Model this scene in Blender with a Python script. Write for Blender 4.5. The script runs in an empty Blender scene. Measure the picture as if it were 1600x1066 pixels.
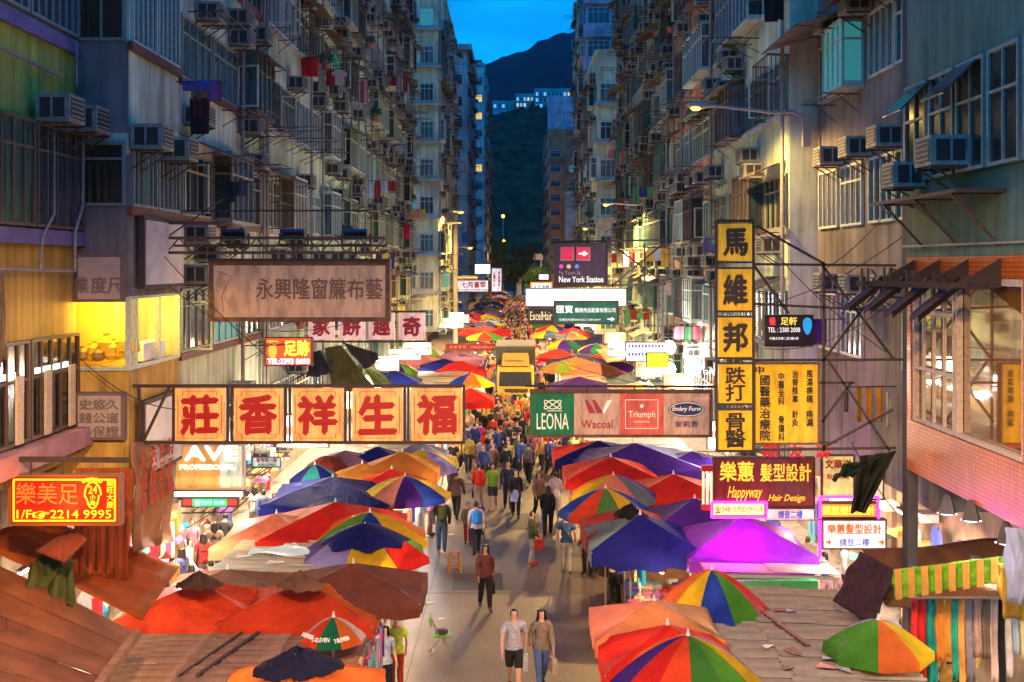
import bpy, math, random
from mathutils import Vector, Matrix
random.seed(11)
R = math.radians
sc = bpy.context.scene
COL = sc.collection
# ---------------------------------------------------------------- camera, sky, exposure
EYE = 8.8                                  # height of the footbridge viewpoint above the road
F, VX, VY = 1862.0, 808.0, 415.0           # focal length and vanishing point of the street, in photo pixels
cam = bpy.data.cameras.new('street_camera')
cam.lens = 36 * F / 1600; cam.sensor_width = 36
cam.shift_x = -(VX - 800) / 1600; cam.shift_y = -(533 - VY) / 1600
cam.clip_start = .1; cam.clip_end = 6000
camo = bpy.data.objects.new('street_camera', cam); COL.objects.link(camo)
camo.location = (0, 0, EYE); camo.rotation_euler = (R(90), 0, 0)
sc.camera = camo

SUN_EL, SUN_ROT = R(3.0), R(250)
world = bpy.data.worlds.new('World'); sc.world = world; world.use_nodes = True
nt = world.node_tree; N = nt.nodes; L = nt.links
bg = N['Background']
sky = N.new('ShaderNodeTexSky'); sky.sky_type = 'NISHITA'; sky.sun_disc = False
sky.sun_elevation = SUN_EL; sky.sun_rotation = SUN_ROT; sky.air_density = 1.0; sky.dust_density = .3; sky.ozone_density = 6.0
tc = N.new('ShaderNodeTexCoord')
mp = N.new('ShaderNodeMapping'); mp.inputs['Scale'].default_value = (1.4, 1.4, 5.0)
cn = N.new('ShaderNodeTexNoise'); cn.inputs['Scale'].default_value = 3.2; cn.inputs['Detail'].default_value = 5; cn.inputs['Roughness'].default_value = .52
cr = N.new('ShaderNodeValToRGB'); cr.color_ramp.elements[0].position = .36; cr.color_ramp.elements[1].position = .68
cr.color_ramp.elements[0].color = (.010, .36, .52, 1); cr.color_ramp.elements[1].color = (.04, 1.1, 1.0, 1)
mx = N.new('ShaderNodeMix'); mx.data_type = 'RGBA'; mx.blend_type = 'MULTIPLY'; mx.inputs[0].default_value = 1.0
L.new(tc.outputs['Generated'], mp.inputs[0]); L.new(mp.outputs[0], cn.inputs[0]); L.new(cn.outputs[0], cr.inputs[0])
L.new(sky.outputs[0], mx.inputs[6]); L.new(cr.outputs[0], mx.inputs[7]); 
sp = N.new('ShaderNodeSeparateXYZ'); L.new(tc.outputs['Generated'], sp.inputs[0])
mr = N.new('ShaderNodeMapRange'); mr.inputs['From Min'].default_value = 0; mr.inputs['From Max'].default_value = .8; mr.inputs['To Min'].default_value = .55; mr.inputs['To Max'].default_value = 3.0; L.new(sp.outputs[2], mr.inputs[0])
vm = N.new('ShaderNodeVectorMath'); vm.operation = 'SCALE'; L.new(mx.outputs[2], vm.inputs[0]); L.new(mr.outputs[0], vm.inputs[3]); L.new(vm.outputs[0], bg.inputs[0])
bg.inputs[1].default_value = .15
sc.view_settings.view_transform = 'Standard'; sc.view_settings.look = 'None'
sc.view_settings.exposure = 2.5; sc.view_settings.gamma = 1.0; sc.view_settings.use_curve_mapping = False
sc.render.engine = 'CYCLES'
cy = sc.cycles
cy.use_denoising = True
try: cy.denoiser = 'OPENIMAGEDENOISE'
except Exception: pass
cy.max_bounces = 5; cy.diffuse_bounces = 3; cy.glossy_bounces = 2; cy.transmission_bounces = 4; cy.transparent_max_bounces = 6
cy.caustics_reflective = False; cy.caustics_refractive = False
cy.sample_clamp_indirect = 4.0
try: cy.use_light_tree = True
except Exception: pass

K = 2 ** -2.5                              # lamp outputs below are written for exposure 0; the picture is exposed 2.5 stops up for dusk
# ---------------------------------------------------------------- helpers
def P(px, py, D):                          # photo pixel + distance along the street -> point in the street
    return Vector(((px - VX) * D / F, D, EYE - (py - VY) * D / F))
def DZ(py, z): return F * (EYE - z) / (py - VY)
def G(px, py, z=0.0): return P(px, py, DZ(py, z))

MATS = {}
def newmat(name):
    m = bpy.data.materials.new(name); m.use_nodes = True
    return m, m.node_tree.nodes, m.node_tree.links, m.node_tree.nodes['Principled BSDF']
def mat(name, col=(.5, .5, .5), rough=.6, metal=0., bump=0., scale=20., var=.0, spec=.5):
    if name in MATS: return MATS[name]
    m, n, l, b = newmat(name)
    b.inputs['Base Color'].default_value = (*col, 1); b.inputs['Roughness'].default_value = rough
    b.inputs['Metallic'].default_value = metal; b.inputs['Specular IOR Level'].default_value = spec
    if bump or var:
        t = n.new('ShaderNodeTexCoord'); nz = n.new('ShaderNodeTexNoise'); nz.inputs['Scale'].default_value = scale; nz.inputs['Detail'].default_value = 4
        l.new(t.outputs['Object'], nz.inputs[0])
        if bump:
            bp = n.new('ShaderNodeBump'); bp.inputs['Strength'].default_value = bump; bp.inputs['Distance'].default_value = .02
            l.new(nz.outputs[0], bp.inputs['Height']); l.new(bp.outputs[0], b.inputs['Normal'])
        if var:
            cr = n.new('ShaderNodeValToRGB'); cr.color_ramp.elements[0].position = .3; cr.color_ramp.elements[1].position = .7
            cr.color_ramp.elements[0].color = (*[c * (1 - var) for c in col], 1); cr.color_ramp.elements[1].color = (*[min(1, c * (1 + var * .4)) for c in col], 1)
            l.new(nz.outputs[0], cr.inputs[0]); l.new(cr.outputs[0], b.inputs['Base Color'])
    MATS[name] = m; return m
def glow(name, col, strength, base=None):
    if name in MATS: return MATS[name]
    m, n, l, b = newmat(name)
    b.inputs['Base Color'].default_value = (*(base or col), 1); b.inputs['Roughness'].default_value = .5
    b.inputs['Emission Color'].default_value = (*col, 1); b.inputs['Emission Strength'].default_value = strength * K
    MATS[name] = m; return m
def wallmat(name, col, dirt=.55, tile=None):
    """painted render with rain streaks, soot blotches and fine relief"""
    if name in MATS: return MATS[name]
    m, n, l, b = newmat(name); b.inputs['Roughness'].default_value = .85; b.inputs['Specular IOR Level'].default_value = .25
    t = n.new('ShaderNodeTexCoord'); geo = n.new('ShaderNodeNewGeometry')
    mpn = n.new('ShaderNodeMapping'); mpn.inputs['Scale'].default_value = (2.2, 2.2, .22); l.new(geo.outputs['Position'], mpn.inputs[0])
    s = n.new('ShaderNodeTexNoise'); s.inputs['Scale'].default_value = 1.6; s.inputs['Detail'].default_value = 7; s.inputs['Roughness'].default_value = .65; l.new(mpn.outputs[0], s.inputs[0])
    k = n.new('ShaderNodeTexNoise'); k.inputs['Scale'].default_value = .55; k.inputs['Detail'].default_value = 6; l.new(geo.outputs['Position'], k.inputs[0])
    a = n.new('ShaderNodeMath'); a.operation = 'MULTIPLY'; l.new(s.outputs[0], a.inputs[0]); l.new(k.outputs[0], a.inputs[1])
    cr = n.new('ShaderNodeValToRGB'); e = cr.color_ramp.elements; e[0].position = .15; e[1].position = .34
    e[0].color = (*[c * (1 - dirt) for c in col], 1); e[1].color = (*col, 1)
    l.new(a.outputs[0], cr.inputs[0]); out = cr.outputs[0]
    if tile:
        br = n.new('ShaderNodeTexBrick'); br.inputs['Scale'].default_value = 1.0; br.offset = 0
        br.inputs['Brick Width'].default_value = tile[0]; br.inputs['Row Height'].default_value = tile[1]; br.inputs['Mortar Size'].default_value = tile[2]
        br.inputs['Color1'].default_value = (1, 1, 1, 1); br.inputs['Color2'].default_value = (.72, .72, .72, 1); br.inputs['Mortar'].default_value = (.3, .28, .26, 1)
        sx = n.new('ShaderNodeSeparateXYZ'); cx = n.new('ShaderNodeCombineXYZ'); ad = n.new('ShaderNodeMath'); ad.operation = 'ADD'
        l.new(geo.outputs['Position'], sx.inputs[0]); l.new(sx.outputs[0], ad.inputs[0]); l.new(sx.outputs[1], ad.inputs[1])
        l.new(ad.outputs[0], cx.inputs[0]); l.new(sx.outputs[2], cx.inputs[1]); l.new(cx.outputs[0], br.inputs[0])
        mm = n.new('ShaderNodeMix'); mm.data_type = 'RGBA'; mm.blend_type = 'MULTIPLY'; mm.inputs[0].default_value = .8
        l.new(out, mm.inputs[6]); l.new(br.outputs[0], mm.inputs[7]); out = mm.outputs[2]
        b.inputs['Roughness'].default_value = .3; b.inputs['Specular IOR Level'].default_value = .5
    l.new(out, b.inputs['Base Color'])
    f = n.new('ShaderNodeTexNoise'); f.inputs['Scale'].default_value = 26; f.inputs['Detail'].default_value = 3; l.new(geo.outputs['Position'], f.inputs[0])
    bp = n.new('ShaderNodeBump'); bp.inputs['Strength'].default_value = .35; bp.inputs['Distance'].default_value = .012
    l.new(f.outputs[0], bp.inputs['Height']); l.new(bp.outputs[0], b.inputs['Normal'])
    MATS[name] = m; return m
def fabric(name='canopy_fabric', trans=.45, rough=.6, dirt=.28, wr=.8, scale=1.9):
    """woven cloth whose dye is the object's own colour; lets some light through"""
    if name in MATS: return MATS[name]
    m, n, l, b = newmat(name)
    oi = n.new('ShaderNodeObjectInfo'); t = n.new('ShaderNodeTexCoord'); geo = n.new('ShaderNodeNewGeometry')
    k = n.new('ShaderNodeTexNoise'); k.inputs['Scale'].default_value = 1.7; k.inputs['Detail'].default_value = 6; k.inputs['Roughness'].default_value = .62; l.new(geo.outputs['Position'], k.inputs[0])
    cr = n.new('ShaderNodeValToRGB'); e = cr.color_ramp.elements; e[0].position = .36; e[1].position = .6
    e[0].color = (1 - dirt, 1 - dirt, 1 - dirt, 1); e[1].color = (1, 1, 1, 1); l.new(k.outputs[0], cr.inputs[0])
    mm = n.new('ShaderNodeMix'); mm.data_type = 'RGBA'; mm.blend_type = 'MULTIPLY'; mm.inputs[0].default_value = 1
    l.new(oi.outputs['Color'], mm.inputs[6]); l.new(cr.outputs[0], mm.inputs[7]); l.new(mm.outputs[2], b.inputs['Base Color'])
    b.inputs['Roughness'].default_value = rough; b.inputs['Specular IOR Level'].default_value = .12
    w = n.new('ShaderNodeTexNoise'); w.inputs['Scale'].default_value = scale; w.inputs['Detail'].default_value = 8; w.inputs['Roughness'].default_value = .62; w.inputs['Distortion'].default_value = 1.4; l.new(geo.outputs['Position'], w.inputs[0])
    bp = n.new('ShaderNodeBump'); bp.inputs['Strength'].default_value = wr; bp.inputs['Distance'].default_value = .12
    l.new(w.outputs[0], bp.inputs['Height']); l.new(bp.outputs[0], b.inputs['Normal'])
    tr = n.new('ShaderNodeBsdfTranslucent'); l.new(mm.outputs[2], tr.inputs[0])
    ms = n.new('ShaderNodeMixShader'); ms.inputs[0].default_value = trans
    l.new(b.outputs[0], ms.inputs[1]); l.new(tr.outputs[0], ms.inputs[2]); l.new(ms.outputs[0], n['Material Output'].inputs[0])
    MATS[name] = m; return m
def dyed(name, rough=.8, spec=.2):
    """plain surface in the object's own colour"""
    if name in MATS: return MATS[name]
    m, n, l, b = newmat(name); oi = n.new('ShaderNodeObjectInfo'); t = n.new('ShaderNodeTexCoord')
    k = n.new('ShaderNodeTexNoise'); k.inputs['Scale'].default_value = 9; k.inputs['Detail'].default_value = 3; l.new(t.outputs['Object'], k.inputs[0])
    cr = n.new('ShaderNodeValToRGB'); e = cr.color_ramp.elements; e[0].position = .3; e[1].position = .65; e[0].color = (.6, .6, .6, 1); l.new(k.outputs[0], cr.inputs[0])
    mm = n.new('ShaderNodeMix'); mm.data_type = 'RGBA'; mm.blend_type = 'MULTIPLY'; mm.inputs[0].default_value = 1
    l.new(oi.outputs['Color'], mm.inputs[6]); l.new(cr.outputs[0], mm.inputs[7]); l.new(mm.outputs[2], b.inputs['Base Color'])
    b.inputs['Roughness'].default_value = rough; b.inputs['Specular IOR Level'].default_value = spec
    MATS[name] = m; return m

class MB:
    """collects faces for one mesh object"""
    def __init__(s): s.v = []; s.f = []; s.m = []; s.mi = 0
    def add(s, vs, fs):
        o = len(s.v); s.v += [tuple(v) for v in vs]
        for f in fs: s.f.append([i + o for i in f]); s.m.append(s.mi)
        return s
    def box(s, x0, x1, y0, y1, z0, z1):
        x0, x1 = min(x0, x1), max(x0, x1); y0, y1 = min(y0, y1), max(y0, y1); z0, z1 = min(z0, z1), max(z0, z1)
        return s.add([(x0,y0,z0),(x1,y0,z0),(x1,y1,z0),(x0,y1,z0),(x0,y0,z1),(x1,y0,z1),(x1,y1,z1),(x0,y1,z1)],
                     [(0,3,2,1),(4,5,6,7),(0,1,5,4),(1,2,6,5),(2,3,7,6),(3,0,4,7)])
    def bar(s, a, b, w=.04, h=None, n=4):
        a, b = Vector(a), Vector(b); d = b - a
        if d.length < 1e-6: return s
        q = d.to_track_quat('Z', 'Y'); h = h or w; vs = []
        for p in (a, b):
            for k in range(n):
                t = 2 * math.pi * (k + .5) / n; c = 1 / math.cos(math.pi / n)
                vs.append(p + q @ Vector((math.cos(t) * w / 2 * c, math.sin(t) * h / 2 * c, 0)))
        fs = [(k, (k + 1) % n, n + (k + 1) % n, n + k) for k in range(n)] + [tuple(range(n - 1, -1, -1)), tuple(range(n, 2 * n))]
        return s.add(vs, fs)
    def tube(s, pts, r, n=6):
        for a, b in zip(pts, pts[1:]): s.bar(a, b, 2 * r, None, n)
        return s
    def quad(s, *p): return s.add(p, [tuple(range(len(p)))])
    def lathe(s, prof, n=10, c=(0, 0, 0), axis='Z'):
        vs = []; fs = []
        for (r, z) in prof:
            for k in range(n):
                t = 2 * math.pi * k / n; p = (r * math.cos(t), r * math.sin(t), z)
                if axis == 'Y': p = (p[0], p[2], p[1])
                if axis == 'X': p = (p[2], p[0], p[1])
                vs.append((p[0] + c[0], p[1] + c[1], p[2] + c[2]))
        for j in range(len(prof) - 1):
            for k in range(n): fs.append((j * n + k, j * n + (k + 1) % n, (j + 1) * n + (k + 1) % n, (j + 1) * n + k))
        fs.append(tuple(range(n - 1, -1, -1))); fs.append(tuple((len(prof) - 1) * n + k for k in range(n)))
        return s.add(vs, fs)
    def ball(s, c, r, n=8, m=5, sz=1.0):
        return s.lathe([(r * max(.02, math.sin(math.pi * j / m)), -r * sz * math.cos(math.pi * j / m)) for j in range(m + 1)], n, c)
    def grid(s, fn, nu, nv, thick=0):
        vs = [fn(i / nu, j / nv) for j in range(nv + 1) for i in range(nu + 1)]
        fs = [(j * (nu + 1) + i, j * (nu + 1) + i + 1, (j + 1) * (nu + 1) + i + 1, (j + 1) * (nu + 1) + i) for j in range(nv) for i in range(nu)]
        return s.add(vs, fs)
    def mesh(s, name, mats, smooth=False):
        me = bpy.data.meshes.new(name); me.from_pydata(s.v, [], s.f)
        for m in (mats if isinstance(mats, (list, tuple)) else [mats]): me.materials.append(m)
        if len(me.materials) > 1: me.polygons.foreach_set('material_index', s.m)
        if smooth: me.polygons.foreach_set('use_smooth', [True] * len(me.polygons))
        me.update(); return me
    def build(s, name, mats, parent=None, loc=(0, 0, 0), rz=0, smooth=False, color=None, thick=0):
        o = inst(name, s.mesh(name, mats, smooth), parent, loc, rz, color)
        if thick: mo = o.modifiers.new('thickness', 'SOLIDIFY'); mo.thickness = thick; mo.offset = 0
        return o
def inst(name, me, parent=None, loc=(0, 0, 0), rz=0, color=None, scale=None, rot=None):
    o = bpy.data.objects.new(name, me); COL.objects.link(o); o.parent = parent; o.location = loc
    o.rotation_euler = rot or (0, 0, rz)
    if color: o.color = (*color, 1)
    if scale: o.scale = scale
    return o
def tag(o, label=None, cat=None, group=None, kind=None):
    if label: o['label'] = label
    if cat: o['category'] = cat
    if group: o['group'] = group
    if kind: o['kind'] = kind
    return o
def thing(name, label, cat, loc=(0, 0, 0), rz=0, group=None):
    o = bpy.data.objects.new(name, None); COL.objects.link(o); o.location = loc; o.rotation_euler = (0, 0, rz)
    o.empty_display_size = .2
    return tag(o, label, cat, group)
TXT = {}
def text(s, w, h, material, parent, loc, bold=0.0, rz=0, name='lettering', shear=0, tilt=0, vertical=False, wobble=0, spacing=1.0):
    """flat lettering of width w and height h (0 keeps the proportions), facing -Y, centred on loc"""
    key = (s, bold, shear, vertical, material.name, wobble, spacing)
    if key not in TXT:
        c = bpy.data.curves.new('t', 'FONT'); c.body = '\n'.join(s) if vertical else s; c.size = 1; c.shear = shear; c.resolution_u = 2
        c.space_line = spacing; c.extrude = .004; c.align_x = 'CENTER'
        o = bpy.data.objects.new('t', c); COL.objects.link(o)
        dg = bpy.context.evaluated_depsgraph_get(); dg.update()
        me = bpy.data.meshes.new_from_object(o.evaluated_get(dg)); bpy.data.objects.remove(o)
        V = [v.co.copy() for v in me.vertices]; Fc = [tuple(p.vertices) for p in me.polygons]; bpy.data.meshes.remove(me)
        mb = MB(); offs = [(0, 0)] if not bold else [(-bold, 0), (bold, bold * .3), (0, bold), (0, -bold), (0, 0)]
        for i, (dx, dy) in enumerate(offs):
            mb.add([(v.x + dx + wobble * math.sin(v.y * 7 + v.x * 1.3), -i * .0015 - v.z, v.y + dy + wobble * math.sin(v.x * 5)) for v in V], Fc)
        me = mb.mesh(name, material)
        xs = [v[0] for v in mb.v]; zs = [v[2] for v in mb.v]
        TXT[key] = (me, min(xs), max(xs), min(zs), max(zs))
    me, x0, x1, z0, z1 = TXT[key]
    sx = w / (x1 - x0) if w else None; sz = h / (z1 - z0) if h else None
    sx = sx or sz; sz = sz or sx
    o = inst(name, me, parent, (0, 0, 0), rz, None, (sx, 1, sz))
    M = Matrix.Rotation(rz, 4, 'Z') @ Vector(((x0 + x1) / 2 * sx, 0, (z0 + z1) / 2 * sz))
    o.location = Vector(loc) - M
    return o
def lamp(name, loc, energy, col, parent=None, r=.08, kind='POINT', cone=None):
    l = bpy.data.lights.new(name, kind); l.energy = energy * K; l.color = col; l.shadow_soft_size = r
    if kind == 'SPOT': l.spot_size = R(cone or 150); l.spot_blend = .35
    o = bpy.data.objects.new(name, l); COL.objects.link(o); o.location = loc; o.parent = parent
    return o
WARMW = (1.0, .55, .20); WARM = (1.0, .62, .28); SODIUM = (1.0, .58, .16); COOL = (.75, .9, 1.0)
# ---------------------------------------------------------------- road, pavements, hills
def structure(o, label=None): o['kind'] = 'structure'; return o
m, n, l, b = newmat('asphalt_road')
geo = n.new('ShaderNodeNewGeometry'); a1 = n.new('ShaderNodeTexNoise'); a1.inputs['Scale'].default_value = .45; a1.inputs['Detail'].default_value = 8
a2 = n.new('ShaderNodeTexNoise'); a2.inputs['Scale'].default_value = 17; a2.inputs['Roughness'].default_value = .75; a2.inputs['Detail'].default_value = 3
a3 = n.new('ShaderNodeTexVoronoi'); a3.inputs['Scale'].default_value = 1.3
for q in (a1, a2, a3): l.new(geo.outputs['Position'], q.inputs[0])
cr = n.new('ShaderNodeValToRGB'); e = cr.color_ramp.elements; e[0].position = .3; e[1].position = .7
e[0].color = (.060, .045, .032, 1); e[1].color = (.15, .115, .08, 1)
l.new(a1.outputs[0], cr.inputs[0])
cr2 = n.new('ShaderNodeValToRGB'); e = cr2.color_ramp.elements; e[0].position = .35; e[1].position = .65; e[0].color = (.42, .42, .42, 1); e[1].color = (1.3, 1.3, 1.3, 1)
l.new(a2.outputs[0], cr2.inputs[0])
cr3 = n.new('ShaderNodeValToRGB'); e = cr3.color_ramp.elements; e[0].position = .02; e[1].position = .07; e[0].color = (.35, .33, .3, 1)
l.new(a3.outputs[0], cr3.inputs[0])
mm = n.new('ShaderNodeMix'); mm.data_type = 'RGBA'; mm.blend_type = 'MULTIPLY'; mm.inputs[0].default_value = .8
l.new(cr.outputs[0], mm.inputs[6]); l.new(cr2.outputs[0], mm.inputs[7])
m2 = n.new('ShaderNodeMix'); m2.data_type = 'RGBA'; m2.blend_type = 'MULTIPLY'; m2.inputs[0].default_value = .7
l.new(mm.outputs[2], m2.inputs[6]); l.new(cr3.outputs[0], m2.inputs[7]); l.new(m2.outputs[2], b.inputs['Base Color'])
bp = n.new('ShaderNodeBump'); bp.inputs['Strength'].default_value = .5; bp.inputs['Distance'].default_value = .01; l.new(a2.outputs[0], bp.inputs['Height']); l.new(bp.outputs[0], b.inputs['Normal'])
b.inputs['Roughness'].default_value = .55; MATS['asphalt'] = m
structure(MB().box(-2600, 2600, -60, 5000, -.6, -.05).build('ground', mat('ground_dark', (.03, .035, .03), .9)))
# road slabs between joints: each concrete-edged bay of the carriageway is one piece
road = structure(MB().box(-4.6, 4.6, -20, 420, -.045, -.012).build('road', MATS['asphalt']))
gut = mat('gutter_concrete', (.15, .14, .13), .7, bump=.3, var=.3)
for k in range(30):
    y = 16 + k * 8
    for (xa, xb) in ((-4.58, -2.37), (-2.34, 1.93), (1.96, 4.58)):
        o = MB().box(xa, xb, y + .015, y + 7.985, -.012, 0).build('road_slab', MATS['asphalt'], road)
structure(MB().box(-2.37, -2.34, 14, 260, -.012, -.004).build('road_joint', mat('joint_tar', (.02, .02, .02), .6), road))
structure(MB().box(1.93, 1.96, 14, 260, -.012, -.004).build('road_joint', MATS['joint_tar'], road))
structure(MB().box(-60, 60, 82.5, 93.5, -.011, .004).build('cross_street', MATS['asphalt']))
for (x, y) in ((.6, 27.6), (-1.2, 38), (.9, 46)):
    o = MB().lathe([(.33, 0), (.33, .006)], 20, (0, 0, 0)).build('manhole_cover', mat('cast_iron', (.04, .038, .035), .5, metal=.5, bump=.6, scale=40), road, (x, y, .002))
for (x, y, w_, d_) in ((-1.1, 33.2, 1.4, 1.7), (.7, 24.2, 1.7, .9), (.2, 41, 1.2, 2.6)):
    MB().box(-w_/2, w_/2, -d_/2, d_/2, .0, .005).build('road_patch', mat('dark_asphalt_patch', (.05, .045, .04), .7, bump=.4, scale=60, var=.3), road, (x, y, 0), .03)
pav = mat('pavement_paving', (.22, .19, .17), .75, bump=.3, var=.4, scale=3)
for s in (-1, 1):
    structure(MB().box(s * 4.6, s * 11.5, -20, 300, -.045, .12).build('pavement', pav))
    structure(MB().box(s * 4.45, s * 4.6, -20, 300, -.045, .125).build('kerb', mat('kerb_stone', (.3, .28, .26), .7, var=.3)))

# forested hill behind the street, and a far ridge above it
def hillmat(name, c0, c1, sc_):
    m, n, l, b = newmat(name); geo = n.new('ShaderNodeNewGeometry')
    a = n.new('ShaderNodeTexNoise'); a.inputs['Scale'].default_value = sc_; a.inputs['Detail'].default_value = 6; l.new(geo.outputs['Position'], a.inputs[0])
    cr = n.new('ShaderNodeValToRGB'); e = cr.color_ramp.elements; e[0].position = .35; e[1].position = .7; e[0].color = (*c0, 1); e[1].color = (*c1, 1)
    l.new(a.outputs[0], cr.inputs[0]); l.new(cr.outputs[0], b.inputs['Base Color']); b.inputs['Roughness'].default_value = .95; b.inputs['Specular IOR Level'].default_value = .1
    return m
from mathutils import noise
def hill(name, y0, y1, xw, nx, ny, hf, material):
    vs = []; fs = []
    for j in range(ny + 1):
        for i in range(nx + 1):
            x = -xw + 2 * xw * i / nx; y = y0 + (y1 - y0) * j / ny
            vs.append((x, y, hf(x, y)))
    for j in range(ny):
        for i in range(nx): q = j * (nx + 1) + i; fs.append((q, q + 1, q + nx + 2, q + nx + 1))
    o = MB().add(vs, fs).build(name, material, smooth=True); return structure(o)
def near_h(x, y):
    t = min(1, max(0, (y - 400) / 260)); base = 92 * (t * t * (3 - 2 * t)) * (1 - .00045 * abs(x - 10))
    return -1 + base + 5 * t * noise.noise((x * .03, y * .02, 0)) + 7 * t * abs(noise.noise((x * .13, y * .09, 3))) + 4.5 * t * noise.noise((x * .4, y * .25, 5))
hill('hill', 400, 700, 420, 300, 110, near_h, hillmat('forest_dark', (.002, .005, .002), (.022, .055, .015), .16))
def far_h(x, y):
    # ridge line rises from left to right as in the photograph, with rounded knolls
    prof = 260 + 34 * math.tanh((x - 5) / 70) + 8 * noise.noise((x * .02, 0, 1)) + 5 * noise.noise((x * .06, 0, 4))
    t = min(1, max(0, (y - 900) / 500)); t = t * t * (3 - 2 * t)
    return -2 + prof * t + 4 * t * abs(noise.noise((x * .08, y * .08, 2)))
hill('ridge', 880, 1450, 900, 300, 50, far_h, hillmat('forest_far', (.004, .009, .012), (.010, .02, .02), .05))  # ridge foliage colour already holds some blue of the distant haze
# blocks of flats on the hill shoulder
est = mat('pale_block_paint', (.45, .5, .55), .8, var=.3, scale=.3)
lit = glow('estate_lit_window', (1, .7, .3), .8); litc = glow('estate_cool_window', (.3, .8, 1), .5); dk = mat('estate_dark_window', (.05, .07, .09), .3)
def estate(px0, px1, py, D, label, rows, nb):
    a, c = P(px0, py, D), P(px1, py, D); zb = P(0, 172, D).z
    t = thing('apartment_block', label, 'building', ((a.x + c.x) / 2, D, zb - 10)); w = (c.x - a.x) / 2; hh = a.z - zb + 10
    MB().box(-w, w, 0, 14, 0, hh).build('wall', est, t); MB().box(-w - .5, w + .5, -.6, 14.5, hh, hh + .8).build('roof', est, t)
    random.seed(px0)
    for r_ in range(rows):
        for k in range(nb):
            x = -w + (k + .5) * 2 * w / nb; z = hh - 3.2 - r_ * 3.4
            if z < 9: continue
            MB().box(x - w / nb * .55, x + w / nb * .55, -.12, 0, z, z + 1.9).build('window', random.choice([dk, dk, lit, litc, litc]), t)
        MB().box(-w, w, -.9, -.1, hh - 3.7 - r_ * 3.4, hh - 3.4 - r_ * 3.4).build('balcony', est, t)
estate(836, 892, 141, 690, 'long pale block of flats on the hill shoulder, highest of the hill blocks', 4, 9)
estate(806, 834, 149, 700, 'mid height pale block on the hill, between the long block and the low one', 3, 5)
estate(770, 803, 160, 710, 'low pale building at the left end of the row on the hill', 2, 5)
# ---------------------------------------------------------------- facade pieces (meshes shared between alike pieces)
FR = {'white': mat('white_window_frame', (.48, .56, .46), .5, var=.3), 'brown': mat('bronze_window_frame', (.10, .065, .05), .5), 'green': mat('green_window_frame', (.10, .2, .18), .5), 'steel': mat('grey_steel_frame', (.26, .30, .25), .5, var=.3)}
def glass(name, col, rough=.12):
    if name in MATS: return MATS[name]
    m, n, l, b = newmat(name); geo = n.new('ShaderNodeNewGeometry')
    mpn = n.new('ShaderNodeMapping'); mpn.inputs['Scale'].default_value = (5, 5, .3); l.new(geo.outputs['Position'], mpn.inputs[0])
    a = n.new('ShaderNodeTexNoise'); a.inputs['Scale'].default_value = 2.2; a.inputs['Detail'].default_value = 2; l.new(mpn.outputs[0], a.inputs[0])
    cr = n.new('ShaderNodeValToRGB'); e = cr.color_ramp.elements; e[0].position = .35; e[1].position = .68; e[0].color = (*[c * .3 for c in col], 1); e[1].color = (*col, 1)
    l.new(a.outputs[0], cr.inputs[0]); l.new(cr.outputs[0], b.inputs['Base Color']); b.inputs['Roughness'].default_value = rough
    b.inputs['Specular IOR Level'].default_value = .9
    MATS[name] = m; return m
GL = [glass('curtained_teal_glass', (.07, .20, .21)), glass('dark_blue_glass', (.035, .06, .09)), glass('grey_curtain_glass', (.16, .17, .18), .2), glass('black_glass', (.015, .017, .02)), glass('green_glass', (.05, .15, .09), .2)]
GLIT = [glow('cyan_lit_pane', (.08, .6, .6), .25, (.1, .3, .3)), glow('yellow_lit_pane', (1, .62, .12), .9, (.3, .2, .1)), glow('pale_lit_pane', (.75, .95, 1), .4, (.3, .3, .3))]
def win_mesh(w, h, nm, transom, fm, proj=0.0):
    mb = MB(); d = .07 + proj
    t = .055
    if proj > .2:
        mb.box(-w/2, w/2, -d, 0, h, h + .06); mb.box(-w/2, w/2, -d, 0, -.08, 0)
        for x in (-w/2, w/2 - t): mb.box(x, x + t, -d, -d + t, 0, h); mb.box(x, x + t, -.06, 0, 0, h)
        for z in (0, h - t, h * .68): 
            for x in (-w/2, w/2 - t): mb.box(x + .005, x + t - .005, -d + t, -.06, z, z + t)
    else:
        mb.box(-w/2, w/2, -d, 0, h - t, h); mb.box(-w/2, w/2, -d, 0, 0, t)
        mb.box(-w/2, -w/2 + t, -d, 0, t, h - t); mb.box(w/2 - t, w/2, -d, 0, t, h - t)
    for k in range(1, nm): x = -w/2 + w * k / nm; mb.box(x - .02, x + .02, -d + .004, -d + .05, t, h - t)
    if transom: mb.box(-w/2 + t, w/2 - t, -d + .008, -d + .045, h * transom, h * transom + .045)
    return mb.mesh('frame', fm)
def pane_mesh(w, h, gm, proj=0.0):
    mb = MB(); d = .03 + proj
    if proj > .2: mb.box(-w/2 + .02, w/2 - .02, -d, -.01, .01, h - .01)
    else: mb.box(-w/2 + .05, w/2 - .05, -d, -.01, .05, h - .05)
    return mb.mesh('pane', gm)
WINS = {}
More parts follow.
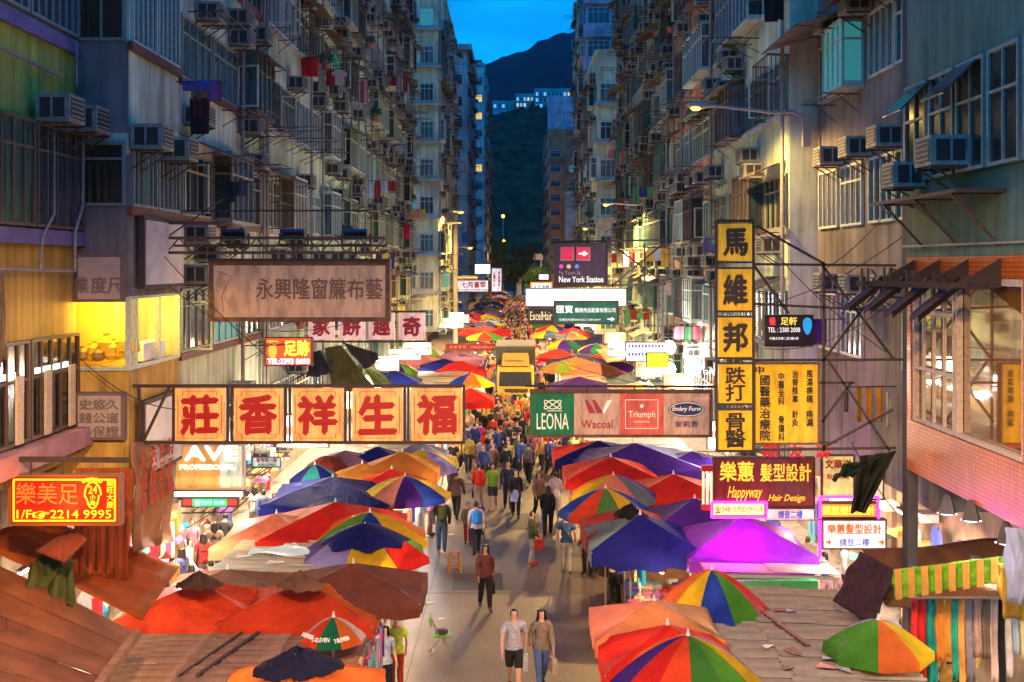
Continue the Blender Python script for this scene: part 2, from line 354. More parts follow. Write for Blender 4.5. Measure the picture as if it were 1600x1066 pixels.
def window(parent, x, y, z, rz, w, h, nm=3, transom=.7, fr='steel', gl=0, proj=0.0, lit=None, open_=False):
    w = round(w, 1); h = round(h, 1)
    k = (w, h, nm, transom, fr, proj)
    if k not in WINS: WINS[k] = win_mesh(w, h, nm, transom, FR[fr], proj)
    gk = ('g', w, h, gl, proj, lit)
    if gk not in WINS: WINS[gk] = pane_mesh(w, h, GLIT[lit] if lit is not None else GL[gl], proj)
    o = inst('window', WINS[k], parent, (x, y, z), rz); inst('pane', WINS[gk], o)
    if open_:
        if 'sash' not in WINS:
            WINS['sash'] = MB().box(0, .5, -.02, .02, 0, 1.0).mesh('sash', GL[0])
            WINS['sashf'] = MB().box(0, .5, -.03, .03, -.04, 0).box(0, .5, -.03, .03, 1.0, 1.04).box(-.04, 0, -.03, .03, -.04, 1.04).box(.5, .54, -.03, .03, -.04, 1.04).mesh('sash', FR[fr])
        inst('sash', WINS['sashf'], o, (random.uniform(-w/2, w/2), -.08 - proj, .08), R(random.uniform(-110, -70)))
    return o
acm = mat('air_conditioner_casing', (.30, .32, .26), .6, bump=.2, var=.45, scale=5); acd = mat('air_conditioner_grille', (.02, .02, .02), .6); stm = mat('rusty_steel', (.07, .045, .035), .7, var=.5, scale=8)
def ac_mesh():
    mb = MB(); mb.box(-.33, .33, -.55, 0, 0, .42); mb.mi = 1
    for s in (-1, 1):
        mb.box(s * .33, s * .338, -.47, -.28, .06, .36); mb.box(s * .33, s * .338, -.24, -.07, .06, .36)
    mb.box(-.28, .28, -.558, -.55, .05, .37); mb.mi = 0
    for k in range(4): mb.box(-.27, .27, -.566, -.558, .08 + k * .075, .1 + k * .075)
    mb.box(-.29, -.03, -.57, -.566, .03, .05); mb.mi = 2
    for s in (-.28, .28): mb.bar((s, 0, -.03), (s, -.55, -.03), .035); mb.bar((s, 0, -.35), (s, -.5, -.03), .025)
    return mb.mesh('air_conditioner', [acm, acd, stm])
AC = ac_mesh()
def rack_mesh(w, l, n):
    mb = MB()
    for s in (-w/2, w/2): mb.bar((s, 0, 0), (s, -l, .02), .028); mb.bar((s, 0, -.4), (s, -l * .6, 0), .02)
    for k in range(n): y = -l * (k + 1) / n; mb.bar((-w/2 - .12, y, .015), (w/2 + .12, y, .015), .022)
    return mb.mesh('drying_rack', stm)
RACKS = [rack_mesh(1.5, 1.1, 5), rack_mesh(1.9, .8, 4), rack_mesh(1.0, 1.5, 6)]
awm = [mat('weathered_metal_awning', (.2, .2, .19), .6, metal=.3, var=.6, scale=4), mat('dark_plastic_awning', (.05, .05, .05), .6, var=.5, scale=4), mat('rust_awning', (.13, .06, .035), .8, var=.5, scale=4), mat('green_plastic_awning', (.10, .17, .1), .5, var=.4, scale=4)]
def awning_mesh(w, l, m_):
    mb = MB(); n = 16
    def f(u, v): return ((u - .5) * w, -l * v, -l * .42 * v + .02 * math.cos(u * n * math.pi * 2 / 2))
    mb.grid(f, n, 1)
    mb.mi = 1
    for s in (-w/2 + .05, w/2 - .05): mb.bar((s, 0, -.5), (s, -l * .95, -l * .42), .025)
    mb.bar((-w/2, -l, -l * .42 - .02), (w/2, -l, -l * .42 - .02), .03)
    return mb.mesh('awning', [m_, stm])
AWN = [awning_mesh(w, l, m_) for m_ in awm for (w, l) in ((2.2, .8), (3.0, .95))]
pipem = mat('drain_pipe', (.3, .28, .25), .6, var=.4)
cage = None
def cage_mesh():
    mb = MB(); w, h, d = 1.9, 1.5, .45
    for k in range(10): x = -w/2 + w * k / 9; mb.bar((x, -d, 0), (x, -d, h), .02)
    for z in (0, h * .5, h):
        mb.bar((-w/2, -d, z), (w/2, -d, z), .03)
        for s in (-w/2, w/2): mb.bar((s, 0, z), (s, -d, z), .03)
    for s in (-w/2, w/2):
        for k in range(3): mb.bar((s, -d * (k + 1) / 4, 0), (s, -d * (k + 1) / 4, h), .018)
    return mb.mesh('window_cage', stm)
CAGE = cage_mesh()
POT = (MB().lathe([(.12, 0), (.17, .22)], 8)).mesh('flower_pot', mat('terracotta', (.35, .12, .06), .8))
leafm = mat('leaf_green', (.05, .11, .03), .6, var=.5, scale=6)
def bush_mesh(name, r, n, sz=.09, seed=1, m_=None, flat=.7):
    rnd = random.Random(seed); mb = MB()
    for _ in range(n):
        d = Vector((rnd.gauss(0, 1), rnd.gauss(0, 1), rnd.gauss(0, 1))).normalized() * r * rnd.random() ** .4; d.z *= flat
        a = Vector((rnd.gauss(0, 1), rnd.gauss(0, 1), rnd.gauss(0, 1))).normalized(); b_ = a.orthogonal().normalized(); s = sz * rnd.uniform(.6, 1.4)
        mb.quad(d - a * s, d + b_ * s * .5, d + a * s, d - b_ * s * .5)
    return mb.mesh(name, m_ or leafm)
BUSH = bush_mesh('pot_plant', .32, 110)

def building(label, s, X, y0, y1, ztop, wm, sill=3.9, bay=2.6, fr='steel', endwin=True, style='mix', seed=0, ledge='pale', xd=8.0, period=3.0, clutter=1.0, first=0, open_ground=True, glz=None, name='tenement_building', trim=None, roof=True, wh=1.45, mass_from=999):
    """A tenement: facade plane at x = s*X from y0 (near) to y1; the upper floors overhang an open ground floor."""
    rnd = random.Random(seed + 101); random.seed(seed + 5)
    t = thing(name, label, 'building', (s * X, y0, 0)); Ln = y1 - y0; rz = R(90) if s < 0 else R(-90)
    zb = sill - 1.15 + .9 if open_ground else 0
    mb = MB(); mb.box(0, s * xd, .0, Ln, zb, ztop); mb.build('wall', wm, t)
    if open_ground:
        MB().box(s * 2.6, s * xd, .05, Ln - .05, 0, zb - .003).build('shop_wall', MATS['shop_wall'], t)
    if roof:
        MB().box(-s * .15, s * xd + s * .1, -.1, Ln + .1, ztop + .003, ztop + .35).build('parapet', wm, t)
        if ztop < 60: MB().box(s * 2, s * 5, Ln * .3, Ln * .3 + 4, ztop + .35, ztop + 3.2).build('roof_hut', wm, t)
    nf = int((ztop - sill) / period) + 1; nb = max(1, int(round(Ln / bay))); bw = Ln / nb
    tm = trim or MATS['trim_' + ledge]
    cat_k = 0
    for f in range(first, nf):
        z = sill + period * f
        if z + wh > ztop - .1: break
        # continuous ledge at sill level and a band over the windows
        MB().box(0, -s * .10, -.06, Ln + .06, z - .16, z - .01).build('ledge', tm, t)
        for k in range(nb):
            yc = (k + .5) * bw; u = rnd.random(); gl = rnd.choice(glz or [0, 0, 1, 2, 3, 4]); lt = None
            if rnd.random() < .03: lt = rnd.choice([0, 0, 1, 2])
            fk = fr if rnd.random() < .7 else rnd.choice(['steel', 'green', 'brown', 'white'])
            far = y0 + yc > 150
            if u < .22 * clutter and not far: window(t, 0, yc, z, rz, bw * .84, wh + .1, 4, .68, fk, gl, .42, lt)
            elif u < .8: window(t, 0, yc, z, rz, bw * .92, wh, 4, .7 if rnd.random() < .7 else 0, fk, gl, 0.0, lt, open_=(not far and rnd.random() < .25))
            else:
                window(t, 0, yc - bw * .24, z, rz, bw * .4, wh, 2, .7, fk, gl, 0.0, lt)
                window(t, 0, yc + bw * .24, z, rz, bw * .4, wh, 2, .7, fk, rnd.choice([0, 1, 2]), 0.0, None)
            if rnd.random() < .62 * clutter:
                zz = z + wh + .05 if rnd.random() < .55 else z - .62
                inst('air_conditioner', AC, t, (-s * .02, yc + rnd.uniform(-.3, .3) * bw, zz), rz)
                if rnd.random() < .35: inst('air_conditioner', AC, t, (-s * .02, yc + rnd.uniform(-.3, .3) * bw, z + wh + .55), rz)
            if rnd.random() < .42 * clutter: inst('drying_rack', rnd.choice(RACKS), t, (-s * .02, yc + rnd.uniform(-.2, .2) * bw, z + rnd.choice([-.25, -.1, -.5, 1.55])), rz)
            if rnd.random() < .26 * clutter: inst('awning', rnd.choice(AWN), t, (-s * .02, yc, z + wh + .3), rz)
            if rnd.random() < .10 * clutter and not far: inst('window_cage', CAGE, t, (-s * .02, yc, z - .03), rz)
            if rnd.random() < .05 * clutter and not far:
                inst('flower_pot', POT, t, (-s * .45, yc, z - .1)); inst('pot_plant', BUSH, t, (-s * .45, yc, z + .3))
    for k in range(nb + 1):
        if rnd.random() < .55:
            y = min(Ln - .1, max(.1, k * bw)); mb = MB(); mb.bar((-s * .16, y, zb), (-s * .16, y, ztop), .09, None, 6)
            mb.build('drain_pipe', pipem, t)
    return t, zb, nf

mat('shop_wall', (.26, .19, .12), .8, var=.5, scale=2)
mat('trim_pale', (.4, .4, .38), .7, var=.4, scale=2); mat('trim_red', (.16, .045, .035), .7, var=.3, scale=2); mat('trim_pink', (.42, .22, .24), .7, var=.3, scale=2); mat('trim_violet', (.16, .12, .3), .7, var=.3, scale=2)
W = {
 'greenish': wallmat('yellow_green_render', (.52, .56, .10)), 'ochre': wallmat('ochre_render', (.66, .43, .10)),
 'greypink': wallmat('grey_pink_render', (.24, .22, .20)), 'white': wallmat('off_white_render', (.60, .70, .50)),
 'cream': wallmat('cream_render', (.72, .70, .42)), 'yellow': wallmat('yellow_render', (.58, .48, .20)),
 'teal': wallmat('weathered_teal_render', (.30, .42, .38)), 'pink': wallmat('salmon_render', (.62, .33, .22)),
 'violet': wallmat('violet_render', (.46, .44, .52)), 'grey': wallmat('grey_render', (.44, .50, .42)), 'paleblue': wallmat('pale_blue_render', (.46, .60, .56)),
 'orange': wallmat('orange_render', (.42, .22, .10)), 'rough': wallmat('pebble_dash', (.22, .20, .18), .6), 'tealdark': wallmat('dark_teal_render', (.12, .20, .15), .5),
 'tile': wallmat('orange_mosaic_tile', (.66, .13, .015), .3, (.14, .065, .009)),
 'darkcol': wallmat('sooty_concrete', (.09, .085, .08), .6)}
# left side, near to far
def cross_window(t, x, y, z, w, h, **k): return window(t, x, y, z, 0, w, h, **k)

t, zb, nf = building('tenement of white render and grey pipes, longest on the left side', -1, 7.3, 34.0, 81, 34.5, W['white'], 3.9, 2.45, 'white', seed=2, clutter=1.15)
t, zb, nf = building('narrow pale tenement left of the street, just behind the corner house with the clothes pole', -1, 7.34, 25.8, 33.9, 22, W['white'], 3.9, 2.7, 'steel', seed=3, ledge='red')
t, zb, nf = building('cream tenement on the far corner of the cross street, left side', -1, 6.3, 95, 118, 31.5, W['cream'], 3.9, 2.9, 'white', seed=4, ledge='pale', xd=6)
for f in range(10):
    z = 3.9 + 3 * f
    if z > 29: break
    for k, x in enumerate((-.9, -2.3)): cross_window(t, x, -.002, z, 1.1, 1.4, nm=3, transom=.7, fr='white', gl=[1, 2, 0][f % 3] if (f + k) % 5 else 0, lit=0 if (f, k) in ((8, 0), (3, 1)) else None)
    MB().box(-3.3, .25, -.35, 0, z - .35, z - .16).build('ledge', MATS['trim_pale'], t)
building('grey tenement beyond the cream corner house, left side', -1, 8.3, 118.2, 160, 34, W['grey'], 3.9, 3.0, 'white', seed=5)
building('dim violet tower rising above the cream corner house, left side', -1, 9.0, 119, 150, 47, W['violet'], 3.9, 3.2, 'steel', seed=6, clutter=.4, first=9)
t, _, _ = building('slim white tower block with a flat cornice, left side', -1, 6.9, 165, 195, 39, W['paleblue'], 3.9, 3.3, 'white', seed=7, clutter=.8, xd=4)
MB().box(-4.2, .6, -.8, 30, 38.6, 39.35).build('cornice', MATS['trim_pale'], t)
for f in range(7, 11): cross_window(t, -1.6, -.002, 3.9 + 3 * f, 1.8, 1.3, nm=3, fr='steel', gl=1)
t, _, _ = building('tall blue grey tower with lit yellow windows, far left side', -1, 5.7, 205, 235, 43.3, W['paleblue'], 3.9, 3.3, 'white', seed=8, clutter=.6, xd=3.2)
for f in range(4, 14):
    for k in range(2): cross_window(t, -.9 - 2.0 * k, -.002, 3.9 + 3 * f, 1.2, 1.3, nm=2, fr='white', gl=1, lit=1 if f in (7, 11, 10) else (0 if f == 8 and k else None))
t, _, _ = building('last building on the left, blank pinkish white end wall', -1, 6.0, 240, 290, 34.5, wallmat('pinkish_white_wall', (.5, .42, .44), .25), 3.9, 3.3, 'steel', seed=9, clutter=1.1, xd=5)
# right side
t, _, _ = building('white tenement with a street lamp on its end wall, right side', 1, 6.9, 30.2, 41.6, 27, W['white'], 3.75, 2.7, 'steel', seed=21, ledge='pale', clutter=1.1)
building('salmon painted tenement beyond the white one, right side', 1, 6.93, 41.7, 54, 27, W['pink'], 3.75, 2.7, 'white', seed=22, ledge='pink', clutter=1.25)
building('grey green tenement crowded with racks, right side', 1, 6.95, 54.1, 81, 33, W['teal'], 3.75, 2.5, 'green', seed=23, clutter=1.35)
t, _, _ = building('cream house with a yellow lit end wall, right side beyond the cross street', 1, 6.3, 94, 108, 25.5, W['cream'], 3.75, 2.8, 'white', seed=24, clutter=1.1, xd=5)
for f in range(8):
    z = 3.75 + 3 * f
    if z > 23: break
    cross_window(t, .9, -.002, z, 1.3, 1.4, nm=3, fr='white', gl=[0, 2, 1][f % 3]); MB().box(-.25, 3, -.3, 0, z - .35, z - .16).build('ledge', MATS['trim_pale'], t)
t, _, _ = building('tall tower with white balcony fronts behind the cream house, right side', 1, 6.2, 108.2, 123, 52, W['violet'], 3.75, 2.8, 'white', seed=25, clutter=1.2, xd=7)
for f in range(3, 15):
    z = 3.75 + 3 * f
    for k in range(2): cross_window(t, 1.2 + 2.3 * k, -.002, z, 2.0, 1.5, nm=4, transom=.7, fr='white', gl=1)
    MB().box(-.2, 6, -.5, 0, z - 1.25, z - .12).build('balcony_front', W['violet'], t)
building('grey green tower block crowded with awnings, far right side', 1, 11.8, 136, 185, 42, W['teal'], 3.75, 3.0, 'steel', seed=26, clutter=1.3)
building('pale tower block with many drying racks, far right side', 1, 12, 187, 232, 37, W['cream'], 3.75, 3.0, 'steel', seed=27, clutter=1.2)
t, _, _ = building('orange brown tower with a pale violet lift block on top, last on the right', 1, 6.4, 245, 285, 36.5, W['orange'], 3.75, 3.3, 'white', seed=28, clutter=.6, xd=6)
MB().box(.1, 5.2, .5, 9, 36.9, 43.7).build('lift_block', W['violet'], t)
MB().box(3.4, 5.4, -1.2, -.02, 0, 24).build('stair_shaft', W['grey'], t)
for f in range(10):
    for k in range(2): cross_window(t, 1.5 + 3.4 * k, -.002, 4 + 3 * f, 2.0 if k == 0 else 1.2, 1.4, nm=4, fr='white', gl=1, lit=0 if (f, k) in ((8, 1), (5, 1)) else None)

# ---- nearest left house: yellow green upper wall, ochre lower wall
t = thing('corner_house', 'yellow green house with violet ledges at the left edge of the view', 'building', (-8.3, 15.5, 0)); Ln = 22.35 - 15.5
MB().box(0, -7, 0, Ln, 9.25, 20).build('wall', W['greenish'], t)
MB().box(.02, -7, 0, Ln + .02, 5.2, 9.245).build('wall', W['ochre'], t)
MB().box(-2.4, -7, 0, Ln, 0, 5.195).build('shop_wall', MATS['shop_wall'], t)
for (z0, z1, d, mm_) in ((12.72, 12.98, .12, 'trim_violet'), (9.16, 9.42, .2, 'trim_violet'), (5.45, 5.8, .35, 'trim_pink'), (15.7, 15.95, .15, 'trim_violet')):
    MB().box(.021, d, -.1, Ln + .05, z0, z1).build('ledge', MATS[mm_], t)
for k in range(3):
    y = Ln * (k + .5) / 3
    window(t, 0, y, 9.45, R(90), 2.2, 1.75, 5, .72, 'brown', [1, 4, 1][k], .15)
    window(t, 0, y, 13.05, R(90), 2.2, 2.2, 7, 0, 'steel', 1, .05)
    window(t, .03, y, 5.85, R(90), 2.2, 1.7, 5, .6, 'brown', 3, .02, lit=None)
    for q in range(2): MB().box(.2, .24, y - .8 + q * 1.1, y - .55 + q * 1.1, 5.9, 7.0).build('shop_poster', mat('poster_cream', (.6, .5, .35), .7, var=.3), t)
    MB().box(.08, .085, y - .9, y + .6, 6.95, 7.05).build('painted_tube_reflection', glow('tube_reflection_white', (.8, 1, .95), 3.0), t)  # glowing strip drawn as the reflection of a tube lamp in the window
for y in (5.0, 6.3): inst('air_conditioner', AC, t, (.16, y, 11.35 - .02 * y), R(90), None, (1.12, 1.05, 1.1))
MB().tube([(.1, 5.9, 12.2), (.14, 3, 12.25), (.14, 0, 12.3)], .03).build('drain_pipe', pipem, t)
MB().tube([(.2, 6.4, 12.9), (.2, 6.4, 12.1)], .02).build('drain_pipe', pipem, t)
MB().tube([(.25, 6.6, 11.2), (.28, 6.5, 9.9), (.25, 6.2, 9.4), (.25, 6.2, 8.7), (.2, 4.5, 8.72), (.2, 0, 8.8)], .025).build('drain_pipe', pipem, t)
MB().tube([(.22, 5.3, 11.2), (.26, 5.2, 9.7), (.22, 4.8, 9.3), (.22, 4.7, 8.72)], .02).build('drain_pipe', pipem, t)
# ---- second left house: its end wall faces the camera
t = thing('corner_house', 'grey pink corner house with signboards on its end wall and yellow lit windows', 'building', (-7.3, 22.4, 0)); Ln = 3.3
MB().box(0, -6, 0, Ln, 10.9, 20).build('wall', W['white'], t); MB().box(-.0, -6, -.012, -.002, 11.3, 13).build('wall', W['greypink'], t)
MB().box(.0, -6, -.003, Ln, 4.6, 8.15 - 1.3).build('wall', W['ochre'], t); MB().box(0, -6, 0, Ln, 8.2, 10.895).build('wall', W['greypink'], t)
MB().box(-.9, -6, .9, Ln, 6.86, 8.195).build('shop_wall', mat('lit_room_wall', (.7, .45, .08), .9), t)
MB().box(-2.4, -6, 0, Ln, 0, 4.595).build('shop_wall', MATS['shop_wall'], t)
for z in (9.75, 12.85, 15.85): MB().box(.001, .1, -.1, Ln, z, z + .16).build('ledge', MATS['trim_red'], t)
for z in (9.92, 13.02):
    for x in (-.5, -1.5): window(t, x, -.005, z, 0, .95, 1.25 if z < 12 else 1.9, 2 if z > 12 else 1, .72, 'steel', 3, 0)
    for y in (.85, 2.45): window(t, 0, y, z, R(90), 1.5, 1.3 if z < 12 else 1.9, 5, .0, 'white' if z > 12 else 'steel', 0 if z > 12 else 2, .0, lit=None)
MB().box(.01, .03, .95, 1.15, 9.95, 11.0).build('lit_curtain', GLIT[0], t)
inst('air_conditioner', AC, t, (.05, .3, 11.0), R(90), None, (1.1, 1.1, 1.1)); inst('air_conditioner', AC, t, (.05, 2.1, 10.95), R(90), None, (1.1, 1.1, 1.1))
# lit corner window: glass box on two sides
mb = MB()
for (a_, b_) in (((-1.05, -.03, 6.86), (-1.05, -.03, 8.2)), ((0, -.03, 6.86), (0, -.03, 8.2)), ((.0, Ln * .55, 6.86), (.0, Ln * .55, 8.2)), ((.0, Ln - .05, 6.86), (.0, Ln - .05, 8.2)), ((.0, .35, 6.86), (.0, .35, 8.2))): mb.bar(a_, b_, .09)
mb.bar((-1.1, -.03, 6.86), (.03, -.03, 6.86), .07); mb.bar((0, -.03, 6.86), (0, Ln, 6.86), .07); mb.bar((0, -.03, 8.19), (0, Ln, 8.19), .05)
mb.build('window_frame', FR['white'], t)
lamp('room_lamp', (-.55, .45, 8.1), 150, (1, .58, .05), t, .05)
lamp('room_lamp', (-.45, 2.2, 8.05), 120, (1, .62, .10), t, .05)
ylw = mat('yellow_plastic_sheet', (.75, .5, .03), .35, bump=.6, scale=6)
rr = random.Random(4)
for k in range(9):
    mb = MB(); cx, cz = -1.02 + .11 * k, 6.95 + .12 * rr.random(); r_ = rr.uniform(.12, .24)
    mb.lathe([(r_ * .5, 0), (r_, r_ * .5), (r_ * .9, r_ * 1.3), (r_ * .25, r_ * 1.9), (r_ * .35, r_ * 2.1)], 7, (0, 0, 0))
    mb.build('plastic_bundle', ylw if k % 3 else mat('brown_bundle', (.25, .16, .04), .6), t, (cx, .3 + .25 * rr.random(), cz), rr.random() * 3)
MB().box(-.4, -.1, 1.2, 2.6, 6.9, 7.25).build('paper_stack', mat('paper_white', (.75, .75, .8), .6), t)
bdf = mat('signboard_frame', (.16, .11, .10), .7); bdp = mat('faded_signboard', (.42, .34, .31), .7, var=.2, scale=3); chm = mat('faded_characters', (.17, .14, .14), .7)
def board(parent, px0, py0, px1, py1, D, txts, rows, tm, bold=.02):
    a_, b_ = P(px0, py0, D) - parent.location, P(px1, py1, D) - parent.location
    MB().box(a_.x, b_.x, a_.y - .16, a_.y, b_.z, a_.z).build('signboard', bdf, parent)
    MB().box(a_.x + .07, b_.x - .07, a_.y - .175, a_.y - .16, b_.z + .06, a_.z - .06).build('signboard_face', bdp, parent)
    return a_, b_
a_, b_ = board(t, 121, 397, 198, 472, 22.39, 0, 0, chm)
text('業', .26, .3, chm, t, (a_.x + .14, a_.y - .185, a_.z - .58), .02); text('度尺', .6, .32, chm, t, (a_.x + .62, a_.y - .185, a_.z - .58), .02)
a_, b_ = board(t, 121, 612, 199, 686, 22.39, 0, 0, chm)
for k, s_ in enumerate(('史悠久', '錢公道', '心保證')): text(s_, .74, .2, chm, t, (a_.x + .47, a_.y - .185, a_.z - .22 - k * .25), .015)
# ---- right near houses
t = thing('corner_house', 'orange tiled house with grey green upper wall at the right edge of the view', 'building', (7.0, 14.5, 0)); Ln = 21.4 - 14.5
MB().box(0, 7, 0, Ln, 8.95, 20).build('wall', W['tealdark'], t)
MB().box(0, .45, 0, Ln, 8.62, 8.945).build('wall', W['tile'], t); MB().box(0, .45, 0, Ln, 5.15, 6.05).build('wall', W['tile'], t)
MB().box(0, .45, Ln - .2, Ln, 6.053, 8.617).build('wall', W['tile'], t); MB().box(0, .45, 0, 2.0, 6.053, 8.617).build('wall', W['tile'], t)
MB().box(.45, 7, 0, Ln, 5.15, 8.94).build('inner_wall', mat('dim_room', (.30, .16, .08), .8), t)
MB().box(2.6, 7, 0, Ln, 0, 5.145).build('shop_wall', MATS['shop_wall'], t)
MB().box(.02, .2, Ln + .002, Ln + .32, 0, 20).build('corner_column', W['darkcol'], t)
m, n, l, b = newmat('shop_window_glass'); b.inputs['Base Color'].default_value = (.20, .085, .02, 1); b.inputs['Roughness'].default_value = .04; b.inputs['Specular IOR Level'].default_value = 1.0; b.inputs['Coat Weight'].default_value = 1.0; b.inputs['IOR'].default_value = 2.2
rg = m
def framebar(p, t_, q='window_frame'): return None
wy0, wy1 = 2.0, Ln - .2
for (a_, b_, nm) in ((2.02, 4.6, 1), (4.66, 6.66, 4)):
    mb = MB(); mb.box(.02, .12, a_, b_, 6.06, 6.13); mb.box(.02, .12, a_, b_, 8.5, 8.61); mb.box(.02, .12, a_, a_ + .07, 6.13, 8.5); mb.box(.02, .12, b_ - .07, b_, 6.13, 8.5)
    if nm > 1:
        for k in range(1, nm): y = a_ + (b_ - a_) * k / nm; mb.box(.03, .08, y - .02, y + .02, 6.13, 8.5)
        mb.box(.025, .1, a_, b_, 7.95, 8.02); mb.box(.025, .1, a_, b_, 6.98, 7.04)
    o = mb.build('shop_window', mat('weathered_cream_frame', (.5, .42, .34), .6, var=.3), t)
    MB().box(.13, .15, a_ + .03, b_ - .03, 6.1, 8.55).build('pane', rg, o)
for k in range(5):
    y = 1.2 + 1.25 * k
    window(t, 0, y, 10.25, R(-90), 1.1, 1.7, 2, .62, 'steel', 3, .04)
for y in (5.9, 3.9):   # top hung sashes pushed open
    mb = MB(); mb.quad((-.05, y - .5, 11.95), (-.05, y + .5, 11.95), (-.6, y + .5, 11.4), (-.6, y - .5, 11.4)); mb.build('open_sash', GL[1], t, thick=.03)
for (y, z, sc_) in ((6.1, 10.15, 1.0), (4.15, 10.35, 1.1)): inst('air_conditioner', AC, t, (-.05, y, z), R(-90), None, (sc_, sc_, sc_))
MB().box(-.75, -.02, 2.5, 6.6, 9.85, 9.9).build('drying_rack', stm, t)
for y in (2.8, 4.4, 6.0): MB().bar((0, y, 9.1), (-.7, y, 9.85), .04).bar((-.7, y, 9.85), (0, y, 9.85), .04).build('bracket', stm, t)
MB().tube([(-.06, 0, 9.12), (-.06, Ln, 9.14)], .02).build('conduit', pipem, t)
lamp('room_lamp', (1.2, 3.5, 8.2), 1, (1, .5, .2), t, .1)  # added lamp to warm the window; no lamp is seen inside
# stage lights bolted to a bar out from the tiled house
# ---- house between the near right house and the white tenement
t = thing('corner_house', 'dim pebble dashed house behind the dark column, right side', 'building', (7.6, 21.75, 0)); Ln = 30.15 - 21.75
MB().box(0, 7, 0, Ln, 4.3, 21).build('wall', W['rough'], t)
MB().box(2, 7, 0, Ln, 0, 4.295).build('shop_wall', MATS['shop_wall'], t)
for f, z in enumerate((6.75, 9.7, 12.8, 15.8)):
    for k, y in enumerate((1.2, 3.0, 5.2, 7.2)):
        if f == 0 and k < 2: continue
        window(t, 0, y, z, R(-90), 1.7, 1.4, 4, .0 if k % 2 else .7, 'white' if f else 'white', [2, 3, 1, 2][(k + f) % 4], .42 if (k == 2 and f in (2,)) else 0.0, lit=0 if (f == 2 and k == 2) else None)
    for y in ((1.9, 4.0, 6.2) if f < 3 else (4.,)): inst('air_conditioner', AC, t, (-.03, y, z + 1.45), R(-90), None, (1.0, 1.0, 1.0))
window(t, 0, 1.0, 6.75, R(-90), 1.2, 1.4, 2, .0, 'white', 2, .0, lit=2)
inst('awning', AWN[1], t, (-.03, 6.8, 14.6), R(-90), None, (1.2, 1.4, 1)); inst('drying_rack', RACKS[1], t, (-.03, 5.6, 12.6), R(-90)); inst('awning', AWN[5], t, (-.03, 3.2, 14.8), R(-90))
# tropical narrow part of the white tenement that sticks out: electricity boxes on its end wall
for x, w_ in ((.28, .2), (.5, .22)): pass
# ---------------------------------------------------------------- signs hung over the street
fr_dark = mat('sign_frame_dark', (.05, .03, .025), .7, var=.4); fr_rust = mat('rusted_sign_frame', (.16, .08, .045), .75, var=.5, scale=6)
red_t = mat('sign_red_paint', (.42, .004, .003), .5); dark_t = mat('sign_black_paint', (.015, .012, .01), .5)
def sheet(nm, w, h, material, parent, loc, d=.02, name='sign_panel'):
    return MB().box(-w/2, w/2, -d, 0, -h/2, h/2).build(name, material, parent, loc)
def signbox(name, label, px0, py0, px1, py1, D, fm, face, depth=.22, fw=.06, cat='sign', group=None, rz=0):
    """a sign box facing down the street; returns root at its centre, width and height"""
    a, b = P(px0, py0, D), P(px1, py1, D); w, h = b.x - a.x, a.z - b.z
    t = thing(name, label, cat, ((a.x + b.x) / 2, D, (a.z + b.z) / 2), rz, group)
    mb = MB(); mb.box(-w/2, w/2, 0, depth, -h/2, -h/2 + fw).box(-w/2, w/2, 0, depth, h/2 - fw, h/2).box(-w/2, -w/2 + fw, 0, depth, -h/2 + fw, h/2 - fw).box(w/2 - fw, w/2, 0, depth, -h/2 + fw, h/2 - fw)
    mb.build('frame', fm, t)
    MB().box(-w/2 + fw + .002, w/2 - fw - .002, .03, depth - .01, -h/2 + fw + .002, h/2 - fw - .002).build('sign_panel', face, t)
    return t, w, h
def lightface(name, col, s):
    """sign face with faint dirt and a glow, put also on boards that are no lamps"""
    if name in MATS: return MATS[name]
    m, n, l, b = newmat(name); t = n.new('ShaderNodeTexCoord'); k = n.new('ShaderNodeTexNoise'); k.inputs['Scale'].default_value = 1.6; k.inputs['Detail'].default_value = 8; k.inputs['Roughness'].default_value = .65
    mpk = n.new('ShaderNodeMapping'); mpk.inputs['Scale'].default_value = (3.2, 1, .9); l.new(t.outputs['Object'], mpk.inputs[0]); l.new(mpk.outputs[0], k.inputs[0]); cr = n.new('ShaderNodeValToRGB'); e = cr.color_ramp.elements; e[0].position = .34; e[1].position = .58
    e[0].color = (*[c * .5 for c in col], 1); e[1].color = (*col, 1); l.new(k.outputs[0], cr.inputs[0])
    l.new(cr.outputs[0], b.inputs['Base Color']); b.inputs['Roughness'].default_value = .35
    if s: l.new(cr.outputs[0], b.inputs['Emission Color']); b.inputs['Emission Strength'].default_value = s * K
    MATS[name] = m; return m
# 1. brown curtain shop sign with its truss and three floodlights
t, w, h = signbox('hanging_sign', 'big faded brown signboard with seven grey characters for a curtain shop', 326, 408, 609, 503, 24.2, fr_rust, lightface('faded_brown_face', (.50, .31, .20), .22), .3, .09)  # board face given a faint glow to lighten it, no lamp inside
text('永興隆窗簾布藝', w * .70, .44, mat('faded_grey_lettering', (.16, .09, .07), .6), t, (w * .11, .02, .05), .012)
MB().box(-w/2, w/2, -.05, .35, h/2, h/2 + .05).build('frame_cap', fr_dark, t)
MB().tube([(-w/2 + .15, .028, h/2 - .2), (-w/2 + .45, .026, .3), (-w/2 + .25, .026, -.1), (-w/2 + .3, .026, -h/2 + .2)], .006).build('stain_crack', mat('brown_stain', (.25, .12, .08), .7), t)
t = thing('sign_gantry', 'rusty lattice gantry reaching out above the brown curtain signboard', 'gantry', tuple(P(240, 395, 24.3)))
Lx = (602 - 240) * 24.3 / F; mb = MB()
for z in (0, .3): mb.bar((-.3, 0, z), (Lx, 0, z), .06)
mb.bar((-.3, .4, .15), (Lx, .4, .15), .05)
nz = 18
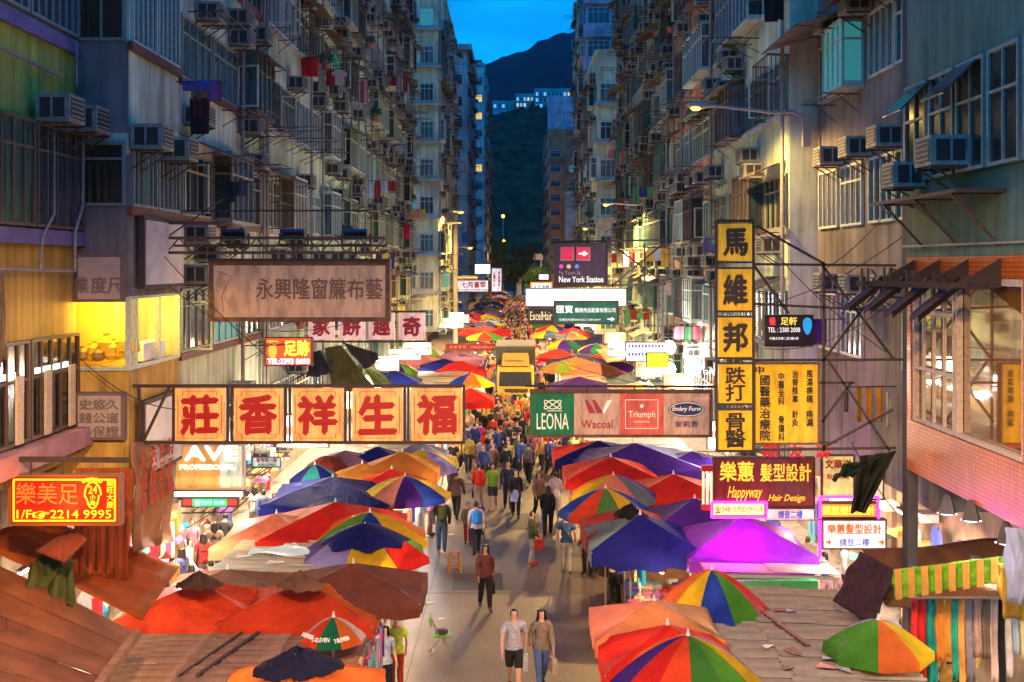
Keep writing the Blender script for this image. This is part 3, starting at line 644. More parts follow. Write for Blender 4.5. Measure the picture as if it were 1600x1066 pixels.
for k in range(nz): x = Lx * k / nz; mb.bar((x, 0, 0 if k % 2 else .3), (x + Lx / nz, 0, .3 if k % 2 else 0), .025)
mb.build('truss', fr_rust, t)
mb = MB()
for px in (395, 455, 520, 580): x = (px - 240) * 24.3 / F; mb.bar((x, 0, 0), (x, 0, -.3), .03)
mb.build('hanger', fr_rust, t)
MB().bar((-.3, .05, .62), (Lx * .3, .05, .6), .07).bar((-.5, .05, -.2), (1.4, .05, 1.1), .03).build('brace', fr_rust, t)
MB().bar((.6, 0, .85), (Lx - .35, .02, .86), .035).build('upper_rail', fr_dark, t)
navy = mat('navy_floodlight_casing', (.01, .03, .10), .45, metal=.2)
def floodlight(px, py, D, label, on=False):
    t = thing('floodlight', label, 'floodlight', tuple(P(px, py, D)), 0, 'floodlights above the brown signboard')
    mb = MB(); mb.grid(lambda u, v: (-.24 + .48 * u, .22 * math.cos(math.pi * (v * .8)) , .17 * math.sin(math.pi * (v * .8)) - .05), 4, 8); mb.add([(-.24, .22, -.05), (.24, .22, -.05), (.24, -.18, .05), (-.24, -.18, .05)], [(3, 2, 1, 0)])
    mb.box(-.245, -.235, -.2, .22, -.12, .12).box(.235, .245, -.2, .22, -.12, .12)
    mb.build('casing', navy, t); MB().box(-.22, .22, -.17, .2, -.1, -.06).build('lens', GL[3], t)
    MB().tube([(-.29, 0, .02), (-.29, 0, -.2), (.29, 0, -.2), (.29, 0, .02)], .015).build('bracket', fr_dark, t)
    MB().bar((0, 0, -.2), (0, 0, -.42), .04).build('stem', fr_dark, t)
for px, lb in ((367, 'navy floodlight, first from the wall, above the brown curtain signboard'), (459, 'navy floodlight, middle one above the brown curtain signboard'), (556, 'navy floodlight, farthest out over the street above the brown curtain signboard')): floodlight(px, 367, 24.3, lb)
# 2. five red characters on cream panels
D2 = 22.6
t = thing('hanging_sign', 'steel frame sign of five cream panels with one red character each', 'sign', tuple(P(470, 648, D2)))
pxs = lambda px: (px - 470) * D2 / F; pzs = lambda py: (648 - py) * D2 / F
mb = MB()
for py in (603.5, 692): mb.bar((pxs(205), .05, pzs(py)), (pxs(726), .05, pzs(py)), .06)
for px in (216, 270, 355, 445, 539, 632, 725): mb.bar((pxs(px), .05, pzs(692)), (pxs(px), .05, pzs(603)), .05)
mb.bar((pxs(222), .1, pzs(690)), (pxs(262), .1, pzs(606)), .05)
for px in (360, 451, 545, 637): mb.bar((pxs(px), .12, pzs(692)), (pxs(px), .12, pzs(603)), .04)
mb.build('frame', fr_dark, t)
cream = lightface('cream_acrylic', (.92, .50, .15), .28)  # faint glow put into the panels on top of the street light
for (a, b, ch) in ((274, 351, '莊'), (366, 442, '香'), (457, 536, '祥'), (551, 629, '生'), (643, 722, '福')):
    w = (b - a) * D2 / F; h = 82 * D2 / F; cx = pxs((a + b) / 2); cz = pzs(648)
    o = MB().box(-w/2, w/2, 0, .14, -h/2, h/2).build('character_panel', cream, t, (cx, -.02, cz))
    text(ch, w * .80, h * .78, red_t, o, (0, -.008, 0), .040, wobble=.012)
    mb = MB(); i = .055; c = .085
    pts = [(-w/2 + i + c, -h/2 + i), (w/2 - i - c, -h/2 + i), (w/2 - i - c, -h/2 + i + c), (w/2 - i, -h/2 + i + c), (w/2 - i, h/2 - i - c), (w/2 - i - c, h/2 - i - c), (w/2 - i - c, h/2 - i), (-w/2 + i + c, h/2 - i), (-w/2 + i + c, h/2 - i - c), (-w/2 + i, h/2 - i - c), (-w/2 + i, -h/2 + i + c), (-w/2 + i + c, -h/2 + i + c)]
    for p, q in zip(pts, pts[1:] + pts[:1]): mb.bar((p[0], -.004, p[1]), (q[0], -.004, q[1]), .012, .004)
    mb.build('border', red_t, o)
# 3. red neon foot massage sign
t, w, h = signbox('neon_sign', 'red neon sign with yellow border, a foot and the number 2214 9995', 12, 742, 188, 822, 19.0, mat('neon_box_brown', (.22, .09, .04), .6), glow('deep_red_backing', (.8, .01, .0), .16, (.3, .01, .005)), .2, .04)
yn = glow('neon_yellow', (1, .42, .01), 2.2); rn = glow('neon_red', (1, .07, .01), 2.6)
mb = MB(); x0, x1, z0, z1 = -w/2 + .09, w/2 - .09, -h/2 + .08, h/2 - .08
mb.tube([(x0, .01, z0), (x1, .01, z0), (x1, .01, z1), (x0, .01, z1), (x0, .01, z0)], .013); mb.build('neon_tube', yn, t)
text('樂美足', w * .56, h * .42, rn, t, (-w * .11 - .07, .0, h * .13), .006)
text('1/F☞2214 9995', w * .84, h * .17, yn, t, (0, .0, -h * .27), .006)
text('龍旺大廈', .11, h * .56, yn, t, (w * .41, .0, h * .13), .004, vertical=True)
mb = MB(); fx, fz = w * .255, h * .1
mb.tube([(fx + .13 * math.cos(a) * (1 - .25 * (math.sin(a) < 0)), 0, fz + .21 * math.sin(a)) for a in [k * math.pi / 9 for k in range(19)]], .012, 5)
for k in range(5): mb.tube([(fx - .14 + .065 * k + .028 * math.cos(a), 0, fz + .23 + .02 * math.sin(k * .8) + .028 * math.sin(a)) for a in [q * math.pi / 3 for q in range(7)]], .009, 4)
mb.build('neon_foot', yn, t); text('24', .14, .13, yn, t, (fx, -.0, fz + .09), .004); text('小時', .09, .18, yn, t, (fx, 0, fz - .08), .004, vertical=True)
lamp('neon_light', (0, -.3, 0), 40, (1, .25, .03), t, .3)
t = thing('sign_bracket', 'dark steel arm holding the red neon foot sign from the yellow green house', 'bracket', tuple(P(0, 717, 19.05))); MB().bar((-.6, 0, 0), (2.05, 0, -.02), .08).bar((.5, 0, 0), (.5, 0, -.3), .02).bar((1.0, 0, 0), (1.0, 0, -.3), .02).build('arm', fr_dark, t)
# 4. underwear brands board
t, w, h = signbox('hanging_sign', 'wide signboard with four brand panels, green, beige, coral and beige', 828, 610, 1114, 684, 25, fr_rust, mat('board_back', (.3, .2, .15), .7), .25, .06)
fx = lambda px: (px - 971) * 25 / F; fz = lambda py: (647 - py) * 25 / F
pan = [(830, 897, 'green_acrylic', (.0, .20, .075)), (897, 968, 'beige_acrylic', (.66, .44, .30)), (968, 1037, 'coral_acrylic', (.75, .15, .10)), (1037, 1108, 'beige_acrylic', (.66, .44, .30))]
O = []
for (a, b, nm, col) in pan:
    ww = (b - a) * 25 / F; hh = 64 * 25 / F; O.append(MB().box(-ww/2, ww/2, 0, .04, -hh/2, hh/2).build('brand_panel', lightface(nm, col, .12), t, (fx((a + b) / 2), -.02, 0)))
wt = glow('sign_cream_lettering', (1, .85, .6), .5, (.8, .7, .5)); ww = .93
text('LEONA', ww * .72, .34, wt, O[0], (0, -.008, -.15), .0)
mb = MB(); mb.tube([(.18 * math.sin(2 * q), -.01, .2 + .12 * math.cos(3 * q) * .8) for q in [k * math.pi / 12 for k in range(25)]], .008, 4); mb.bar((-.12, -.01, .02 + .05), (.2, -.01, .07), .012); mb.build('swirl_mark', wt, O[0])
wr = mat('wine_red_print', (.42, .02, .05), .5)
text('Wacoal', .66, .18, wr, O[1], (0, -.008, -.21), .012)
mb = MB()
for x in (-.26, -.1): mb.add([(x, -.006, .30), (x + .06, -.006, .30), (x + .24, -.006, .02), (x + .1, -.006, .02)], [(0, 3, 2, 1)])
mb.build('leaf_mark', wr, O[1]); MB().add([(.16, -.006, .02), (.1, -.006, .02), (.22, -.006, .28), (.32, -.006, .3)], [(0, 1, 2, 3)]).build('leaf_mark', wt, O[1])
mb = MB(); mb.tube([(-.34, -.008, -.3), (.34, -.008, -.3), (.34, -.008, .3), (-.34, -.008, .3), (-.34, -.008, -.3)], .006, 4); mb.build('border', glow('pale_coral_print', (1, .62, .5), .55), O[2])
text('Triumph', .56, .17, MATS['pale_coral_print'], O[2], (0, -.01, -.02), .004); text('INTERNATIONAL', .34, .035, MATS['pale_coral_print'], O[2], (0, -.01, -.16), 0)
mb = MB().add([(.0, -.008, .12), (.04, -.008, .16), (.03, -.008, .22), (0, -.008, .18), (-.03, -.008, .22), (-.04, -.008, .16)], [(0, 1, 2, 3, 4, 5)]); mb.build('crown_mark', MATS['pale_coral_print'], O[2])
nv = mat('navy_print', (.02, .03, .16), .5)
MB().add([(.38 * math.cos(k * math.pi / 12), -.006, .1 + .165 * math.sin(k * math.pi / 12)) for k in range(24)], [tuple(range(24))]).build('oval', nv, O[3])
MB().tube([(.35 * math.cos(k * math.pi / 12), -.01, .1 + .14 * math.sin(k * math.pi / 12)) for k in range(25)], .006, 4).build('oval_ring', wt, O[3])
text('Embry Form', .60, .12, wt, O[3], (0, -.012, .1), .004, shear=.2); text('安莉芳', .48, .13, nv, O[3], (0, -.008, -.21), .015)
t = thing('sign_gantry', 'dark steel rail and hangers carrying the four brand signboard', 'gantry', tuple(P(828, 603, 25.1))); mb = MB(); mb.bar((-.1, 0, 0), (3.95, 0, -.02), .05)
for x in (.3, 1.2, 2.2, 3.2): mb.bar((x, 0, 0), (x, 0, -.12), .03)
mb.build('rail', fr_dark, t)
# 5. vertical yellow clinic sign and its board
Y = lightface('yellow_acrylic', (.85, .46, .01), .30); D5 = 21.5
t = thing('hanging_sign', 'tall column of five yellow boxes with black characters for a bone setter', 'sign', tuple(P(1149, 707, D5)))
mb = MB(); q = lambda px, py: ((px - 1149) * D5 / F, (707 - py) * D5 / F)
x0, _ = q(1120, 0); x1, _ = q(1178, 0)
for x in (x0, x1): mb.bar((x, .05, 0), (x, .05, q(0, 345)[1]), .045)
for py in (346, 410, 419, 487, 495, 560, 568, 632, 640, 706): z = q(0, py)[1]; mb.bar((x0, .05, z), (x1, .05, z), .035)
mb.build('frame', fr_dark, t)
for (a, b, s_) in ((350, 407, '馬'), (421, 485, '維'), (497, 558, '邦'), (570, 630, '跌打'), (642, 703, '骨醫')):
    w = x1 - x0 - .07; h = (b - a) * D5 / F; o = MB().box(-w/2, w/2, 0, .2, -h/2, h/2).build('character_box', Y, t, (0, .0, q(0, (a + b) / 2)[1]))
    if len(s_) == 1: text(s_, w * .76, h * .78, dark_t, o, (0, -.008, 0), .040, wobble=.012)
    else: text(s_, w * .62, h * .90, dark_t, o, (0, -.008, 0), .018, vertical=True, wobble=.01, spacing=.92)
t, w, h = signbox('hanging_sign', 'square yellow clinic board with four columns of black characters', 1178, 567, 1281, 695, 21.6, fr_rust, Y, .2, .03)
text('國醫藥治療院', .20, h * .80, dark_t, t, (-w * .33, .02, -.08), .022, vertical=True); text('中', .17, .15, dark_t, t, (-w * .41, .02, h * .43 - .03), .03)
for k, (s_, hh, zc) in enumerate((('中醫全科', .40, .19), ('骨傷科', .31, -.32))): text(s_, .115, h * hh, dark_t, t, (-w * .08, .02, h * .5 * zc * 1.9), .02, vertical=True)
for k, (s_, hh, zc) in enumerate((('治脊推拿', .40, .22), ('針灸', .20, -.19))): text(s_, .115, h * hh, dark_t, t, (w * .13, .02, h * .5 * zc * 1.9), .02, vertical=True)
for k, (s_, hh, zc) in enumerate((('風濕痹痛', .40, .22), ('痔漏', .20, -.19))): text(s_, .125, h * hh, dark_t, t, (w * .35, .02, h * .5 * zc * 1.9), .02, vertical=True)
t = thing('sign_scaffold', 'dark steel scaffold tying the yellow clinic signs to the corner column', 'scaffold', (0, 0, 0)); mb = MB(); D = 21.75
for pts in (((1178, 413), (1400, 415)), ((1178, 475), (1400, 486)), ((1178, 563), (1410, 562)), ((1120, 704), (1400, 700)), ((1287, 410), (1287, 705)), ((1180, 352), (1287, 412)), ((1178, 415), (1232, 490)), ((1395, 420), (1285, 565)), ((1295, 565), (1390, 705)), ((1284, 660), (1330, 598)), ((1280, 598), (1335, 598)), ((1178, 345), (1120, 345)), ((1285, 415), (1395, 560)), ((1285, 700), (1395, 640))):
    a, b = pts; mb.bar(P(a[0], a[1], D), P(b[0], b[1], D), .045)
mb.build('steel_bars', fr_dark, t)
# 6. hairdresser boards with violet neon below
t, w, h = signbox('hanging_sign', 'maroon hairdresser board with gold lettering and script', 1115, 715, 1274, 794, 25.2, fr_dark, lightface('maroon_acrylic', (.20, .015, .01), .25), .2, .03)
gold = glow('gold_lettering', (1, .55, .04), 1.0)
text('樂蕙', w * .34, h * .40, gold, t, (-w * .27, .02, h * .22), .012, wobble=.01); text('髮型設計', w * .50, h * .36, gold, t, (w * .21, .02, h * .2), .012)
text('Happyway', w * .34, h * .30, gold, t, (-w * .19, .02, -h * .22), .004, shear=.35); text('Hair Design', w * .36, h * .17, gold, t, (w * .22, .02, -h * .32), .003, shear=.35)
t2, w, h = signbox('neon_sign', 'small yellow phone number strip in glowing violet neon under the maroon board', 1113, 786, 1196, 807, 25.1, fr_dark, glow('yellow_strip', (1, .72, .25), 1.6), .15, .02)
mag = glow('neon_magenta', (1.0, .02, .85), 7)
MB().tube([(-w/2 - .02, -.02, -h/2 - .02), (w/2 + .02, -.02, -h/2 - .02), (w/2 + .02, -.02, h/2 + .02), (-w/2 - .02, -.02, h/2 + .02), (-w/2 - .02, -.02, -h/2 - .02)], .02).build('neon_tube', mag, t2)
text('☎34810700=P=1/F', w * .92, h * .6, mat('neon_red_print', (.8, .05, .1), .5), t2, (0, .02, 0), .006)
lamp('neon_light', (0, .3, -.25), 300, (1.0, .0, .85), t2, .12)
t2, w, h = signbox('hanging_sign', 'pale pink strip sign with blue characters beside the neon phone strip', 1197, 795, 1274, 814, 25.1, fr_rust, lightface('pale_pink_face', (.85, .5, .5), .6), .12, .015)
text('請登二樓', w * .5, h * .66, mat('blue_print', (.03, .08, .5), .5), t2, (0, .02, 0), .02)
# tube column left of the maroon board
t = thing('neon_column', 'striped red and cream light column at the end of the maroon board', 'neon column', tuple(P(1105, 795, 25.2)))
for k, x in enumerate((-.085, 0, .085)): MB().bar((x, 0, .08), (x, 0, .82), .045, None, 8).build('light_tube', glow('amber_tube', (1, .62, .25), 1.4) if k != 1 else glow('pale_tube', (1, .85, .6), 1.6), t)
for z in (.04, .86): MB().box(-.12, .12, -.08, .08, z - .06, z + .06).build('end_cap', red_t, t)
# white board lower right with magenta arch
t, w, h = signbox('hanging_sign', 'white light board with orange and blue characters and two orange arrows', 1285, 812, 1386, 859, 23.0, fr_rust, lightface('white_face', (1, .92, .85), 1.0), .2, .025)
orp = mat('orange_print', (.8, .2, .02), .5)
text('樂蕙髮型設計', w * .84, h * .34, orp, t, (0, .02, h * .18), .018); text('請登二樓', w * .46, h * .26, mat('pale_blue_print', (.2, .3, .85), .5), t, (0, .02, -h * .26), .016)
for x in (-.40, .42): text('➜', w * .08, h * .2, orp, t, (x * w, .02, -h * .26), .01)
t, w, h = signbox('neon_sign', 'orange character strip framed by violet neon above the white light board', 1281, 786, 1372, 810, 23.0, fr_dark, glow('orange_strip', (.9, .22, .03), .9), .2, .02)
MB().tube([(-w/2, -.03, -h/2), (-w/2, -.03, h/2 + .12), (w/2, -.03, h/2 + .12), (w/2, -.03, -h/2)], .022).build('neon_tube', mag, t); text('樂蕙髮型設計', w * .9, h * .6, glow('yellow_letters', (1, .6, .05), 2), t, (0, .02, 0), .02)
MB().bar((-w/2 - .0, 0, -h/2 - .05), (-w/2, 0, -h/2 - .75), .05).build('neon_tube', mag, t)
# small signs, right
t, w, h = signbox('hanging_sign', 'small black massage sign with a blue foot and a telephone number', 1195, 492, 1271, 542, 26, fr_dark, lightface('black_board', (.03, .015, .02), .1), .12, .03)
text('TEL : 2380 2008', w * .66, h * .15, glow('white_letters', (.9, .85, .8), .8), t, (-w * .1, .02, 0 + .02), .006); text('足軒', w * .34, h * .26, glow('yellow_green_letters', (.9, .7, .1), .8), t, (0, .02, h * .3), .02)
text('養', w * .14, h * .26, glow('red_letters', (.9, .05, .05), .9), t, (-w * .34, .02, h * .3), .02)
MB().add([(w * .38 + .09 * math.cos(a) * (1.1 + .3 * math.sin(a)), .02, .1 + .19 * math.sin(a)) for a in [k * math.pi / 8 for k in range(16)]], [tuple(range(16))]).build('blue_foot', glow('blue_foot_paint', (.02, .35, .7), .8), t)
text('中國太安樓二座3樓H室', w * .6, h * .09, MATS['white_letters'], t, (-w * .1, .02, -h * .24), 0)
t, w, h = signbox('hanging_sign', 'dark plum shop sign with two red squares, three dots and white English words', 866, 379, 950, 446, 46, fr_dark, lightface('plum_face', (.05, .028, .06), .25), .3, .05)
pk = glow('station_red', (.55, .02, .07), .7)
for k, x in enumerate((-.26, .04)):
    MB().box(-.27, .27, -.01, 0, -.27, .27).build('red_square', mat('station_square_border', (.5, .3, .3), .6), t, (w * x, .03, h * .24)); MB().box(-.24, .24, -.015, 0, -.24, .24).build('red_square', pk, t, (w * x, .02, h * .24))
text('ENTRY', .4, .12, mat('station_grey_red', (.6, .15, .18), .6), t, (-w * .26, .0, h * .24), 0); text('➜', .38, .2, MATS['white_letters'], t, (w * .04, .0, h * .24), .03)
for x, c_ in ((-.37, (.6, .05, .3)), (-.23, (.7, .35, .1)), (-.08, (.1, .15, .6))): MB().add([(.085 * math.cos(k * math.pi / 6), 0, .085 * math.sin(k * math.pi / 6)) for k in range(12)], [tuple(range(12))]).build('dot', glow('dot_%d' % int(-x * 100), c_, .8), t, (w * x, .025, -h * .06))
text('Fa Yuen St.', w * .42, .17, mat('dim_pink_letters', (.45, .3, .35), .6), t, (-w * .2, .02, -h * .20), .006); text('New York Station', w * .82, .24, MATS['white_letters'], t, (0, .02, -h * .36), .006)
t = thing('sign_scaffold', 'black crossed steel brace tying the plum sign to the salmon tenement', 'scaffold', (0, 0, 0)); mb = MB(); D = 46.2
for a, b in (((866, 378), (1045, 375)), ((866, 448), (1040, 444)), ((950, 378), (1040, 444)), ((1037, 380), (955, 448)), ((1007, 380), (1007, 465)), ((1028, 445), (1028, 560)), ((1036, 445), (1036, 560))): mb.bar(P(a[0], a[1], D), P(b[0], b[1], D), .07)
for k in range(10): mb.bar(P(1028, 455 + k * 11, D), P(1036, 455 + k * 11, D), .05)
mb.build('steel_bars', fr_dark, t)
t, w, h = signbox('light_box_sign', 'blank bright white lightbox behind the green medical supplies sign', 820, 450, 980, 480, 52, fr_dark, glow('white_lightbox', (.88, .97, 1), 1.6), .4, .05)
lamp('lightbox_light', (0, -1.2, -.3), 160, (.85, .95, 1), t, .6)
t, w, h = signbox('hanging_sign', 'green medical supplies sign with white characters and an arrow', 865, 470, 967, 507, 43, fr_rust, lightface('sea_green_face', (.02, .20, .14), .35), .3, .05)
wl = glow('white_sign_print', (.9, .95, .85), .75)
text('匯寶', w * .25, h * .34, wl, t, (-w * .33, .02, h * .14), .02); text('醫療用品配套有限公司', w * .62, h * .2, wl, t, (w * .14, .02, h * .1), .01)
text('花園街地鐵站B3出口 2380 8899', w * .64, h * .1, wl, t, (-w * .1, .02, -h * .3), 0); text('➜', w * .12, h * .16, wl, t, (w * .38, .02, -h * .28), .03)
t, w, h = signbox('hanging_sign', 'black sign with thin cream letters left of the green medical sign', 825, 481, 866, 508, 50, fr_rust, lightface('black_green_face', (.03, .035, .025), .2), .25, .05)
text('ExcelHair', w * .84, h * .5, glow('cream_thin_letters', (.9, .75, .4), .7), t, (0, .02, .02), .0)
t, w, h = signbox('light_box_sign', 'white lightbox with rows of goods leaning over the right stalls', 977, 534, 1042, 566, 44, fr_dark, glow('blue_white_lightbox', (.78, .88, 1), 1.6), .2, .04)
rr = random.Random(5)
for k in range(22):
    c_ = rr.choice([(.1, .2, .7), (.6, .1, .3), (.3, .3, .3), (.1, .5, .5)]); x, z = -w * .44 + w * .08 * (k % 11) + .02, h * (.2 - .4 * (k // 11)); MB().box(x, x + .08, .01, .03, z, z + .12).build('advert_picture', mat('advert_ink_%d' % rr.randint(0, 3), c_, .6), t)
t, w, h = signbox('light_box_sign', 'yellow green lit panel below the white goods lightbox', 1010, 551, 1046, 575, 42, fr_dark, glow('lime_panel', (.75, .95, .03), 1.0), .15, .03)
# left small signs
t, w, h = signbox('light_box_sign', 'small orange red foot sign with white telephone number', 413, 527, 488, 572, 33, fr_rust, glow('orange_red_face', (.85, .10, .03), .9), .18, .03)
text('足跡', w * .54, h * .56, glow('bright_yellow_letters', (1, .75, .05), 2.2), t, (w * .17, .02, h * .12), .035); text('TEL:2393 8698', w * .88, h * .2, glow('bluish_white_letters', (.85, .8, 1), 2.2), t, (0, .02, -h * .34), .03)
MB().add([(-w * .33 + .12 * math.cos(a), .02, .02 + .22 * math.sin(a)) for a in [k * math.pi / 8 for k in range(16)]], [tuple(range(16))]).build('foot_mark', glow('amber_foot', (1, .35, .05), 1.6), t)
for k in range(5): MB().ball((-w * .33 - .13 + .065 * k, .02, .27 + .02 * math.sin(k * .8)), .035, 6, 4).build('toe_mark', MATS['amber_foot'], t)
t = thing('hanging_sign', 'row of pale panels with dark red characters behind the brown signboard', 'sign', tuple(P(573, 510, 36)))
mb = MB(); s36 = 36 / F
for py in (487, 534): mb.bar(((478 - 573) * s36, .05, (510 - py) * s36), ((666 - 573) * s36, .05, (510 - py) * s36), .06)
mb.build('frame', fr_dark, t); dr = mat('dark_red_paint', (.30, .01, .03), .5)
for (a, b, ch) in ((482, 522, '家'), (528, 570, '餅'), (576, 616, '趣'), (623, 664, '奇')):
    w = (b - a) * s36; h = 42 * s36; o = MB().box(-w/2, w/2, 0, .12, -h/2, h/2).build('character_panel', lightface('pale_pink_acrylic', (.75, .52, .5), .45), t, (((a + b) / 2 - 573) * s36, 0, 0)); text(ch, w * .72, h * .74, dr, o, (0, -.008, 0), .04, wobble=.012)
t, w, h = signbox('shop_sign', 'lit orange and white salon shop board with large white capitals', 272, 694, 381, 766, 25.3, mat('pale_metal', (.6, .6, .55), .5), lightface('orange_white_board', (.9, .42, .10), .5), .2, .04)
MB().box(w * .15, w/2 - .05, .015, .028, -h/2 + .05, h/2 - .05).build('pale_side', lightface('mint_white_board', (.8, .85, .6), .45), t)
text('AVE', w * .78, h * .34, glow('white_capitals', (1, 1, .95), 1.6), t, (w * .03, .005, h * .30), .03); text('PROFESSIONAL', w * .8, h * .11, MATS['white_capitals'], t, (-w * .02, .005, h * .0), .02)
t, w, h = signbox('light_box_sign', 'long white green tube box under the salon shop board', 270, 767, 381, 778, 25.2, fr_rust, glow('greenish_tube', (.8, 1, .75), 2.2), .2, .02)
t, w, h = signbox('light_box_sign', 'small LED sign with green telephone number on a red strip', 283, 778, 372, 793, 25.1, fr_dark, glow('dark_red_strip', (.4, .03, .01), .4), .12, .02)
MB().box(-w * .3, w * .3, .005, .028, -h * .4, h * .4).build('green_strip', glow('green_led_back', (.0, .55, .1), .9), t); text('☎2393 8698', w * .54, h * .62, glow('green_led', (.2, 1, .5), 3), t, (0, .0, 0), .02)
t, w, h = signbox('hanging_sign', 'small pale blue tin sign with rows of coloured marks hanging over the left stalls', 393, 714, 439, 731, 28, fr_rust, lightface('pale_blue_tin', (.55, .75, .75), .4), .05, .02)  # tin face given a glow to brighten it, though it is no lamp
text('香港第一腸', w * .7, h * .4, red_t, t, (0, .02, h * .18), .01); text('HONG KONG', w * .6, h * .24, mat('green_print', (.02, .3, .1), .5), t, (0, .02, -h * .25), .01)
MB().bar((-w * .4, .02, h/2), (-w * .4, .02, h/2 + .9), .02).bar((w * .4, .02, h/2), (w * .4, .02, h/2 + .9), .02).build('hanger', fr_dark, t)
t, w, h = signbox('hanging_sign', 'pale yellow board with small red characters behind the hairdresser signs', 1284, 711, 1336, 777, 24.5, fr_rust, lightface('pale_yellow_face', (.9, .75, .25), .5), .12, .03)
text('文華洋', w * .8, h * .22, red_t, t, (0, .02, h * .28), .03); text('服裝修改', w * .7, h * .12, red_t, t, (0, .02, -h * .02), .01)
t, w, h = signbox('hanging_sign', 'white board with faint orange characters beside the pale yellow board', 1338, 735, 1382, 782, 24.6, fr_rust, lightface('warm_white_face', (1, .82, .5), .8), .12, .03)
text('大利', w * .5, h * .2, orp, t, (0, .02, .05), .01)
for (a, lb) in (((1190, 696, 1236, 708, '開'), 'red character board, first under the yellow clinic board'),): pass
t = thing('hanging_sign', 'row of three red cut out characters just below the yellow clinic board', 'sign', tuple(P(1235, 702, 22.6))); MB().bar((-.7, .05, .12), (.9, .05, .12), .03).build('rail', fr_dark, t)
for k, c_ in enumerate('期友游'): text(c_, .3, .26, glow('red_cutout', (.7, .02, .03), .5), t, (-.38 + .5 * k, 0, -.04), .04)
# far signs
t, w, h = signbox('light_box_sign', 'blank glowing white box at the far end of the street, left side', 741, 412, 767, 429, 150, fr_dark, glow('white_far_box', (.85, 1, 1), 2.0), .5, .1)
t, w, h = signbox('hanging_sign', 'pale blue board with red characters at the far end of the street', 707, 437, 764, 457, 120, fr_dark, lightface('pale_lilac_face', (.62, .72, .95), .8), .4, .1)
text('七月薈萃', w * .66, h * .5, red_t, t, (w * .08, .02, h * .1), .03); text('————————', w * .9, h * .05, red_t, t, (0, .02, -h * .3), .02)
t, w, h = signbox('light_box_sign', 'thin orange lit strip above the pale blue far board', 709, 431, 748, 436.5, 122, fr_dark, glow('orange_far_strip', (1, .35, .1), 2.0), .4, .1)
t, w, h = signbox('hanging_sign', 'upright pale board with two columns of red characters, far left side', 767, 418, 785, 457, 121, fr_dark, lightface('pale_lilac_face', (.62, .72, .95), .8), .4, .1)
for k, s_ in enumerate(('人體中心', '常富藥房')): text(s_, w * .22, h * .62, red_t, t, (w * (-.2 + .42 * k), .02, .1), .03, vertical=True)
t, w, h = signbox('hanging_sign', 'small white and blue board with orange border far down the right side', 829, 441, 863, 455, 110, glow('orange_border', (1, .15, .03), 1.2), lightface('white_blue_face', (.75, .85, 1), 1.1), .4, .12)
text('天天海鮮', w * .75, h * .42, MATS['blue_print'], t, (0, .02, 0), .02)
t, w, h = signbox('light_box_sign', 'glowing lilac white box above the orange bordered board, far right side', 841, 428, 858, 438, 160, fr_dark, glow('lilac_far_box', (.9, .8, 1), 2.0), .5, .1)
t, w, h = signbox('street_banner', 'dark red banner across the stalls beside the truck, with small cream letters', 696, 537, 784, 548, 77, mat('banner_red', (.40, .015, .012), .8), lightface('banner_red_face', (.42, .015, .012), .25), .1, .02)  # banner cloth given a slight glow of its own to brighten it
text('新 新 百 貨     MANDARIN A.K.L', w * .85, h * .42, mat('banner_cream', (.8, .5, .3), .6), t, (0, .02, 0), .01)
# blank boards on the left corner house, seen at an angle
for (z0, z1, lb) in ((8.35, 9.75, 'blank grey white board bolted beside the lit corner window'), (4.7, 6.2, 'blank dusty board behind the frame of the five character sign')):
    t = thing('blank_board', lb, 'sign', (-7.24, 22.75, z0)); MB().box(0, .12, 0, 2.7, 0, z1 - z0).build('frame', fr_dark, t); MB().box(.121, .14, .08, 2.62, .08, z1 - z0 - .08).build('sign_panel', mat('grey_white_panel', (.55, .5, .5), .5, var=.2, scale=2), t)
CL = ['thin black cable crossing the whole left block down to the five character sign', 'thin cable running down behind the brown curtain signboard', 'long cable from the top of the yellow clinic column to the dark column', 'cable rising from the yellow clinic column to the dim house', 'cable running from the black massage sign up to the dark column', 'near level cable under the brown curtain signboard', 'cable crossing the lower end wall beside the two faded signboards', 'short steep cable beside the dark column at the right', 'flat cable in front of the five character sign', 'cable sagging from the brown curtain signboard toward the truck', 'short cable hanging beside the torn netting', 'cable dropping from the right stalls to the brand signboard']
# cables
for (a, b, D, sag) in (((60, 160), (420, 560), 24, .3), ((210, 395), (345, 505), 24.2, .1), ((1180, 360), (1400, 560), 23, .2), ((1180, 480), (1410, 370), 22.5, .2), ((1195, 545), (1395, 470), 23, .3), ((340, 500), (560, 500), 31, .3), ((125, 560), (275, 640), 22.0, .2), ((1290, 420), (1410, 300), 24, .15), ((250, 620), (520, 660), 26.6, .05), ((530, 420), (700, 640), 40, .3), ((1330, 690), (1400, 800), 22.3, .1), ((860, 560), (1110, 612), 33, .2)):
    A, B = P(a[0], a[1], D), P(b[0], b[1], D); pts = []
    for k in range(9): u = k / 8; p = A.lerp(B, u); p.z -= sag * 4 * u * (1 - u); pts.append(p)
    o = MB().tube(pts, .008, 4).build('overhead_cable', fr_dark); tag(o, CL.pop(0), 'cable', 'overhead cables')
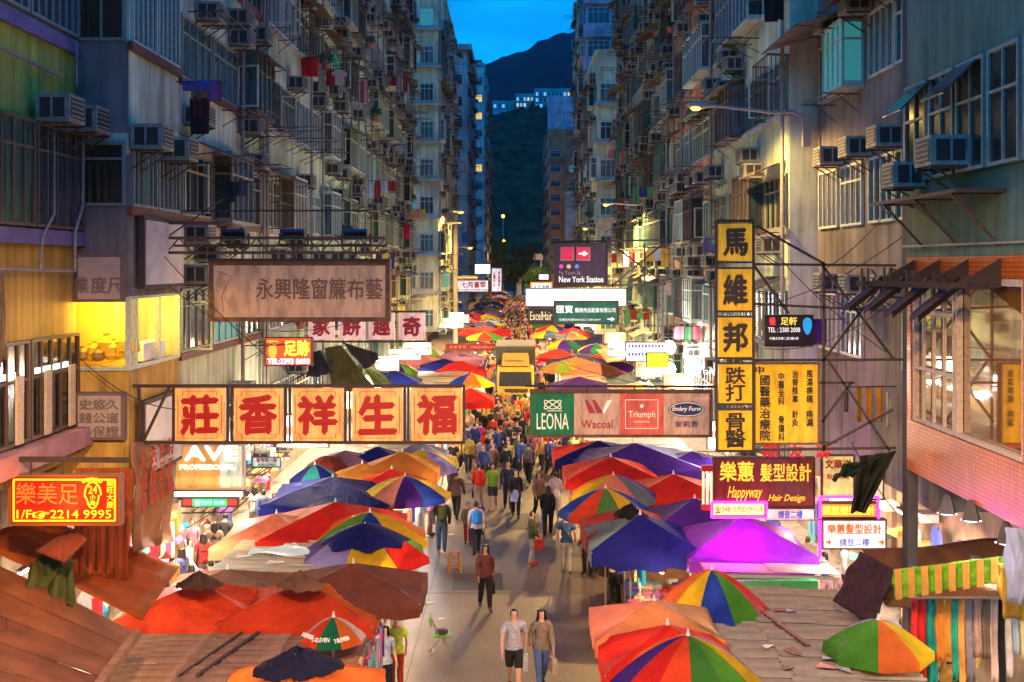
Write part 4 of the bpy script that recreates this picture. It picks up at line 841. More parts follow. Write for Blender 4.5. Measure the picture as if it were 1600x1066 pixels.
# ---------------------------------------------------------------- umbrellas and canopies
C = {'red': (.72, .025, .015), 'orange': (.82, .18, .03), 'orangered': (.80, .075, .02), 'salmon': (.80, .26, .16), 'peach': (.88, .34, .12), 'yellow': (.82, .55, .02), 'green': (.09, .35, .03), 'dgreen': (.01, .20, .08),
     'navy': (.012, .016, .17), 'blue': (.02, .06, .42), 'purple': (.07, .02, .24), 'lav': (.34, .30, .66), 'brown': (.24, .08, .045), 'rust': (.42, .10, .03), 'teal': (.03, .24, .25), 'cyan': (.08, .45, .65), 'white': (.75, .68, .55), 'grey': (.28, .27, .25), 'lime': (.35, .62, .05), 'mauve': (.30, .13, .22), 'tan': (.50, .30, .16), 'pink': (.72, .25, .30), 'bluegrey': (.15, .20, .24)}
FAB = fabric()
polem = mat('pole_metal', (.45, .45, .42), .4, metal=.6); polew = mat('pole_wood', (.35, .2, .1), .7)
PAN = {}
def panel_mesh(n, h, sag, val, curve):
    k = (n, h, sag, val, curve)
    if k in PAN: return PAN[k]
    a = math.pi / n; nu, nv = (10, 12) if n < 6 else (6, 10); inr = math.cos(a); vs = []; fs = []
    rnd = random.Random(n * 7 + int(h * 100))
    for j in range(nv + 1):
        t = j / nv
        for i in range(nu + 1):
            u = -1 + 2 * i / nu; th = u * a; r = t * inr / math.cos(th) if n > 5 else t * inr / math.cos(th)
            e = 1 - u * u
            z = h * (1 - t ** curve) - sag * e * t * (1 - t * .35) + .006 * math.sin(17 * u + 9 * t) * t
            rr = r * (1 - .035 * e * (t > .98) * (n > 5)) 
            vs.append((rr * math.sin(th), -rr * math.cos(th), z))
    for i in range(nu + 1):           # valance
        u = -1 + 2 * i / nu; x, y, z = vs[nv * (nu + 1) + i]; vs.append((x * 1.004, y * 1.004, z - val * (1 + .12 * math.sin(9 * u)) ))
    for j in range(nv + 1):
        for i in range(nu): q = j * (nu + 1) + i; fs.append((q, q + nu + 1, q + nu + 2, q + 1))
    mb = MB().add(vs, fs); PAN[k] = mb.mesh('canopy_panel', FAB, True); return PAN[k]
FRM = {}
def frame_mesh(n, h, curve, sq):
    k = (n, h, curve)
    if k in FRM: return FRM[k]
    mb = MB()
    for q in range(n):
        th = (q + .5) * 2 * math.pi / n; c, s_ = math.sin(th), -math.cos(th)
        pts = [(c * t, s_ * t, h * (1 - t ** curve) - .03) for t in (0, .25, .5, .75, 1)]
        mb.tube(pts, .008, 4); mb.bar((0, 0, h * .45), (c * .5, s_ * .5, h * (1 - .5 ** curve) - .04), .012)
    FRM[k] = mb.mesh('ribs', polem); return FRM[k]
FIN = MB().lathe([(.03, 0), (.035, .03), (.02, .05), (.012, .11)], 6).mesh('finial', mat('finial_white', (.6, .6, .55), .5))
def umbrella(label, px, py, hw, n, cols, z=3.0, h=.55, rot=0, sy=1.0, sx=1.0, sag=.05, val=.13, curve=1.55, tilt=(0, 0), group=None, name='market_umbrella', cat='umbrella', pole=True, at=None):
    """apex at photo point (px,py) for an apex height z above the road, half width hw in photo pixels"""
    if at: p = Vector(at); Rr = hw
    else:
        p = G(px, py, z); Rr = hw * p.y / F
    if n == 4: Rr = Rr * math.sqrt(2) * .985; curve = 1.0 if curve == 1.55 else curve
    zt = p.z; hh = h
    g = group or ('striped round umbrellas over the stalls' if n > 4 else 'square cloth canopies over the stalls')
    t = thing(name, label, cat, (p.x, p.y, 0), 0, g)
    hr = round(hh / Rr, 2); me = panel_mesh(n, hr, sag / Rr if False else (.045 if n > 4 else .075), val / Rr if False else round(val / Rr, 2), curve)
    for k in range(n):
        a = R(rot) + k * 2 * math.pi / n
        o = inst('canopy_panel', me, t, (0, 0, zt - hh), a, C[cols[k % len(cols)]] if isinstance(cols[k % len(cols)], str) else cols[k % len(cols)], (Rr, Rr, Rr))
        o.rotation_euler = (R(tilt[0]), R(tilt[1]), a) if not any(tilt) else (0, 0, a)
    inst('ribs', frame_mesh(n, hr, curve, n == 4), t, (0, 0, zt - hh), R(rot), None, (Rr, Rr, Rr))
    inst('finial', FIN, t, (0, 0, zt - .02))
    if pole: MB().bar((0, 0, 0), (0, 0, zt - .05), .04, None, 6).build('pole', polem, t)
    if any(tilt): t.rotation_euler = (R(tilt[0]), R(tilt[1]), 0)
    if sx != 1 or sy != 1:
        for ch in [o for o in COL.objects if o.parent == t and o.name.startswith(('canopy', 'ribs'))]: ch.scale = (Rr, Rr, Rr)
        t.scale = (sx, sy, 1)
    return t
U = umbrella
def sq(label, px, py, hw, col, z=2.95, h=.6, sy=1.0, rot=45, tilt=(0, 0), cols=None, val=.28, **k):
    return U(label, px, py, hw, 4, cols or [col], z, h, rot - 45, sy, 1.0, val=val, tilt=tilt, **k)
# --- left rank, near to far
sq('orange square canopy with a dark blue patch over its peak, lowest on the left', 462, 1030, 128, 'orange', 3.0, .55, 1.0)
sq('orange red square canopy with a bundled peak, left of its twin', 312, 908, 122, 'orangered', 2.95, .5, .72)
sq('orange red square canopy overlapped by the brown one', 474, 906, 118, 'orangered', 3.0, .52, .72, cols=['orangered', 'orange', 'orangered', 'orangered'])
sq('brown square canopy with a red and tan lifted edge', 552, 880, 112, 'brown', 3.1, .45, .75, cols=['brown', 'brown', 'brown', 'brown'])
U('small orange and green promotional parasol with lettering on its rim', 521, 964, 52, 8, ['dgreen', 'orange', 'white', 'orangered'], 2.95, .36, 0, val=.02)
sq('faded brown square canopy behind the orange red pair', 356, 889, 92, 'brown', 2.75, .28, .6, cols=[(.30, .15, .09)])
U('large umbrella with a dark blue crown and yellow, red, green and blue rim', 570, 822, 104, 8, ['yellow', 'red', 'green', 'purple', 'yellow', 'green', 'purple', 'lav'], 3.15, .62, 12)
sq('red square canopy left of the lane, behind the two rainbow umbrellas', 524, 784, 105, 'red', 3.15, .6, 1.0, cols=['red', 'red', 'red', 'salmon'])
U('rainbow umbrella partly hidden behind the one with the blue crown', 578, 800, 96, 8, ['blue', 'yellow', 'orange', 'yellow', 'purple', 'green', 'orange', 'green'], 3.1, .6, 8)
sq('faded salmon square canopy left of the red one', 432, 802, 84, 'salmon', 2.9, .5, 1.1)
sq('dark navy square canopy on the left rank, in front of the orange cover', 520, 745, 98, 'navy', 3.0, .5, .9)
U('umbrella of faded yellow, green, coral, purple and blue gores, left of the lane', 633, 744, 72, 10, ['purple', 'yellow', 'bluegrey', 'yellow', 'red', 'bluegrey', 'yellow', 'salmon', 'bluegrey', 'coral'] if False else ['purple', 'blue', 'yellow', 'bluegrey', 'red', 'bluegrey', 'yellow', 'bluegrey', 'yellow', 'salmon'], 3.05, .5, 10)
sq('small red square canopy behind the faded striped umbrella', 612, 732, 52, 'red', 3.0, .45, .8)
sq('orange tarpaulin canopy thrown over a striped umbrella', 628, 705, 60, 'orange', 3.2, .5, .8, cols=[(.65, .22, .03)])
U('yellow and lavender umbrella showing under the orange tarpaulin', 660, 703, 60, 8, ['yellow', 'lav', 'yellow', 'mauve', 'yellow', 'lav', 'dgreen', 'yellow'], 3.05, .5, 0)
sq('orange square canopy between the teal umbrella and the tarpaulin', 566, 724, 55, 'orange', 2.9, .45, .9, cols=[(.7, .28, .04)])
U('dark teal umbrella at the back of the left rank', 492, 726, 40, 8, ['teal', 'navy', 'teal', 'navy'], 2.9, .4, 0)
sq('navy square canopy just under the five character sign', 590, 697, 54, 'navy', 3.0, .5, .8)
sq('mauve square canopy beside the navy one under the five character sign', 540, 703, 55, 'mauve', 2.9, .4, .8)
sq('dull purple canopy at the top of the left rank under the sign', 655, 690, 45, 'lav', 3.0, .4, .8, cols=[(.32, .26, .30)])
U('large wine red umbrella in the back of the left rank', 512, 712, 38, 8, [(.25, .03, .02)], 2.8, .35)
# between the five character sign and the far end, left
L2 = [('s', 735, 606, 38, ['red'], 'red square canopy right behind the last character panel'), ('u', 737, 584, 38, ['orange', 'yellow', 'blue', 'green', 'orange', 'green', 'purple', 'blue'], 'blue, yellow and green umbrella left of the truck cab'),
 ('s', 719, 563, 38, ['red'], 'bright red pointed canopy left of the truck'), ('s', 693, 560, 40, ['navy'], 'navy canopy left of the bright red pointed one'), ('s', 712, 548, 44, ['mauve'], 'mauve canopy with a white peak left of the truck'), ('s', 652, 553, 42, ['pink'], 'dusty pink canopy behind the row of pale character panels'),
 ('u', 622, 567, 34, ['purple', 'green', 'orange', 'lime', 'yellow', 'bluegrey', 'yellow', 'blue'], 'green, purple and yellow umbrella below the pale character panels'), ('s', 622, 580, 36, ['navy'], 'navy canopy below the green and purple umbrella'), ('u', 676, 544, 26, ['lime', 'white'], 'pale green umbrella left of the red banner'),
 ('u', 633, 538, 26, ['cyan', 'cyan', 'white'], 'bright cyan umbrella near the left shops'), ('u', 757, 519, 31, ['orangered', 'green', 'green', 'red', 'white', 'lime', 'green', 'yellow'], 'yellow, red and green umbrella above the red banner'), ('s', 757, 509, 42, ['red'], 'wide bright red canopy above the yellow and red umbrella'),
 ('u', 715, 505, 26, ['salmon', 'mauve'], 'dusty salmon umbrella in the middle of the left rank'), ('u', 763, 501, 28, ['blue', 'yellow', 'teal', 'salmon'], 'blue and yellow umbrella far up the left rank')]
R2 = [('s', 905, 588, 48, ['purple'], 'deep purple canopy above the brand signboard'), ('u', 1000, 597, 45, ['yellow', 'lav', 'lime', 'salmon'], 'pale striped umbrella just above the brand signboard'), ('s', 928, 566, 52, ['salmon'], 'broad salmon canopy right of the truck'), ('s', 900, 558, 40, ['peach'], 'peach canopy behind the broad salmon one'),
 ('u', 878, 564, 34, ['lime', 'yellow', 'red', 'orange', 'green', 'yellow', 'lime', 'peach'], 'lime and orange umbrella right of the truck cab'), ('s', 965, 562, 34, ['purple'], 'violet canopy right of the broad salmon one'), ('s', 905, 554, 50, ['navy'], 'navy canopy under the twin striped umbrellas'), ('u', 880, 531, 30, ['purple', 'dgreen', 'red', 'salmon', 'green', 'yellow', 'red', 'yellow'], 'purple, yellow and green umbrella with a red side, right of the truck'),
 ('u', 932, 537, 31, ['dgreen', 'salmon', 'yellow', 'red', 'green', 'yellow', 'yellow', 'purple'], 'green, purple and coral umbrella beside its yellow twin'), ('s', 958, 549, 40, ['red'], 'bright coral red canopy at the right of the twin umbrellas'), ('s', 870, 545, 30, ['red'], 'small red canopy touching the truck side'), ('u', 855, 516, 28, ['bluegrey', 'grey', 'green', 'peach', 'yellow', 'orange', 'tan', 'yellow'], 'faded yellow and grey umbrella above the truck roof, right'),
 ('u', 893, 518, 26, ['peach', 'yellow', 'orange', 'grey'], 'orange and grey umbrella beside the faded yellow one'), ('u', 862, 508, 28, ['yellow', 'blue', 'salmon', 'red'], 'yellow, blue and coral umbrella under the black sign'), ('s', 895, 512, 26, ['red'], 'red canopy under the green medical sign'), ('s', 990, 580, 48, ['bluegrey'], 'grey sheet canopy near the bright lamps on the right')]
for lst in (L2, R2):
    for (k, px, py, hw, cols, lb) in lst:
        if k == 's': sq(lb, px, py, hw, cols[0], 2.95, .55, 1.0, cols=cols)
        else: U(lb, px, py, hw, 8, cols, 3.05, .5, random.uniform(-10, 10))
# the far ranks: every canopy its own object
rnd = random.Random(31); names = {'red': 'red', 'navy': 'navy', 'purple': 'purple', 'orange': 'orange', 'salmon': 'salmon', 'blue': 'blue', 'lav': 'lavender', 'yellow': 'yellow', 'green': 'green', 'mauve': 'mauve'}
seen = {}
for side, xs in ((-1, (-5.3, -3.5)), (1, (2.9, 4.9))):
    y = 122
    while y < 285:
        for x in xs:
            c1 = rnd.choice(['navy', 'navy', 'purple', 'purple', 'lav', 'red', 'mauve', 'orange', 'blue', 'salmon', 'yellow', 'green']); sqr = rnd.random() < .62
            cols = [c1] if sqr else [c1, rnd.choice(['yellow', 'green', 'blue', 'red'])]
            w = ' and '.join(names[c] for c in cols); lb = '%s %s among the distant %s stalls' % (w, 'square canopy' if sqr else 'striped umbrella', 'west' if side < 0 else 'east') + (', near part' if y < 165 else (', middle' if y < 220 else ', far part')) + (', lane side' if x in (-3.5, 2.9) else ', house side')
            U(lb, 0, 0, rnd.uniform(1.15, 1.45), 4 if sqr else 8, cols, h=.5, rot=0 if sqr else rnd.uniform(-20, 20), at=(x + rnd.uniform(-.35, .35), y + rnd.uniform(-.6, .6), 2.95 + rnd.uniform(-.15, .3)), group='distant canopies of the %s stall rank' % ('west' if side < 0 else 'east'), pole=False, val=.2 if sqr else .12)
        k_ = 0; y += 2.7
# --- right rank
U('largest rainbow umbrella, red, green and yellow, at the bottom right of the lane', 1075, 992, 135, 12, ['green', 'yellow', 'lav', 'orange', 'blue', 'yellow', 'red', 'blue', 'purple', 'red', 'red', 'dgreen'] if False else [(.05, .22, .03), 'green', 'yellow', 'lav', 'red', 'green', 'blue', 'yellow', 'orange', 'purple', 'red', 'orangered'], 3.25, .85, 10, val=.1)
sq('vivid red square canopy under the largest rainbow umbrella', 1043, 975, 106, 'red', 3.1, .5, .8, cols=['red', 'orangered', 'red', 'red'])
sq('pale peach square canopy right of the lane', 1022, 938, 98, 'peach', 3.05, .4, .9, cols=['peach', 'tan', 'peach', 'salmon'])
U('umbrella of yellow, blue, green and red gores in front of the green cabinet', 1112, 890, 90, 10, ['blue', 'green', 'red', 'salmon', 'yellow', 'red', 'orange', 'red', 'orange', 'yellow'], 3.15, .72, -5)
sq('dark blue square canopy with a deep valance, in front of its violet lit twin', 1000, 803, 82, 'navy', 3.2, .55, 1.0, cols=['navy', 'navy', 'navy', 'bluegrey'], val=.36)
sq('dark blue square canopy lit by violet neon, its glow also put into the cloth', 1160, 806, 98, 'navy', 3.2, .6, 1.0, cols=[(.26, .035, .50)], val=.34)  # violet neon glow is mixed into the dark blue cloth colour
sq('purple canopy behind the violet lit one', 1085, 778, 70, 'purple', 3.15, .5, 1.0)
sq('dark red canopy peeping out behind the dark blue one', 985, 792, 75, 'red', 3.1, .5, 1.0, cols=[(.45, .03, .03)])
U('front striped umbrella of a pair, with blue, coral and green gores', 946, 763, 74, 10, [(.10, .28, .06), 'yellow', 'blue', 'tan', 'yellow', 'purple', 'tan', 'yellow', 'blue', 'orangered'], 3.1, .58, 0)
U('rear striped umbrella of a pair, purple, yellow and coral', 958, 742, 70, 10, ['salmon', 'bluegrey', 'purple', 'tan', 'purple', 'yellow', 'salmon', 'orange', 'yellow', 'peach'], 3.2, .55, 10)
sq('red square canopy pointing into the lane, right of the shoppers', 954, 713, 74, 'red', 3.1, .5, .9)
sq('broad red square canopy right of the striped pair', 1052, 740, 72, 'red', 3.05, .45, .9)
sq('violet square canopy with a lavender side, below the brand signboard', 993, 692, 98, 'purple', 3.2, .55, .9, cols=['purple', 'lav', 'purple', 'purple'])
sq('dark blue canopy with red and yellow edge just below the brand signboard', 935, 688, 72, 'navy', 3.0, .45, .9, cols=['navy', 'navy', 'navy', 'red'])
sq('dark purple canopy below the violet one, near the shops', 1080, 705, 60, 'purple', 2.9, .4, .9)
U('umbrella of green, orange, yellow and lavender gores at the lower right edge', 1372, 968, 84, 8, ['orange', 'yellow', 'lav', 'white', 'lav', 'lav', 'green', 'green'], 3.1, .45, 6)
U('small orange and green umbrella low beside the scarves', 1398, 1030, 30, 8, ['green', 'orange', 'salmon'], 2.4, .3, 6)
p7 = G(521, 964, 2.95); r7 = 52 * p7.y / F; pt = bpy.data.objects['market_umbrella'] if False else [o for o in COL.objects if o.type == 'EMPTY' and str(o.get('label', '')).startswith('small orange and green promotional')][0]
for th, s_, m7 in ((0, '7-ELEVEN', glow('pale_parasol_print', (.9, .85, .7), .2, (.8, .75, .6))), (45, '7-ELEVEN', MATS['pale_parasol_print']), (-45, '7-ELEVEN', MATS['pale_parasol_print'])):
    o = text(s_, r7 * .52, .075, m7, pt, (0, 0, 0), .01); t_ = .84 * math.cos(math.pi / 8); a = R(th); o.rotation_euler = (R(-42), 0, a); o.location = Vector((math.sin(a) * t_ * r7, -math.cos(a) * t_ * r7, 2.95 - .36 * .84 ** 1.55 + .0)) + Matrix.Rotation(a, 3, 'Z') @ Vector((-r7 * .26, -.012, .01 - .02))
# dark crown of the big left umbrella, patches and bundles lying on canopies
p = G(570, 822, 3.15)
def crown_cover(u, v):
    a = u * 2 * math.pi; r = 1.02 * v * (1 - .13 * abs(math.sin(4 * (a - R(12))))); t_ = r / (1.46 * math.cos(math.pi / 8))
    return (r * math.sin(a), -r * math.cos(a), -.62 * t_ ** 1.55 - .012 + .03 * (1 - v) + .008 * math.sin(23 * a) * v)
t = tag(MB().grid(crown_cover, 48, 8).build('umbrella_cover', FAB, None, (p.x, p.y, 3.19), color=C['navy'], smooth=True, thick=.01), 'dark blue lobed cover draped over the crown of the rainbow umbrella', 'cover')
def bundle(label, px, py, z, r, col, seed):
    rr = random.Random(seed); p = G(px, py, z)
    def f(u, v):
        a = u * 2 * math.pi; q = v; k = 1 + .15 * math.sin(2 * a + seed) + .05 * math.sin(5 * a + seed)
        return (r * q * k * math.cos(a), r * q * k * math.sin(a), .06 * (1 - q) * (1 + math.sin(4 * a + 7 * q)) - .36 * q * r + .025 * math.sin(9 * a + 9 * q + seed))
    tag(MB().grid(f, 28, 6).build('cloth_bundle', FAB, None, (p.x, p.y, z), color=col, smooth=True, thick=.015), label, 'cloth')
bundle('dark blue cloth tied over the peak of the lowest orange canopy', 465, 1022, 3.06, .58, (.03, .03, .07), 1)
bundle('bundled brown cloth on the peak of the orange red canopy', 312, 902, 3.2, .38, (.14, .08, .05), 2)
bundle('crumpled tan cloth lying on the second orange red canopy', 470, 902, 3.2, .42, (.30, .16, .08), 3)
bundle('crumpled black cloth on the peak of the dark blue canopy', 985, 795, 3.24, .42, (.02, .015, .02), 4)
# ---------------------------------------------------------------- stalls
corr = mat('corrugated_sheet_brown', (.19, .105, .06), .55, metal=.2, var=.5, scale=2.5); corrg = mat('corrugated_sheet_grey', (.24, .205, .15), .6, metal=.1, var=.35, scale=2.0); corrw = mat('worn_boards', (.32, .29, .22), .8, var=.4, scale=1.6)
gcab = mat('market_green_paint', (.02, .22, .05), .5, var=.35, scale=3); wood = mat('stall_wood', (.28, .15, .07), .8, var=.4, scale=5); clothm = dyed('garment_cloth')
def sheet_mesh(w, d, ridges, amp, m_):
    mb = MB(); n = ridges * 4
    mb.grid(lambda u, v: ((v - .5) * w, (u - .5) * d, amp * 1.7 * math.sin(u * ridges * 2 * math.pi)), n, 1)
    return mb.mesh('roof_sheet', m_, False)
SH = {}
def roof(label, x0, x1, y0, y1, z, nx, ny, m_, ridges=5, slope=0.0, cabinet=None, group='market stalls with sheet roofs', body=True):
    t = thing('market_stall', label, 'market stall', ((x0 + x1) / 2, (y0 + y1) / 2, 0), 0, group); rr = random.Random(int(x0 * 10 + y0 * 7)); w, d = x1 - x0, y1 - y0
    for i in range(nx):
        for j in range(ny):
            k = (round(w / nx + .06, 2), round(d / ny + .08, 2), ridges, m_.name)
            if k not in SH: SH[k] = sheet_mesh(k[0], k[1], ridges, .018, m_)
            xx = -w/2 + (i + .5) * w / nx + rr.uniform(-.04, .04); yy = -d/2 + (j + .5) * d / ny
            o = inst('roof_sheet', SH[k], t, (xx, yy, z + slope * xx + .022 * (j % 2) + .03 * (i % 2) + rr.uniform(0, .012)), rr.uniform(-.012, .012)); o.rotation_euler[1] = -math.atan(slope)
    for y in (-d/2, d/2): MB().bar((-w/2 - .05, y, z - .07 - slope * w / 2), (w/2 + .05, y, z - .07 + slope * w / 2), .07).build('roof_beam', polem, t)
    for x in (-w/2 + .05, w/2 - .05):
        for y in (-d/2 + .05, d/2 - .05): MB().bar((x, y, 0), (x, y, z - .1 + slope * x), .05).build('post', polem, t)
    if body:
        MB().box(-w/2 + .15, w/2 - .25, -d/2 + .12, d/2 - .12, .0, .85).build('counter', wood, t)
        MB().box(-w/2 + .05, w/2 - .4, -d/2 + .06, -d/2 + .11, 0, z - .15).build('side_board', cabinet or wood, t)
    return t
xl0, xl1 = -6.9, -2.55
roof('brown corrugated stall roof in two rows at the lower left', -6.75, -2.65, 18.7, 21.1, 2.24, 3, 8, corr, 3, cabinet=gcab)
roof('grey board stall roof strewn with litter, left of the rainbow umbrellas', -6.3, -3.0, 24.6, 28.9, 2.45, 3, 12, corrw, 2)
roof('brown stall roof hidden under the orange red canopies', -6.6, -2.7, 21.6, 24.4, 2.0, 2, 4, corr, 4)
for k, (y0, lb) in enumerate(((29.3, 'third'), (32.4, 'fourth'), (35.6, 'fifth'), (38.9, 'sixth'), (42.2, 'seventh'), (45.5, 'eighth'), (48.8, 'ninth'), (52.0, 'tenth'), (55.3, 'eleventh'), (58.6, 'twelfth'), (62, 'thirteenth'), (66, 'fourteenth'), (70, 'fifteenth'), (74, 'sixteenth'))):
    roof('%s grey roofed stall along the left of the lane, counted from the litter strewn roof' % lb, -6.2, -3.0, y0, y0 + 2.9, 2.3, 2, 4, corrw if k % 2 else corrg, 2)
    roof('%s grey roofed stall along the right of the lane, counted from the green cabinet' % lb, 2.6, 6.0, y0, y0 + 2.9, 2.3, 2, 4, corrg, 2)
roof('broad pale brown sheet roof at the lower right', 3.3, 6.3, 18.0, 23.6, 2.38, 3, 12, corrg, 3, slope=-.02, cabinet=gcab)
roof('green cabinet stall with a pinkish lit board roof, right side', 3.9, 6.6, 24.6, 27.2, 2.45, 2, 3, corrg, 4, slope=-.03, cabinet=gcab)
MB().box(4.6, 6.4, 24.2, 24.55, .1, 2.3)
t = thing('green_cabinet', 'green painted metal cabinet standing under the pinkish roof', 'cabinet', (5.4, 24.35, 0)); MB().box(-.9, .75, 0, .3, 0, 2.35).build('body', gcab, t); MB().box(.0, .02, -.01, 0, .1, 2.3).build('door_gap', dark_t, t); MB().box(.1, .14, -.03, 0, 1.1, 1.25).build('handle', polem, t)
t = thing('white_roof_rail', 'long white rail along the front of the lower left roof', 'rail', (-4.7, 18.62, 2.02)); MB().box(-2.05, 2.05, -.03, .03, 0, .12).build('rail', mat('cream_white_metal', (.7, .68, .55), .5), t)
for x in (-1.5, -.3, .8, 1.7): MB().tube([(x, -.04, .12), (x + .03, -.06, .0), (x - .02, -.06, -.15)], .01).build('cord', fr_dark, t)
t = thing('green_board', 'bright green panel under the white rail, lower left', 'panel', (-4.8, 18.5, 1.3)); MB().box(-.9, 1.1, -.02, .02, 0, .65).build('board', gcab, t); MB().box(-1.5, -.92, -.02, .02, .1, .62).build('yellow_board', mat('yellow_panel', (.55, .5, .15), .6), t)
t = thing('roof_batten', 'rusty steel angle lying across the broad roof, lower right', 'batten', (4.6, 20.8, 2.43)); MB().bar((-.25, 1.6, .04), (.25, -1.0, .03), .07).build('bar', fr_rust, t)
t = thing('roof_batten', 'dark steel angle lying across the brown roof, lower left', 'batten', (-4.9, 19.9, 2.29)); MB().bar((.35, 1.1, .04), (-.15, -1.1, .03), .06).bar((.05, 1.1, .04), (-.45, -1.1, .03), .04).build('bar', fr_dark, t)
rr = random.Random(9)
for k in range(26):
    lf = k < 16; x = rr.uniform(-6.1, -3.2) if lf else rr.uniform(3.6, 6.1); y = rr.uniform(25, 28.6) if lf else rr.uniform(18.5, 23.3)
    c_ = rr.choice([(.7, .7, .65), (.25, .15, .08), (.5, .5, .55), (.6, .3, .2)]); s_ = rr.uniform(.08, .22)
    tag(MB().add([(-s_, -s_ * .4, 0), (s_, -s_ * .5, .02), (s_ * .8, s_ * .5, .0), (-s_ * .6, s_ * .4, .03)], [(0, 1, 2, 3)]).build('paper_scrap', clothm, None, (x, y, 2.53 if lf else 2.47), rr.uniform(0, 3), color=c_, thick=.006), '%s scrap lying on the %s' % (['white', 'brown', 'grey', 'reddish'][[(.7, .7, .65), (.25, .15, .08), (.5, .5, .55), (.6, .3, .2)].index(c_)], 'litter strewn left roof' if lf else 'broad right roof'), 'litter', 'litter on the stall roofs')
t = thing('plastic_sheet', 'pale blue checked plastic sheet on the litter strewn roof', 'plastic sheet', (-4.9, 26.0, 2.53)); MB().grid(lambda u, v: (-.9 + 1.8 * u, -.35 + .7 * v, .05 + .04 * math.sin(9 * u + 4 * v)), 14, 6).build('sheet', fabric('thin_plastic', .3, .25, .1, .3), t, color=(.55, .75, .85), thick=.004)
# goods laid out and hung at the edges of the stalls
gm = {}
PN = ['scarlet', 'cream', 'black', 'navy', 'orange', 'magenta', 'teal', 'taupe', 'crimson', 'straw', 'violet', 'blue']
GA = [MB().grid(lambda u, v, w=w, h=h, s=s: ((u - .5) * w * (1 - .25 * (v > .85)), .03 * math.sin(u * 9 + s), -h * (1 - v)), 8, 6).mesh('garment', fabric('garment_fabric', .2, .8, .25, .25, 8), True) for (w, h, s) in ((.42, .7, 0), (.38, 1.0, 2), (.5, .6, 4))]
SHIRT = MB().add([(-.12, 0, 0), (.12, 0, 0), (.36, .01, -.14), (.30, .02, -.32), (.2, .01, -.24), (.21, 0, -.68), (-.21, .0, -.68), (-.2, .01, -.24), (-.30, .02, -.32), (-.36, .01, -.14)], [(0, 9, 8, 7), (0, 7, 4, 1), (1, 4, 3, 2), (7, 6, 5, 4)]).mesh('garment', MATS['garment_fabric'])
GA.append(SHIRT)
pal = [(.75, .04, .05), (.9, .85, .8), (.05, .05, .06), (.1, .15, .55), (.85, .5, .1), (.75, .15, .4), (.2, .5, .5), (.5, .45, .4), (.55, .05, .1), (.85, .75, .3), (.3, .12, .45), (.02, .25, .45)]
GOOD = [MB().box(-.16, .16, -.12, .12, 0, .12).mesh('goods', clothm), MB().lathe([(.1, 0), (.12, .1), (.05, .2)], 8).mesh('goods', clothm), MB().add([(-.2, -.15, 0), (.2, -.15, .01), (.2, .15, .03), (-.2, .15, .02), (-.15, -.1, .08), (.15, -.1, .09), (.15, .1, .1), (-.15, .1, .08)], [(0, 1, 5, 4), (1, 2, 6, 5), (2, 3, 7, 6), (3, 0, 4, 7), (4, 5, 6, 7), (0, 3, 2, 1)]).mesh('goods', clothm)]
def goods(x0, x1, y0, y1, z, nx, ny, seed, label, group, gl=None):
    rr = random.Random(seed)
    for i in range(nx):
        for j in range(ny):
            ci = rr.randrange(12); gi = rr.randrange(3); o = inst('goods_item', GOOD[gi], None, (x0 + (x1 - x0) * (i + rr.random()) / nx, y0 + (y1 - y0) * (j + rr.random()) / ny, z + rr.uniform(0, .03)), rr.uniform(0, 3), pal[ci]); tag(o, '%s %s, %s' % (PN[ci], ['box', 'rounded pot', 'folded garment'][gi], label), 'goods', group)
def hang(x, y0, y1, z, n, seed, label, group, rz=90, x1=None):
    rr = random.Random(seed)
    for k in range(n):
        u = (k + rr.uniform(.2, .8)) / n; gi = rr.randrange(4); ci = rr.randrange(12); me = GA[gi]
        o = inst('garment', me, None, (x + ((x1 - x) * u if x1 is not None else rr.uniform(-.05, .05)), y0 + (y1 - y0) * u, z), R(rz + rr.uniform(-14, 14)), pal[ci], (1, 1, rr.uniform(.85, 1.15))); tag(o, '%s %s %s' % (PN[ci], ['short', 'long', 'wide', 'sleeved'][gi], label), 'garment', group)
hang(-2.45, 19.0, 21.6, 2.3, 16, 1, 'garment hung at the lane edge of the lower left stall', 'garments on the lower left stall'); goods(-3.1, -2.5, 19, 21.5, .95, 3, 9, 2, 'folded item laid out at the edge of the lower left stall', 'goods on the lower left stall')
hang(-2.9, 24, 29, 2.25, 16, 3, 'garment hung beside the rainbow umbrellas', 'garments by the rainbow umbrellas'); hang(-2.9, 31, 60, 2.2, 40, 4, 'garment hung along the left edge of the lane', 'garments along the left edge of the lane')
for (ya, yb, s_) in ((26.5, 31.5, 5),): hang(2.75, ya, yb, 2.35, 20, s_, 'garment hung under the dark blue canopy', 'garments under the dark blue canopy')
hang(2.7, 33, 62, 2.2, 40, 6, 'garment hung along the right edge of the lane', 'garments along the right edge of the lane')
goods(2.6, 5.6, 27.4, 30.5, .95, 9, 7, 7, 'small item on the counter under the dark blue canopy', 'goods under the dark blue canopy'); goods(2.4, 3.2, 32, 44, .95, 3, 14, 8, 'small item on the right hand stalls', 'goods on the right hand stalls')
hang(3.6, 29.6, 29.7, 2.45, 8, 9, 'dark garment hung behind the violet lit canopy', 'garments behind the violet lit canopy', 0, 6.6); hang(-8.6, 23.5, 30, 2.4, 12, 10, 'garment hung in front of the left shops', 'garments of the left shops'); goods(-8.3, -7.0, 24, 31, .9, 5, 12, 11, 'bright item in the shop under the salon board', 'goods in the salon side shop')
